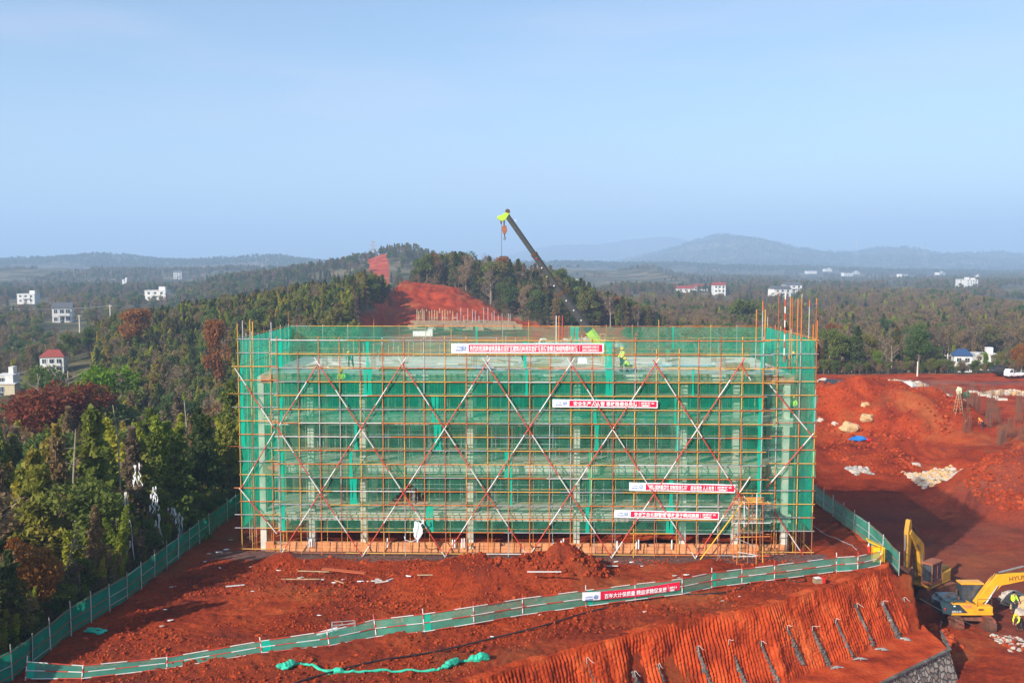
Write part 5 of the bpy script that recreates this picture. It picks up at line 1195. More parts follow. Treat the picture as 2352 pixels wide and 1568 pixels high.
# ------------------------------------------------------------------ excavators
def excavator(loc, rz, paint, cwt, lab, boom, stick, bucket, cab_mat, word=None, sub=None, house_rot=0, sc_=1.0, decals=True):
    """boom: (angle at the foot, bend angle, len1, len2) deg; stick, bucket: absolute angles (deg), length. x forward, y left"""
    r = empty('excavator', loc, rz, lab, 'excavator')
    for sy in (1, -1):
        t = bpy.data.objects.new('track', None); mbs = MB(); y0 = sy*1.2; prof = []
        Lh, R_ = 1.85, .44
        for a in range(90, 271, 20): prof.append((-Lh+R_*cos(rad(a)), R_+.02+R_*sin(rad(a))))
        for a in range(-90, 91, 20): prof.append((Lh+R_*cos(rad(a)), R_+.02+R_*sin(rad(a))))
        mbs.prism(prof, y0-.3, y0+.3)
        # shoes
        per = []; 
        for i in range(len(prof)):
            a = Vector(prof[i]); b = Vector(prof[(i+1)%len(prof)]); n_ = max(1, round((b-a).length/.19))
            for k in range(n_): per.append((a.lerp(b, k/n_), (b-a).normalized()))
        for p, d in per:
            nrm = Vector((d.y, -d.x)); q = p+nrm*.03; M = Matrix.Translation((q.x, y0, q.y))@Matrix(((d.x,0,nrm.x,0),(0,1,0,0),(d.y,0,nrm.y,0),(0,0,0,1)))
            mbs.box(-.075,.075,-.31,.31,-.02,.02,M=M); mbs.box(-.012,.012,-.3,.3,.02,.05,M=M)
        for k in range(6): x = -1.5+k*.6; mbs.bar((x, y0-.33, .3), (x, y0+.33, .3), .14, n=10, m=0)
        mbs.bar((Lh,y0-.33,.46),(Lh,y0+.33,.46),.3,n=12); mbs.bar((-Lh,y0-.33,.46),(-Lh,y0+.33,.46),.3,n=12)
        bpy.data.objects.remove(t); to = mbs.build('track', M_trk, r)
    mb = MB(); P = []
    # arched carbody between the tracks
    mb.box(-.75,.75,-.95,.95,.55,.85); mb.prism([(-.9,.45),(-.7,.8),(.7,.8),(.9,.45),(.6,.6),(-.6,.6)], -1.0, 1.0); mb.bar((0,0,.8),(0,0,1.02),.62,n=18); mb.build('undercarriage', M_trk, r)
    hs = bpy.data.objects.new('upper_house', None); bpy.data.objects.remove(hs)
    Mh = Matrix.Rotation(house_rot, 4, 'Z')
    T = lambda name, mb, m, bevel=0, smooth=False, par=None: (lambda o: (setattr(o, 'matrix_local', Mh) if par is None else None, o)[1])(mb.build(name, m, par or r, bevel=bevel, smooth=smooth))
    mb = MB(); mb.box(-1.75,1.55,-1.3,1.3,1.02,1.2); mb.box(-.15,1.5,-1.28,-.62,1.2,1.72); mb.prism([(-1.75,1.2),(-1.75,1.95),(-.2,1.95),(.55,1.62),(.55,1.2)], -1.29, -.45)
    mb.prism([(-1.75,1.2),(-1.75,1.95),(-.35,1.95),(-.35,1.2)], -.45, 1.29); body = T('upper_body', mb, paint, .05)
    mb = MB(); prof = []
    for a in range(-62, 63, 12): prof.append((-1.15-1.5*cos(rad(a)), 1.55*sin(rad(a))*.93))
    vs = [(x, y, 1.08) for x, y in prof]+[(x, y, 1.95) for x, y in prof]+[(-1.72, 1.31, 1.08), (-1.72, -1.31, 1.08), (-1.72, 1.31, 1.95), (-1.72, -1.31, 1.95)]
    n_ = len(prof); fs = [(i+1, i, n_+i, n_+i+1) for i in range(n_-1)]+[tuple([2*n_+2]+list(range(2*n_-1, n_-1, -1))[0:n_]+[2*n_+3])[::-1]]+[tuple([2*n_+1]+list(range(0, n_))+[2*n_])[::-1]]
    mb.add(vs, fs); mb.add([(prof[0][0],prof[0][1],1.08),(-1.72,-1.31,1.08),(-1.72,-1.31,1.95),(prof[0][0],prof[0][1],1.95)],[(0,1,2,3)]); mb.add([(prof[-1][0],prof[-1][1],1.08),(-1.72,1.31,1.08),(-1.72,1.31,1.95),(prof[-1][0],prof[-1][1],1.95)],[(3,2,1,0)])
    cw = T('counterweight', mb, cwt)
    mb = MB(); mb.box(-2.1,-.55,-1.0,1.0,1.955,2.14); mb.box(-1.5,-.7,-.7,.2,2.14,2.22); T('engine_hood', mb, cwt, .05)
    mb = MB(); mb.box(-1.85,-1.2,-.3,-.1,2.225,2.25); mb.box(-1.2,-.8,.3,.6,2.145,2.2); mb.bar((-.6,.45,2.0),(-.6,.45,2.55),.07,n=10); mb.bar((-1.0,-.85,2.15),(-1.0,-.85,2.35),.1,n=10); T('exhaust_and_vents', mb, M_cl)
    mb = MB()
    for (a, b) in (((-1.6,-1.25,1.95),(-1.6,-1.25,2.2)),((.3,-1.25,1.7),(.3,-1.25,2.3)),((1.4,-1.25,1.7),(1.4,-1.25,2.3))): mb.bar(a, b, .022)
    mb.bar((.3,-1.25,2.3),(1.4,-1.25,2.3),.022); mb.bar((.3,-1.25,2.02),(1.4,-1.25,2.02),.018); T('handrail', mb, M_cl)
    # cab: frame posts, glass, roof
    c = MB(); x0,x1,y0,y1,z0,z1 = -.25,1.5,.38,1.28,1.2,2.92
    c.box(x0,x1,y0,y1,z0,z0+.32); c.box(x0,x0+.06,y0,y1,z0,z1)
    for (x, y) in ((x0+.02,y0),(x0+.02,y1-.07),(x0+.75,y1-.07),(x0+.75,y0),(x1-.13,y0),(x1-.13,y1-.07)): c.box(x, x+.07, y, y+.07, z0+.3, z1)
    for z in (z0+.55,): c.box(x0+.75,x1-.1,y1-.05,y1-.01,z-.02,z+.03)
    cab = T('cab', c, cab_mat, .015)
    c = MB(); c.box(x0-.04,x1+.02,y0-.03,y1+.03,z1,z1+.12); c.box(x0+.3,x1-.35,y0+.2,y1-.2,z1+.12,z1+.15); o = c.build('cab_roof', paint if cab_mat is not M_rb else cab_mat, cab, bevel=.05)
    c = MB(); c.box(x0+.09,x1-.14,y0+.02,y0+.035,z0+.34,z1-.01); c.box(x0+.09,x1-.14,y1-.035,y1-.02,z0+.34,z1-.01); c.box(x1-.11,x1-.095,y0+.05,y1-.05,z0+.34,z1-.01); c.build('cab_glass', M_glass, cab)
    c = MB(); c.box(.35,.8,.62,1.02,1.55,1.7); c.box(.3,.42,.62,1.02,1.6,2.2); c.build('seat', M_black, cab)
    # boom
    a1, bend, l1, l2 = boom; f0 = Vector((.75, 0, 1.5)); k1 = f0+Vector((cos(rad(a1))*l1, 0, sin(rad(a1))*l1)); k2 = k1+Vector((cos(rad(a1-bend))*l2, 0, sin(rad(a1-bend))*l2))
    def plate(mb, pts, half, w_):
        """pts: centre line with (x,z), half: depths; extruded +-w_"""
        up = []; dn = []
        for i, p in enumerate(pts):
            d = (pts[min(i+1,len(pts)-1)]-pts[max(0,i-1)]).normalized(); nn = Vector((-d.z, 0, d.x)); up.append(p+nn*half[i]); dn.append(p-nn*half[i])
        n_ = len(pts); vs = [Vector((p.x, s_*w_, p.z)) for s_ in (1,-1) for p in up+dn]
        fs = []
        for i in range(n_-1):
            fs += [(i, i+1, n_+i+1, n_+i), (2*n_+i+1, 2*n_+i, 3*n_+i, 3*n_+i+1), (i+1, i, 2*n_+i, 2*n_+i+1), (n_+i, n_+i+1, 3*n_+i+1, 3*n_+i)]
        fs += [(0, n_, 3*n_, 2*n_), (n_-1, 3*n_-1, 4*n_-1, 2*n_-1)]
        mb.add(vs, fs)
    mb = MB(); mids = [f0, f0.lerp(k1, .35), f0.lerp(k1, .8), k1+Vector((.0,0,.0)), k1.lerp(k2, .2), k1.lerp(k2, .6), k2]
    plate(mb, mids, [.22,.32,.42,.47,.42,.30,.2], .27); bo = T('boom', mb, paint, .03)
    bl_ = f0+Vector((.35,0,-.25)); 
    mb = MB()
    for s_ in (-.36,.36):
        e = f0.lerp(k1, .85)+Vector((.1,0,-.1)); m_ = bl_.lerp(e, .58); mb.bar((bl_.x,s_,bl_.z), (m_.x,s_,m_.z), .09, m=0, n=10); mb.bar((m_.x,s_,m_.z),(e.x,s_,e.z),.055,m=1,n=8)
    mb.build('boom_cylinder', [M_steel, M_chrome], bo); 
    d2 = (k2-k1).normalized(); nn = Vector((-d2.z,0,d2.x)); s0 = k1+nn*.52+d2*.1; s_dir = Vector((cos(rad(stick[0])),0,sin(rad(stick[0])))); sb = k2-s_dir*.75+Vector((0,0,.2)); se = k2+s_dir*stick[1]
    mb = MB(); m_ = s0.lerp(sb, .6); mb.bar(s0, m_, .085, n=10); mb.bar(m_, sb, .05, m=1, n=8); mb.build('stick_cylinder', [M_steel if decals else M_cl, M_chrome], bo)
    mb = MB()
    for w_ in (-.1,.1): mb.tube([f0+Vector((0,w_,.25)), k1+Vector((-.25,w_,.5)), k1+nn*.45+d2*.4+Vector((0,w_,0)), k2+nn*.25+Vector((0,w_,0))], .025, n=5)
    mb.build('hydraulic_hose', M_black, bo)
    mb = MB(); plate(mb, [sb, k2, k2.lerp(se,.25), se], [.12,.34,.26,.13], .18); st_ = T('stick', mb, paint, .02)
    bd = Vector((cos(rad(bucket)),0,sin(rad(bucket)))); mb = MB(); q0 = k2+s_dir*.2+Vector((-s_dir.z,0,s_dir.x))*.38; q1 = se-s_dir*.6+Vector((-s_dir.z,0,s_dir.x))*.42; m_ = q0.lerp(q1,.6); mb.bar(q0,m_,.075,n=10); mb.bar(m_,q1,.045,m=1,n=8); mb.bar(q1, se+bd*.35, .05, m=0); mb.bar(q1, se-s_dir*.3, .05, m=0); mb.build('bucket_cylinder', [M_steel, M_chrome], st_)
    bn = Vector((-bd.z,0,bd.x)); 
    prof = [se-bn*.1, se+bn*.35+bd*.05, se+bn*.55+bd*.45, se+bn*.35+bd*.95, se-bn*.15+bd*1.2, se-bn*.6+bd*1.15, se-bn*.55+bd*1.1, se-bn*.15+bd*1.1, se+bn*.25+bd*.88, se+bn*.42+bd*.45, se+bn*.25+bd*.1, se-bn*.1+bd*.06]
    mb = MB(); n_ = len(prof); vs = [Vector((p.x,s_*.6,p.z)) for s_ in (1,-1) for p in prof]; mb.add(vs, [(i,(i+1)%n_,n_+(i+1)%n_,n_+i) for i in range(n_)])
    for s_ in (.6,-.6): pp = [prof[i] for i in (0,1,2,3,4,5)]; mb.add([Vector((p.x,s_,p.z)) for p in pp], [tuple(range(6))])
    for k in range(5): y = -.5+k*.25; e = prof[5]; mb.bar((e.x,y,e.z),((e-bn*.22).x,y,(e-bn*.22).z),.05,n=4,r2=.02)
    T('bucket', mb, M_trk)
    if word:
        ang = rad(a1-bend); q = k1.lerp(k2, .22); 
        o = text_mesh('lettering', word, .52, M_cl, bo, (0,0,0), maxw=l2*.62, bold=.01)
        o.matrix_local = Matrix.Translation(q+Vector((0,-.285,-.2)))@Matrix.Rotation(-ang,4,'Y')@Matrix.Rotation(pi/2,4,'X')
        o = text_mesh('lettering', word, .42, M_text, cw, (0,0,0), maxw=1.9, bold=.01)   # bent round the counterweight
        me = o.data
        for v_ in me.vertices:
            a = (v_.co.x/1.9-.5)*1.28*-1-.22; y_ = v_.co.y; v_.co = Vector((-1.15-1.53*cos(a), 1.46*sin(a), 1.33+y_))
        # model tag and colour flash on the side
        o = text_mesh('lettering', '220LC-9S', .2, M_text, body, (-1.72,-1.31,1.27), maxw=.75, bold=.0)
        mb = MB(); mb.box(-1.6,-1.45,-1.312,-1.302,1.72,1.82); mb.build('label_plate', M_plas, body)
        mb = MB(); mb.add([(-1.76,-1.305,1.22),(-.45,-1.305,1.22),(-1.15,-1.305,1.9),(-1.76,-1.305,1.9)],[(0,1,2,3)]); mb.build('dark_panel', cwt, body)
        mb = MB(); mb.add([(-.95,-1.3,1.86),(-.15,-1.3,1.83),(-.15,-1.3,1.6),(-.6,-1.3,1.58)],[(3,2,1,0)]); mb.build('side_decal', mat('decal', (.55,.2,.08), .5), body)
        mb = MB(); mb.box(.35,.75,-1.312,-1.302,1.42,1.55); mb.build('rating_plate', M_cl, body)
        mb = MB(); mb.sphere((-2.18,-1.16,1.5), .09, sc=(.6,.6,1)); mb.build('tail_mark', M_redc, cw)
    elif sub:
        q = k1.lerp(k2, .25); o = text_mesh('lettering', sub, .3, M_cl, bo, (0,0,0), maxw=l2*.35, bold=.01); ang = rad(a1-bend)
        for s_ in (1,-1):
            pass
        o.matrix_local = Matrix.Translation(q+Vector((l2*.2,.285,-.1)))@Matrix.Rotation(-ang,4,'Y')@Matrix.Rotation(pi,4,'Z')@Matrix.Rotation(pi/2,4,'X')
    r.scale = (sc_,)*3
    return r
e1 = gp(2222, 1431, -6.2)
excavator((e1.x, e1.y+.3, ztp(e1.x, e1.y)), rad(84), M_yp, M_dk, 'near yellow and dark blue excavator with its boom reaching out of frame', (50, 42, 2.6, 3.6), (-62, 2.6), -120, M_dk, word='HYUNDAI', house_rot=rad(-84), sc_=.97)
e2 = gp(2125, 1368, -6.2)
excavator((e2.x+.2, e2.y+.6, ztp(e2.x, e2.y)), rad(-147), M_yo, M_yo, 'older rusty yellow excavator behind the bank, its arm raised then folded down', (78, 36, 2.7, 2.4), (-88, 2.9), -60, M_rb, sub='KOMATSU' if False else '360', house_rot=rad(8), sc_=1.02, decals=False)
q = ap(2343, 1398, 72.5); person((q.x, q.y, ztp(q.x, q.y)), rad(120), 'person in a yellow-green vest bending by the rocks at the right edge', 'bend', M_hv)
q = ap(2328, 1378, 76); person((q.x, q.y, ztp(q.x, q.y)), rad(200), 'person in a yellow-green vest standing behind the near excavator by the rocks', 'stand', M_hv, helmet=None)
# thin black cable from the platform corner over to the right edge
def sag_cable(a, b, sag, r_, m, lab, name='overhead_cable', cat='cable'):
    mb = MB(); P = [a.lerp(b, t)+Vector((0,0,-4*sag*t*(1-t))) for t in np.linspace(0,1,24)]; mb.tube([p-a for p in P], r_, n=5); o = mb.build(name, m); o.location = a; tag(o, lab, cat)
sag_cable(ap(2045,1330,70.4), ap(2375,1480,66), .6, .03, M_black, 'black cable strung from the bank corner past the near excavator')
# rear of the site: truck crane
def crane():
    Y = 112; tip = ap(1163, 493, Y); low = ap(1378, 790, Y); d = (tip-low).normalized(); piv = low-d*((low.z-3.0)/d.z); piv = low+(low-tip)*((low.z-3.0)/(tip.z-low.z))
    g = ztp(piv.x, piv.y); r = empty('truck_crane', (piv.x, piv.y, g), 0, 'truck crane behind the building with a long dark boom slanting up to the left', 'crane'); o_ = r.location
    L = lambda p: Vector(p)-o_
    def sect(p, q, w_, h_, m, name):
        mb = MB(); dd = (q-p).normalized(); s_ = Vector((0,1,0)); u_ = s_.cross(dd).normalized()*-1
        prof = [(-w_/2,h_/2),(w_/2,h_/2),(w_/2,-h_*.2),(w_*.25,-h_/2),(-w_*.25,-h_/2),(-w_/2,-h_*.2)]
        vs = [L(p)+s_*a+u_*b for a, b in prof]+[L(q)+s_*a+u_*b for a, b in prof]
        mb.add(vs, [(i,(i+1)%6,6+(i+1)%6,6+i) for i in range(6)]+[tuple(range(5,-1,-1)), tuple(range(6,12))]); return mb.build(name, m, r)
    A = tip; B_ = ap(1227,584,Y); C_ = ap(1289,673,Y); D_ = ap(1354,760,Y)
    sect(D_+(C_-D_)*1.0, B_, .62, .72, M_boom, 'middle_boom_section'); sect(B_+(B_-A).normalized()*.5, A, .5, .58, M_boom, 'top_boom_section'); sect(D_-(C_-D_)*.02, C_+(B_-C_)*.02, .74, .86, M_boom, 'lower_boom_section'); sect(piv, D_, .9, 1.05, M_lime, 'base_boom_section')
    for q, s_ in ((B_, .8), (C_, .94)): sect(q-(tip-q).normalized()*.15, q+(tip-q).normalized()*.12, s_*.9, s_, M_cl, 'boom_collar')
    mb = MB()
    for (x, y, m) in ((1184,506,0),(1232,594,1),(1244,615,0),(1256,635,2),(1272,656,0),(1300,690,0),(1317,712,0),(1334,735,0)): p = L(ap(x, y, Y)); mb.box(p.x-.07,p.x+.07,-.48,-.44,p.z-.07,p.z+.05,m=m)
    mb.build('boom_marks', [M_plas, M_redc, M_lime], r)
    mb = MB(); t = L(tip); mb.prism([(t.x+.35,t.z+.1),(t.x-.1,t.z+.25),(t.x-.6,t.z-.1),(t.x-1.0,t.z-.15),(t.x-1.05,t.z-.45),(t.x-.5,t.z-.75),(t.x-.1,t.z-.6)], -.3, .3); mb.build('boom_head', M_lime, r, bevel=.03)
    mb = MB(); mb.bar((t.x+.15,-.25,t.z+.35),(t.x+.15,.25,t.z+.35),.28,n=12); mb.build('sheave', M_cl, r)
    hx = ap(1159,525,Y); h_ = L(hx); mb = MB()
    for y in (-.12,0,.12): mb.bar((h_.x-.05+y*.5,y,t.z-.6),(h_.x-.05+y*.5,y,h_.z+.3),.025)
    mb.build('hoist_rope', M_cl, r)
    mb = MB(); mb.prism([(h_.x-.28,h_.z+.3),(h_.x+.2,h_.z+.35),(h_.x+.28,h_.z-.3),(h_.x+.1,h_.z-.6),(h_.x-.15,h_.z-.6),(h_.x-.3,h_.z-.2)], -.2,.2); hb = mb.build('hook_block', [M_rb], r, bevel=.03); mb = MB(); mb.tube([(h_.x,0,h_.z-.6),(h_.x,0,h_.z-.95),(h_.x+.12,0,h_.z-1.1),(h_.x+.02,0,h_.z-1.25),(h_.x-.12,0,h_.z-1.12)],.06,n=6); mb.build('hook', M_cl, hb)
    mb = MB(); s0 = L(ap(1152,505,Y)); mb.bar(s0,(s0.x,0,L(ap(1152,775,Y)).z),.022); mb.bar((s0.x-.05,0,s0.z-.1),(s0.x-.05,0,s0.z-.45),.09); mb.build('tag_line', M_cl, r)
    # carrier, partly hidden behind the building
    mb = MB(); mb.box(-4.5,6.5,-1.25,1.25,.9,1.4); mb.box(-6.6,-4.6,-1.25,1.25,.8,2.6); mb.build('carrier', M_lime, r, bevel=.05)
    mb = MB(); mb.box(-6.62,-5.4,-1.27,1.27,1.7,2.4); mb.build('cab_glass', M_glass, r)
    for x in (-5.6,-3.4,2.2,3.6,5.0):
        for y in (-1.15,1.15): mb = MB(); mb.bar((x,y-.2,.55),(x,y+.2,.55),.55,n=18); mb.build('wheel', M_black, r)
    mb = MB(); mb.box(-.6,3.2,-1.1,1.1,1.45,3.2); mb.build('slewing_house', M_lime, r, bevel=.05)
    for x in (-3.0, 6.2):
        for y in (-2.6,2.6): mb = MB(); mb.bar((x,0,1.1),(x,y,1.1),.12); mb.bar((x,y,1.1),(x,y,.05),.08); mb.bar((x,y,.0),(x,y,.08),.3,n=12); mb.build('outrigger', M_lime, r)
crane()
# guyed striped rods standing behind the scaffold near the crane
for i, (x, y0, y1, m, lab) in enumerate(((1275,745,722,0,'thin white rod rising above the back net, left of the crane boom'),(1281,745,722,1,'thin orange rod beside a white one above the back net'),(1289,745,721,2,'thin red rod above the back net just left of the crane boom'))):
    a = ap(x, 760, 88.2); b = ap(x, y1, 88.2); mb = MB(); mb.bar((0,0,0),(0,0,b.z-13.2),.04,m=m); o = mb.build('steel_rod', [M_wh, M_or, M_rd]); o.location = (a.x, 86.0, 13.2); tag(o, lab, 'rod')
# ------------------------------------------------------------------ trees
def quads_from(C, size, rng, flat=.0, droop=0):
    """leaf clumps: one slightly irregular quad per centre"""
    n = len(C); u = rng.normal(size=(n,3)); u /= np.linalg.norm(u, axis=1, keepdims=True); w_ = rng.normal(size=(n,3)); w_[:,2] -= droop
    v = np.cross(u, w_); v /= np.linalg.norm(v, axis=1, keepdims=True)+1e-9
    s = size*rng.uniform(.6,1.3,(n,1)); a = u*s; b = v*s*rng.uniform(.45,.8,(n,1))
    V = np.stack([C-a*.5-b*.5, C+a*.6-b*.35, C+a*.45+b*.55, C-a*.55+b*.4], 1).reshape(-1,3)
    return V, np.arange(n*4).reshape(-1,4)
def proto_conifer(seed, h=10, R=1.5, n=1500, bare=.22, ls=.30, top=.9):
    r = np.random.default_rng(seed); t = r.random(n)**.85; nb = 16; k = np.floor(t*nb); z = h*(bare+(1-bare)*(k+r.normal(0,.22,n))/nb); tt = (z/h-bare)/(1-bare)
    rad_ = R*(1-np.clip(tt,0,1))**top*(.75+.5*np.sin(k*2.3+seed))+.12; a = r.uniform(0,2*pi,n); lob = 1+.35*np.sin(a*3+k*1.7); rr = rad_*lob*np.sqrt(r.uniform(.15,1,n))
    C = np.stack([rr*np.cos(a), rr*np.sin(a), z-rr*.35], 1); return quads_from(C, ls, r, droop=.6)
def proto_broad(seed, h=9, R=2.6, n=3600, ls=.27, blobs=13, z0=.35):
    r = np.random.default_rng(seed); B = []
    for i in range(blobs): a = r.uniform(0,2*pi); q = r.uniform(0,.75)*R; zz = h*r.uniform(z0+.12,.88); B.append((q*cos(a)*(1.1-.5*abs(zz/h-.6)), q*sin(a), zz, R*r.uniform(.32,.55)))
    B.append((0,0,h*.86,R*.45)); B = np.array(B); k = r.integers(0,len(B),n); d = r.normal(size=(n,3)); d /= np.linalg.norm(d,axis=1,keepdims=True); rr = B[k,3:4]*r.uniform(.6,1.08,(n,1))
    C = B[k,:3]+d*rr*np.array([1,1,.8]); C = C[C[:,2] > h*.18]; return quads_from(C, ls, r)
def proto_feather(seed, h=11, n=3600, ls=.29):
    r = np.random.default_rng(seed); Cs = []
    for i in range(7):
        a = r.uniform(0,2*pi); ln = r.uniform(.7,1.0)*h; sp_ = r.uniform(.5,1.9); t = r.random(n//7)**.7*.8+.2
        x = cos(a)*sp_*t**2; y = sin(a)*sp_*t**2; z = ln*(t-.10*t**4); rr = (.75*np.sin(pi*np.clip(t,0,1)**.8)+.15)*np.sqrt(r.random(len(t))); b = r.uniform(0,2*pi,len(t))
        Cs.append(np.stack([x+rr*np.cos(b), y+rr*np.sin(b), z-rr*.3],1))
    return quads_from(np.concatenate(Cs), ls, r, droop=1.0)
def limbs(seed, h, R, n1=7, thick=.13, twig=2, up=.5, z0=.3):
    r = random.Random(seed); mb = MB(); top = Vector((r.uniform(-.3,.3), r.uniform(-.3,.3), h*.95)); mb.tube([(0,0,-.6),(.05,0,h*.35),(top.x*.5,top.y*.5,h*.65),top],[thick*1.5,thick*1.05,thick*.6,.03],n=6)
    tips = []
    for i in range(n1):
        z = h*(z0+(.9-z0)*(i+.5)/n1); a = r.uniform(0,2*pi); l = R*(1.05-.6*(i/n1))*r.uniform(.8,1.15); p = Vector((top.x*z/h*.6, top.y*z/h*.6, z)); q = p+Vector((cos(a)*l, sin(a)*l, l*up)); mb.tube([p, p.lerp(q,.5)+Vector((0,0,-.08*l)), q],[thick*.5,thick*.33,.02],n=4); tips.append((p,q))
        for k in range(twig): t = r.uniform(.35,.9); c = p.lerp(q,t); e = c+Vector((r.uniform(-.5,.5)*l,r.uniform(-.5,.5)*l,r.uniform(.2,.6)*l)); mb.tube([c,e],[thick*.2,.012],n=3); tips.append((c,e))
    return mb, tips
def crown_mesh(name, VF, m): return np_mesh(name, VF[0], VF[1], [m])
CR = {}; TR = {}
def proto_bare(seed, n=1100):
    mb, tips = limbs(seed, 9, 2.7, 11, .12, 5, .75, .22); r = np.random.default_rng(seed); P = []
    for k in range(n): p, q = tips[r.integers(0,len(tips))]; t = r.uniform(.5,1.1); c = p.lerp(q,t); P.append((c.x+r.normal(0,.28), c.y+r.normal(0,.28), c.z+r.normal(0,.28)))
    return mb, quads_from(np.array(P), .22, r)
for s_ in range(3):
    CR[('conifer',s_)] = crown_mesh('crown', proto_conifer(s_+1, 10, 1.55+.25*s_, 3000), M_lf['conifer']); mb, _ = limbs(s_, 10, .9, 8, .11, 1, -.1, .2); TR[('conifer',s_)] = mb.build('tmp', M_bark).data
    CR[('broad',s_)] = crown_mesh('crown', proto_broad(s_+11), M_lf['broad']); mb, _ = limbs(s_+4, 8, 1.8, 7, .16, 2); TR[('broad',s_)] = mb.build('tmp', M_bark).data
    CR[('feather',s_)] = crown_mesh('crown', proto_feather(s_+21), M_lf['feather']); mb, _ = limbs(s_+7, 9, .8, 4, .08, 1, .8); TR[('feather',s_)] = mb.build('tmp', M_bark).data
    mb, VF = proto_bare(s_+31); CR[('brown',s_)] = crown_mesh('crown', VF, M_lf['brown']); TR[('brown',s_)] = mb.build('tmp', M_barkp).data
    CR[('red',s_)] = crown_mesh('crown', proto_broad(s_+41, 8, 3.0, 6000, .17), M_lf['red']); TR[('red',s_)] = TR[('brown',s_)]
    CR[('orange',s_)] = crown_mesh('crown', proto_broad(s_+51, 9, 2.4, 3600, .24), M_lf['orange']); TR[('orange',s_)] = TR[('broad',s_)]
    CR[('lime',s_)] = crown_mesh('crown', proto_broad(s_+61, 9, 2.8, 3600, .24), M_lf['lime']); TR[('lime',s_)] = TR[('broad',s_)]
    CR[('cedar',s_)] = crown_mesh('crown', proto_conifer(s_+81, 10, 1.9+.2*s_, 3600, .12, .30, .75), M_lf['cedar']); TR[('cedar',s_)] = TR[('conifer',s_)]
    CR[('rusty',s_)] = crown_mesh('crown', proto_conifer(s_+71, 10, 1.5, 2400, .15, .3), M_lf['brown']); TR[('rusty',s_)] = TR[('conifer',s_)]
for o in [o for o in bpy.data.objects if o.name.startswith('tmp')]: bpy.data.objects.remove(o)
NH = dict(cedar=10, conifer=10, broad=9, feather=10.5, brown=10, red=8, orange=9, lime=9, rusty=10)
TN = dict(cedar='cedar_tree', conifer='conifer_tree', broad='broadleaf_tree', feather='bamboo_clump', brown='bare_tree', red='red_leaved_tree', orange='orange_leaved_tree', lime='green_tree', rusty='browning_conifer')
LBL = dict(cedar='olive green cedar-like tree', conifer='dark green conifer', broad='rounded dark green broadleaf tree', feather='feathery yellow-green bamboo clump', brown='half-bare brown winter tree', red='dull red-leaved tree', orange='orange autumn tree', lime='bright green leafy tree', rusty='browning conifer with rust-coloured foliage')
def tree(kind, x, y, h, where, label=None, grp=None, wide=1.0):
    z = ztp(x, y, False)-.2; r = empty(TN[kind], (x, y, z), random.uniform(0, 6.28), label or (LBL[kind]+' '+where), 'bamboo' if kind == 'feather' else 'tree', None if label else (grp or LBL[kind]+'s '+where))
    k = h/NH[kind]; r.scale = (k*wide*random.uniform(.9,1.15), k*wide*random.uniform(.9,1.15), k)
    v = random.randrange(3); link_mesh('crown', CR[(kind,v)], r); link_mesh('trunk', TR[(kind,v)], r); return r
def proj(x, y, z):
    k = y*cp-(z-H)*sp; return x/k*FD+1176, 784-(y*sp+(z-H)*cp)/k*FD
# named trees first
def tree_at(kind, dx, dy_top, Y, label, hmin=5, wide=1.0):
    p = ap(dx, dy_top, Y); z = ztp(p.x, p.y, False); return tree(kind, p.x, p.y, max(hmin, p.z-z), '', label=label, wide=wide)
special = []
def sp_(kind, dx, dyt, Y, lab, wide=1.0): special.append((ap(dx, dyt, Y).x, Y)); tree_at(kind, dx, dyt, Y, lab, wide=wide)
sp_('red', 150, 868, 118, 'large spreading dull red tree at left, below the red-roofed house', 1.15)
sp_('lime', 222, 832, 132, 'bright green round tree right behind the dull red tree', .9)
sp_('orange', 308, 700, 236, 'tall orange tree on the left shoulder of the wooded hill', 1.0)
sp_('orange', 492, 722, 190, 'narrow red-orange tree among the conifers above the scaffold corner', .5)
sp_('orange', 30, 1215, 62, 'orange-brown tree at the left edge, level with the scaffold foot', .6)
sp_('broad', 118, 838, 168, 'dark olive tree crowding the front of the red-roofed house', .8)
sp_('brown', 152, 846, 175, 'grey bare tree at the right corner of the red-roofed house', .8)
sp_('broad', 85, 830, 170, 'dark round evergreen in front of the red-roofed house', .9)
sp_('orange', 1960, 838, 212, 'yellow-orange tree at the foot of the trees right of the scaffold', .7)
sp_('brown', 95, 1245, 60, 'pale bare tree with thin upright branches at the lower left edge', .7)
sp_('orange', 1885, 775, 222, 'golden tree beside the tall scaffold poles', .8)
sp_('lime', 2262, 838, 208, 'bright green small tree beside the blue-roofed house', .6)
sp_('brown', 2248, 838, 214, 'small brown tree hiding the right half of the blue-roofed house', .8)
sp_('broad', 2300, 815, 214, 'dark olive tree in front of the pale flat-roofed house', .8)
sp_('brown', 2090, 760, 216, 'tall grey bare tree left of the blue-roofed house', 1.0)
sp_('orange', 2345, 862, 203, 'orange bush at the right edge in front of the houses', .6)
sp_('lime', 2015, 868, 207, 'low bright green bush by the pale rubble', .6)
sp_('broad', 1712, 683, 330, 'large olive round tree behind the right end of the scaffold', 1.3)
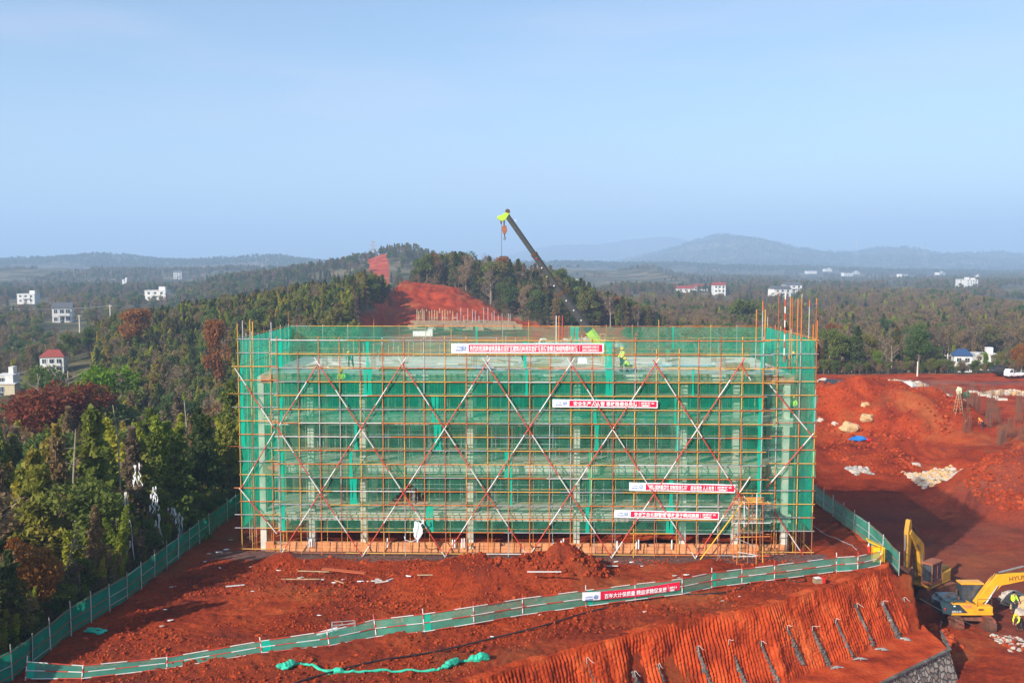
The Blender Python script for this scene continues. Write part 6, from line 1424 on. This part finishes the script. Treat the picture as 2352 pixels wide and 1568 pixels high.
# bleached dead trunks
for i, (x, y0, y1, Y, lab) in enumerate([(172,1100,985,66,'bleached straight trunk, left of the other two in the left wood'),(275,1010,930,72,'thin bleached trunk in the middle of the left wood'),(728*.0+425,1000,918,84,'leaning pale bare trunk near the left edge of the scaffold'),(165,1300,1215,60,'pale trunk low in the left wood above the fence')]):
    a = ap(x, y0, Y); b = ap(x-(4 if i == 2 else 1), y1, Y); z = ztp(a.x, a.y, False); mb = MB(); mb.tube([(0,0,0),(random.uniform(-.3,.3), 0, a.z-z),(b.x-a.x+random.uniform(-.5,.5), 0, b.z-z)],[.08,.06,.03],n=5)
    for k in range(5): t = random.uniform(.5,.95); c = Vector((0,0,(b.z-z)*t)); mb.tube([c, c+Vector((random.uniform(-1,1),random.uniform(-.4,.4),random.uniform(-.2,.3)))],[.03,.01],n=4)
    o = mb.build('dead_trunk', M_barkp); o.location = (a.x, a.y, z); tag(o, lab, 'trunk')
# torn white plastic streamers snagged in the left wood
for i, (x, y0, y1, Y, n) in enumerate([(312,1068,1120,68,3),(290,1130,1290,66,4),(352,1118,1180,70,4),(362,1180,1250,70,3),(410,1178,1245,73,3),(282,1210,1290,65,2),(395,1165,1200,74,2)]):
    a = ap(x, y0, Y); b = ap(x, y1, Y); mb = MB()
    for k in range(n):
        xx = random.uniform(-.5,.5)*(1 if n > 2 else .3); pts = [Vector((xx*.3, random.uniform(-.3,.3), 0))]; m_ = 7
        for j in range(1, m_): pts.append(Vector((xx*(.3+.7*j/m_)+random.uniform(-.15,.15), random.uniform(-.1,.1), (b.z-a.z)*j/(m_-1)*random.uniform(.85,1))))
        mb.tube(pts, [random.uniform(.008,.045) for _ in pts], n=4)
    for k in range(5): lump(mb, (random.uniform(-.3,.3),0,random.uniform((b.z-a.z)*.8,0)), random.uniform(.05,.11), k, (.8,.4,2.2), seg=6, rings=4)
    o = mb.build('plastic_streamer', M_plas); o.location = a; tag(o, ['white plastic streamer snagged at the very top of the group in the left wood','longest white plastic streamer, reaching down left of the others','white plastic streamer right of the topmost one','short white streamer hanging below another in the left wood','white plastic streamer nearest the left fence','lowest white plastic streamer beside the dark trunks','small white rag in the branches near the left fence'][i], 'plastic streamer', 'white plastic streamers in the left wood')
# --- limits that keep houses and skylines in view, read off the frame
def limit_left(dx, Y):
    if Y < 240: return np.interp(dx, [-200,0,80,170,230,330,420,520], [930,920,905,900,880,790,745,700])
    return 640
def ok_special(x, y, d=3.0): return all((x-a)**2+(y-b)**2 > d*d for a, b in special)
HOUSES = []   # (x, y, r) clearings, filled below
house_px = [(66,695,700),(146,742,400),(125,858,250),(20,880,215),(365,685,620),(510,652,1000),(408,640,1300),(500,655,980),(1590,680,780),(1650,683,760),(1797,683,700),(1815,672,760),(2220,660,1150),(2205,868,222),(2265,862,232),(2068,662,900),(120,627,1800),(175,627,1800),(288,655,1100),(1568,615,2600),(1862,628,2300),(1900,622,2500),(1960,632,2100),(2070,635,2000),(2160,632,2200),(1330,640,1800),(2335,665,1000)]
for (dx, dy, Y) in house_px: Y = hit(dx, dy, Y); p = ap(dx, dy, Y); HOUSES.append((p.x, Y, 9+Y*.012))
def clear_of_houses(x, y):
    for hx, hy, hr in HOUSES:
        if (x-hx)**2+(y-hy)**2 < hr*hr: return False
        # and not straight in front of it
        if 0 < hy-y < 60+hy*.14 and abs(x*hy/y-hx) < hr*.75 and hy > 240: return False
    return True
def kindpick(weights): return random.choices(list(weights), list(weights.values()))[0]
placed = []; cnt = {}
def try_tree(x, y, h, w_, where, lim=None, sep=2.2, cap=290):
    if any((x-a)**2+(y-b)**2 < sep*sep for a, b in placed[-400:]) or not ok_special(x, y): return
    kind = kindpick(w_)
    if cnt.get(kind, 0) >= cap: return
    z = ztp(x, y, False); dx, top = proj(x, y, z+h)
    if lim is not None:
        l = float(lim(dx, y))
        if top < l:
            h2 = h*(1-(l-top)*pxm(y)/h)
            if h2 < 4: return
            h = h2
    placed.append((x, y)); cnt[kind] = cnt.get(kind, 0)+1; tree(kind, x, y, h, where)
random.seed(21)
W_L = dict(cedar=6, conifer=1.5, feather=8, rusty=4.5, broad=2, brown=1.5, orange=.8)
for _ in range(9000):     # the near left wood
    y = 50+180*random.random()**1.25; xl = float(xleft(y)); x = xl-2.0-random.random()**1.1*(y*.60+xl*.0+6)
    if x < -y*.56-3: continue
    near = y < 95; h = random.uniform(9, 14) if y < 130 else random.uniform(7, 11)
    if x > xl-6: h *= .6 if y < 75 else .8
    if y < 74 and x > xl-9 and 262 < 1176+FD*x/y < 428: continue
    where = 'near the green fence in the left wood' if near else ('in the middle of the left wood' if y < 150 else 'at the back of the left wood')
    Wz = dict(W_L)
    if y > 150: Wz = dict(conifer=3, cedar=4, feather=2.5, rusty=2, broad=3, brown=4)
    try_tree(x, y, h, Wz, where, limit_left, sep=1.9+y*.007)
    if len(placed) > 600: break
n_left = len(placed)
def lim_right(dx, Y): return np.interp(dx, [1500,1700,1880,1960,2100,2180,2240,2352], [745,735,735,720,730,832,832,780])
for _ in range(3000):     # tree line beyond the right hand site
    y = random.uniform(206, 262); x = random.uniform(28, y*.58)
    if not clear_of_houses(x, y) : continue
    if 2170 < 1176+FD*x/y < 2310 and y < 225 and random.random() < .6: continue
    try_tree(x, y, random.uniform(7, 12), dict(brown=7, broad=4, feather=2, orange=.8, conifer=1, rusty=1), 'in the tree line beyond the right site', lim_right, sep=3.4)
    if len(placed)-n_left > 200: break
n_r = len(placed)
for _ in range(2500):     # cut-hill skyline firs
    y = random.uniform(300, 362); x = random.uniform(-40, 66)
    if y < float(ycut(np.array([x]))[()] if hasattr(ycut(np.array([x])), 'shape') and ycut(np.array([x])).shape == () else ycut(np.array([x]))[0])+2: continue
    dxp = 1176+FD*x/y; ty = np.interp(dxp, [905,940,965,985,1100,1160,1230,1290,1370,1450,1560],[690,640,597,580,582,590,604,618,660,690,738]); 
    try_tree(x, y, random.uniform(11, 16), dict(conifer=8, rusty=2, brown=2.5, broad=1, orange=.6), 'on the hill above the red cutting', lambda a, b: np.interp(a, [905,940,965,985,1100,1160,1230,1290,1370,1450,1560],[690,640,592,574,574,584,600,610,655,684,736]), sep=3.6)
    if len(placed)-n_r > 170: break

# --- the far woods: nobody could count them. One object per wood, instanced over its own points
for (k_, n_), me in list(CR.items()): pass
def far_proto(kind, v):
    me = bpy.data.meshes.new('far_'+kind); a = CR[(kind,v)]; bm = bmesh.new(); bm.from_mesh(a); 
    n0 = len(bm.faces); bm.from_mesh(TR[(kind,v)]); bm.faces.ensure_lookup_table()
    for f in bm.faces[n0:]: f.material_index = 1
    bm.to_mesh(me); bm.free(); me.materials.append(M_lf['brown' if kind == 'rusty' else kind]); me.materials.append(M_bark); return me
def wood(name, pts, kinds, lab):
    """pts: array x,y,z,scale; kinds: proto list"""
    lib = bpy.data.collections.new('tree_shapes')
    for i, (k, v) in enumerate(kinds):
        o = bpy.data.objects.new('tree_shape', far_proto(k, v)); o.scale = (1/NH[k],)*3; lib.objects.link(o)
    pts = np.asarray(pts, np.float32); me = bpy.data.meshes.new(name); me.vertices.add(len(pts)); me.vertices.foreach_set('co', pts[:, :3].ravel())
    a = me.attributes.new('size', 'FLOAT', 'POINT'); a.data.foreach_set('value', pts[:, 3].copy()); a = me.attributes.new('turn', 'FLOAT', 'POINT'); a.data.foreach_set('value', RNG.uniform(0, 6.28, len(pts)).astype(np.float32))
    a = me.attributes.new('pick', 'INT', 'POINT'); a.data.foreach_set('value', RNG.integers(0, len(kinds), len(pts)).astype(np.int32))
    o = link_mesh(name, me); tag(o, lab, 'wood', kind='stuff')
    g = bpy.data.node_groups.new('plant_trees', 'GeometryNodeTree'); g.interface.new_socket('Geometry', in_out='INPUT', socket_type='NodeSocketGeometry'); g.interface.new_socket('Geometry', in_out='OUTPUT', socket_type='NodeSocketGeometry')
    N = g.nodes; L = g.links; gi = N.new('NodeGroupInput'); go = N.new('NodeGroupOutput'); ip = N.new('GeometryNodeInstanceOnPoints'); ci = N.new('GeometryNodeCollectionInfo'); ci.inputs['Collection'].default_value = lib; ci.inputs['Separate Children'].default_value = True; ci.inputs['Reset Children'].default_value = False
    def attr(nm, t): n = N.new('GeometryNodeInputNamedAttribute'); n.data_type = t; n.inputs['Name'].default_value = nm; return n.outputs[0]
    cx = N.new('ShaderNodeCombineXYZ'); L.new(attr('turn','FLOAT'), cx.inputs[2])
    L.new(gi.outputs[0], ip.inputs['Points']); L.new(ci.outputs[0], ip.inputs['Instance']); ip.inputs['Pick Instance'].default_value = True; L.new(attr('pick','INT'), ip.inputs['Instance Index']); L.new(cx.outputs[0], ip.inputs['Rotation']); L.new(attr('size','FLOAT'), ip.inputs['Scale']); L.new(ip.outputs[0], go.inputs[0])
    md = o.modifiers.new('plant', 'NODES'); md.node_group = g; return o
def scatter(n, ylo, yhi, cond, hlo, hhi, spread=.62, power=1.0, lim=None, xlo=-1, xhi=1):
    y = ylo+(yhi-ylo)*RNG.random(n)**power; x = y*spread*RNG.uniform(xlo, xhi, n); h = RNG.uniform(hlo, hhi, n); z = zt(x, y, True if yhi > 900 else False)
    keep = cond(x, y)
    for hx, hy, hr in HOUSES:
        keep &= (x-hx)**2+(y-hy)**2 > hr*hr
        keep &= ~((hy-y > 0) & (hy-y < 60+hy*.14) & (np.abs(x*hy/y-hx) < hr*.8))
    keep &= soilmask(x, y) < .3
    if lim is not None:
        dx = 1176+FD*x/y; top = 604-(z+h-H)*FD/y; l = lim(dx, y); over = np.maximum(0, l-top)*y/FD; h = h-over; keep &= h > 3.5
    z = z-.3; k = keep; return np.stack([x[k], y[k], z[k], h[k]], 1)
skyL = lambda dx, y: np.interp(dx, [-200,0,180,250,330,450,600,700,800,850,885,905,960,1000], [655,655,655,690,700,675,652,630,610,601,630,695,700,700])
hillL = scatter(5200, 190, 372, lambda x, y: (x < xleft(y)-3) & (x > -.52*y-20) & (1176+FD*x/y > 215), 6, 9.5, lim=skyL, xhi=0)
wood('hill_wood', hillL, [('conifer',0),('cedar',1),('cedar',2),('feather',0),('conifer',0),('rusty',1),('broad',0),('feather',1),('brown',2)], 'dense conifer and bamboo wood covering the hill behind the scaffold on the left')
vl = scatter(5200, 225, 900, lambda x, y: (x < -.12*y-20) & ((1176+FD*x/y < 330) | (y > 380)) & (fbm(x, y, 90, 2, 3) > -.35), 5, 9, lim=lambda dx, y: np.where(y < 380, 742, 640), xhi=0)
wood('valley_wood', vl, [('brown',0),('broad',1),('feather',2),('conifer',1),('brown',1),('brown',2)], 'mixed winter wood and scrub in the valley on the far left')
hr_ = scatter(2600, 300, 470, lambda x, y: (x > -42) & (x < 78) & (y > ycut(x)+3), 8, 13, lim=lambda dx, y: np.interp(dx, [905,940,965,985,1100,1160,1230,1290,1370,1450,1560,1700],[690,640,597,578,582,590,606,618,660,690,738,745])-2, spread=.3)
wood('cutting_wood', hr_, [('conifer',0),('conifer',1),('conifer',2),('brown',0),('rusty',0),('broad',1)], 'dark fir wood covering the hill above the red cutting')
rw = scatter(9000, 262, 760, lambda x, y: (x > 20+(y-262)*.05) & ((y < 420) | (fbm(x, y, 90, 3, 18) > -.35)), 6, 10.5, lim=lambda dx, y: np.interp(dx, [1300,1500,1700,1900,2100,2352],[650,655,655,648,655,690])-0*y+np.where(y < 330, 45, 0), power=.9, xlo=0)
wood('right_wood', rw, [('brown',0),('brown',1),('brown',2),('broad',0),('brown',2),('feather',1),('brown',0),('brown',1),('conifer',1),('rusty',2)], 'wide grey-brown winter wood filling the valley on the right')
h3 = scatter(5200, 560, 1050, lambda x, y: (1176+FD*x/y > 480) & (1176+FD*x/y < 1320) & (y > 400), 6, 9, spread=.4)
wood('scar_hill_wood', h3, [('conifer',0),('broad',1),('conifer',2),('brown',0)], 'wood on the far hill split by a bare red strip')
fr_ = scatter(40000, 760, 2600, lambda x, y: fbm(x, y, 200, 3, 8) > -.05, 5, 9.5, power=1.2)
wood('far_wood', fr_, [('broad',0),('brown',1),('conifer',1),('brown',2)], 'distant woods and hedges fading into the haze')
fm = scatter(42000, 2300, 5200, lambda x, y: fbm(x, y, 400, 3, 9) > -.8, 7, 12)
wood('mountain_wood', fm, [('broad',0),('broad',1),('conifer',2)], 'blue distant forest over the mountain slopes')
# bushes along the cut edges and the bank beyond the fence
def bushes():
    n = 2200; y = RNG.uniform(44, 130, n); x = xleft(y)-1.6-RNG.random(n)**1.5*12; z = zt(x, y, False); return np.stack([x, y, z-.2, RNG.uniform(1.2, 3.8, n)], 1)
wood('undergrowth', bushes(), [('broad',0),('feather',1),('feather',2),('brown',1),('rusty',0)], 'dark undergrowth beneath the trees beyond the left fence')
def bushes2():
    n = 500; y = RNG.uniform(203, 212, n); x = RNG.uniform(26, 125, n); z = zt(x, y, False); return np.stack([x, y, z-.2, RNG.uniform(1.5, 3.5, n)], 1)
wood('scrub', bushes2(), [('brown',0),('broad',2),('brown',1)], 'brown scrub along the edge of the right site')

# ------------------------------------------------------------------ houses
def house(dx, dy, Y, w_, d_, fl, roof, rz, lab, wall=None, rm=None, nwin=3, balcony=True):
    Yn = Y if (200 < Y < 300 and dx > 1500) else hit(dx, dy, Y); ks = Yn/Y; Y = Yn; p = ap(dx, dy, Y); z = ztp(p.x, p.y, False)-.3
    r = empty('house', (p.x, Y, z), rz, lab, 'house'); r.scale = (ks*(.64 if 200 < Y < 300 and dx > 1500 else .72 if dx < 200 and Y < 300 else 1),)*3; base = .3; wall = wall or M_white; hh = base+fl*3.1; mb = MB(); mb.box(-w_/2,w_/2,-d_/2,d_/2,-.5,hh)
    for f in range(fl): mb.box(-w_/2-.15,w_/2+.15,-d_/2-.15,d_/2+.15,base+(f+1)*3.1-.25,base+(f+1)*3.1-.02)
    mb.build('wall', wall, r)
    mb = MB()
    if roof == 'flat': mb.box(-w_/2-.3,w_/2+.3,-d_/2-.3,d_/2+.3,hh,hh+.25); mb.box(w_*.1,w_*.4,-1,2,hh+.25,hh+2.4)
    elif roof == 'hip': k = .25; mb.add([(-w_/2-.5,-d_/2-.5,hh),(w_/2+.5,-d_/2-.5,hh),(w_/2+.5,d_/2+.5,hh),(-w_/2-.5,d_/2+.5,hh),(-w_*k,0,hh+2.3),(w_*k,0,hh+2.3)],[(0,1,5,4),(1,2,5),(2,3,4,5),(3,0,4),(3,2,1,0)])
    else: mb.add([(-w_/2-.4,-d_/2-.6,hh-.1),(w_/2+.4,-d_/2-.6,hh-.1),(w_/2+.4,d_/2+.6,hh-.1),(-w_/2-.4,d_/2+.6,hh-.1),(-w_/2-.4,0,hh+2.0),(w_/2+.4,0,hh+2.0)],[(0,1,5,4),(2,3,4,5),(1,2,5),(3,0,4),(3,2,1,0)])
    mb.build('roof', rm or (M_gtile if roof != 'flat' else M_white), r)
    for f in range(fl):
        for k in range(nwin):
            x = (-.5+(k+.5)/nwin)*w_*.92; z0 = base+f*3.1+.9; mb = MB(); mb.box(x-.75,x+.75,-d_/2-.06,-d_/2+.1,z0,z0+1.5); o = mb.build('window', M_glass, r)
            mb = MB()
            for (a,b,c,e) in ((x-.82,x+.82,z0+1.5,z0+1.6),(x-.82,x+.82,z0-.1,z0),(x-.82,x-.75,z0,z0+1.5),(x+.75,x+.82,z0,z0+1.5),(x-.03,x+.03,z0,z0+1.5)): mb.box(a,b,-d_/2-.1,-d_/2+.05,c,e)
            mb.build('frame', M_plas, o)
    if balcony and fl > 1:
        mb = MB(); z0 = base+3.1; mb.box(-w_*.2,w_*.2,-d_/2-1.3,-d_/2,z0-.1,z0); mb.box(-w_*.2,w_*.2,-d_/2-1.3,-d_/2-1.2,z0,z0+.9)
        for x in (-w_*.19,w_*.19): mb.box(x-.12,x+.12,-d_/2-1.25,-d_/2-1.0,base-.2,hh-.3)
        mb.build('balcony', wall, r)
    mb = MB(); mb.box(-.6,.6,-d_/2-.08,-d_/2+.05,base,base+2.3); mb.build('door', M_glass, r); return r
house(66,695,700,12,9,2,'flat',.05,'white flat-roofed house far left, the upper of the two nearest the left edge',nwin=3)
house(146,741,400,7.2,8,2,'gable',.3,'white two-storey house with a grey roof in the left valley',nwin=3)
house(125,856,250,7.6,8,2,'hip',.25,'white house with a red hipped roof behind the dull red tree',rm=M_rtile)
house(20,882,215,4.6,5,1,'flat',.1,'small pale shed at the left edge below the red-roofed house',nwin=2,balcony=False)
house(10,905,195,7,4,1,'flat',.1,'low cream wall-like outbuilding at the left edge',wall=mat('cream_render',(.5,.42,.28),.9),nwin=1,balcony=False)
house(362,690,620,13,8,2,'flat',0,'white house half hidden at the left end of the wooded hill')
house(510,650,1000,10,9,2,'gable',1.2,'white gable-fronted house on the plain above the wooded hill')
house(540,652,1080,9,7,2,'gable',.3,'smaller white house right behind the gable-fronted one')
house(490,660,940,14,5,1,'flat',.1,'low white outbuilding in front of the gable-fronted house',balcony=False)
house(408,640,1300,10,8,3,'gable',.3,'tall narrow white house on the far plain left of centre')
house(413,655,1150,6,7,1,'gable',1.0,'tiny white hut below the tall narrow house on the far plain',balcony=False,nwin=1)
house(118,628,1800,14,9,2,'gable',.2,'distant white house far left, left of a pair')
house(176,626,1850,22,9,2,'gable',.0,'distant long white building far left, right of a pair')
house(288,655,1100,5,5,2,'flat',.0,'tiny white tower house on the far plain',nwin=1,balcony=False)
house(1573,680,780,13,9,2,'gable',.0,'white house with a brown roof, leftmost in the middle-distance row on the right',rm=M_rtile)
house(1607,675,800,13,9,2,'gable',.0,'white long house joining the leftmost one in the right row',rm=M_rtile)
house(1650,682,760,9,9,3,'gable',.0,'three-storey white house standing alone in the right row',rm=M_rtile)
house(1790,683,700,13,9,2,'gable',.25,'white grey-roofed house left of the striped pole')
house(1818,672,780,13,9,2,'gable',.15,'white grey-roofed house a little behind its neighbour near the tall poles')
house(2213,660,1150,15,9,3,'flat',.0,'bright white three-storey house far right, with two blocks',nwin=4)
house(2228,661,1160,14,9,3,'flat',.1,'second bright white block joined to the far right house',nwin=4)
house(2207,868,222,5.8,6,2,'hip',-.25,'pale house with a dark blue hipped roof beyond the right site',rm=M_btile,nwin=2,balcony=False)
house(2258,858,240,7.5,7,2,'flat',-.2,'pale flat-roofed house behind the blue-roofed one',nwin=3)
house(2345,850,235,6,7,2,'gable',-.2,'pale house with a red roof at the right edge',rm=M_rtile)
house(2068,768,330,7,6,1,'gable',.2,'low building with a faded red roof among the trees on the right',rm=M_rtile,nwin=2,balcony=False)
for i,(x,y,Y,w_) in enumerate([(1568,617,2700,26),(1862,628,2300,24),(1900,623,2600,20),(1945,633,2100,22),(1962,631,2200,22),(2072,636,2000,18),(2160,632,2300,26),(2005,637,2000,24),(2245,640,2000,14),(1330,648,1900,16)]):
    house(x,y,Y,w_,12,2,'gable' if i%2 else 'flat',.1*i,['tiny far white house at the foot of the blue mountain, leftmost','tiny far white house below the mountain, second from left','tiny far white house slightly higher than its neighbours below the mountain','tiny far white house in the middle group below the mountain','tiny far white house touching the middle group on its right','tiny far white house right of the tall scaffold poles','tiny far white house near the right, on the plain','tiny far pink-white house just above the wood on the right','tiny far white hut far right on the plain','tiny far white house right of the crane boom'][i],nwin=2,balcony=False)
# ------------------------------------------------------------------ poles, pylons, wires
for i,(x,y0,y1,Y,lab) in enumerate([(254,742,700,380,'concrete power pole right of the grey-roofed white house'),(183,755,723,360,'short power pole below the grey-roofed white house'),(49*1,714,690,690,'slim pole beside the upper far left white house'),(116,712,695,560,'slim pole in the left valley, left of centre'),(134,716,694,560,'slim pole in the left valley right of a twin'),(2175,868,812,218,'tall pale pole at the corner of the blue-roofed house'),(2106,892,866,200,'short pale post at the edge of the right site'),(667,690,676,600,'slim pole on the plain'),(548,672,648,960,'tall power pole beside the gable-fronted house'),(1855,650,640,1200,'small far pole')][:7]):
    p = ap(x, y0, Y); q = ap(x, y1, Y); z = ztp(p.x, Y, False); post('power_pole', (p.x, Y, z), max(3, q.z-z), lab, r_=.17 if Y < 300 else .3, arm=(i in (0,1,5)) )
sag_cable(ap(-20,706,520), ap(254,702,380), 1.2, .05, M_gr, 'thin power line crossing the left valley'); sag_cable(ap(254,702,380), ap(420,688,420), .8, .05, M_gr, 'thin power line running on from the pole into the wooded hill')
def pylon(dx, dyt, dyb, Y, lab):
    p = ap(dx, dyb, Y); q = ap(dx, dyt, Y); z = ztp(p.x, Y)-1; h = q.z-z; w_ = h*.09; r = empty('pylon', (p.x, Y, z), .3, lab, 'pylon'); mb = MB(); t_ = .22
    n = 7
    for k in range(n):
        a = w_*(1-k/n*.85); b = w_*(1-(k+1)/n*.85); z0 = h*k/n; z1 = h*(k+1)/n
        for (sx_, sy_) in ((1,1),(1,-1),(-1,1),(-1,-1)): mb.bar((a*sx_,a*sy_,z0),(b*sx_,b*sy_,z1),t_,n=4)
        for s_ in (1,-1): mb.bar((-a,a*s_,z0),(b,b*s_,z1),t_*.7,n=3); mb.bar((a,a*s_,z0),(-b,b*s_,z1),t_*.7,n=3)
    mb.build('lattice', M_gr, r); mb = MB()
    for zz, l in ((.72,.16),(.84,.13),(.95,.1)): mb.bar((-h*l,0,h*zz),(h*l,0,h*zz),t_,n=4)
    mb.build('crossarm', M_gr, r)
pylon(1446,570,604,3300,'faint lattice pylon left of the blue mountain'); pylon(1967,549,582,3600,'faint lattice pylon above the saddle of the blue mountain'); pylon(2124,556,592,3700,'faint lattice pylon at the right end of the blue mountain'); pylon(857,552,588,900,'thin mast-like pylon on the crest left of the scarred hill'); pylon(862+0*1,600,600,10,'x') if False else None
# ------------------------------------------------------------------ second building site behind, seen over the back net
r = empty('formwork_frame', ap(1005, 745, 283), 0, 'rows of upright yellow timber props and formwork at the foot of the red cutting', 'formwork'); o_ = r.location.copy(); z = ztp(o_.x, o_.y, False); r.location.z = z
mb = MB(); 
for x in list(range(958,978,4))+list(range(974,1046,6)):
    a = ap(x, 740, 280+random.uniform(-1,1)); mb.bar((a.x-o_.x, a.y-o_.y, 0),(a.x-o_.x, a.y-o_.y, random.uniform(4.6,5.4)),.17,n=4)
mb.build('timber_props', M_wood, r); mb = MB()
for zz in (1.2,2.6): a = ap(955,740,281); b = ap(1050,740,281); mb.bar((a.x-o_.x,a.y-o_.y,zz),(b.x-o_.x,b.y-o_.y,zz),.12,n=4)
for x in range(1048, 1180, 9):
    a = ap(x+random.uniform(-3,3), 740, 276+random.uniform(-4,4)); mb.bar((a.x-o_.x,a.y-o_.y,0),(a.x-o_.x,a.y-o_.y,random.uniform(2.5,6)),.12,n=4)
mb.build('steel_props', M_gr, r)
mb = MB()
for k in range(90): x = random.uniform(950,1190); a = ap(x, 745, random.uniform(258,282)); l = random.uniform(1,3); mb.box(a.x-o_.x-l,a.x-o_.x+l,a.y-o_.y-.3,a.y-o_.y+.3,random.uniform(.1,1.8),random.uniform(1.9,2.2)*.5+.9)
o = mb.build('stacked_formwork', [M_ply], r)
mb = MB(); mb.box(-2.6,2.6,-1.5,1.5,0,2.0); mb.box(-2.8,2.8,-1.7,1.7,2.0,2.15); o = mb.build('site_tank', M_plas, bevel=.05); p = ap(972,748,262); o.location = (p.x,p.y,ztp(p.x,p.y,False)); tag(o, 'pale rectangular tank left of the timber props behind the scaffold', 'tank')
def pickup(p, rz, lab, m=M_plas):
    r = empty('flatbed_truck', p, rz, lab, 'truck'); mb = MB(); mb.prism([(-3,.7),(-3,1.9),(-2.5,2.6),(-1.4,2.6),(-1.3,.7)], -1,1); mb.build('cab', m, r, bevel=.06); mb = MB(); mb.prism([(-2.85,1.75),(-2.55,2.45),(-1.6,2.45),(-1.6,1.75)], -1.01,1.01); mb.build('cab_glass', M_glass, r)
    mb = MB(); mb.box(-1.2,3,-1,1,.75,.95); mb.box(-1.2,3,-1,-.95,.95,1.4); mb.box(-1.2,3,.95,1,.95,1.4); mb.box(2.95,3,-1,1,.95,1.4); mb.build('bed', m, r)
    for x in (-2.2,2.0):
        for y in (-.9,.9): mb = MB(); mb.bar((x,y-.14,.45),(x,y+.14,.45),.45,n=16); mb.build('wheel', M_black, r)
    return r
p = ap(1268, 747, 225); pickup((p.x,p.y,ztp(p.x,p.y,False)+.1), .1, 'white flatbed truck in front of the grey rubble behind the scaffold')
p = ap(2330, 888, 196); r.scale = (1,)*3; tk = pickup((p.x,p.y,ztp(p.x,p.y,False)+.1), .3, 'white truck with a dark load parked at the right edge of the upper site')
tk.scale = (.7,.7,.7)
mb = MB()
lump(mb, (0,0,1.4), 1.3, 4, (1.4,.9,.8), seg=10, rings=7); o = mb.build('covered_load', M_black); o.location = (p.x-1.5,p.y+3,ztp(p.x,p.y+3,False)); tag(o, 'dark heap behind the white truck at the right edge', 'heap')
def brush():
    n = 260; y = RNG.uniform(296, 344, n); x = RNG.uniform(-44, 14, n); k = (y > ycut(x)-9) | (x < -36); x, y = x[k], y[k]; z = zt(x, y); return np.stack([x, y, z-.2, RNG.uniform(1.5, 4, len(x))], 1)
wood('brush', brush(), [('brown',0),('brown',1),('rusty',0)], 'felled brush and bare scrub round the rim of the red cutting')
# ------------------------------------------------------------------ haze: the air itself
hz = MB(); hz.box(-9000, 9000, -1600, 11600, -60, 430); h_o = hz.build('haze', []); h_o.data.materials.clear()
hm = bpy.data.materials.new('haze_air'); hm.use_nodes = True; t = hm.node_tree; t.nodes.clear(); oo = t.nodes.new('ShaderNodeOutputMaterial'); pv = t.nodes.new('ShaderNodeVolumePrincipled')
pv.inputs['Color'].default_value = (.49,.70,.98,1); pv.inputs['Density'].default_value = .00034; pv.inputs['Anisotropy'].default_value = 0.0
t.links.new(pv.outputs[0], oo.inputs['Volume']); h_o.data.materials.append(hm); h_o['kind'] = 'stuff'; h_o.display_type = 'WIRE'
tag(h_o, 'thin blue autumn haze over the valleys and distant hills', 'haze')
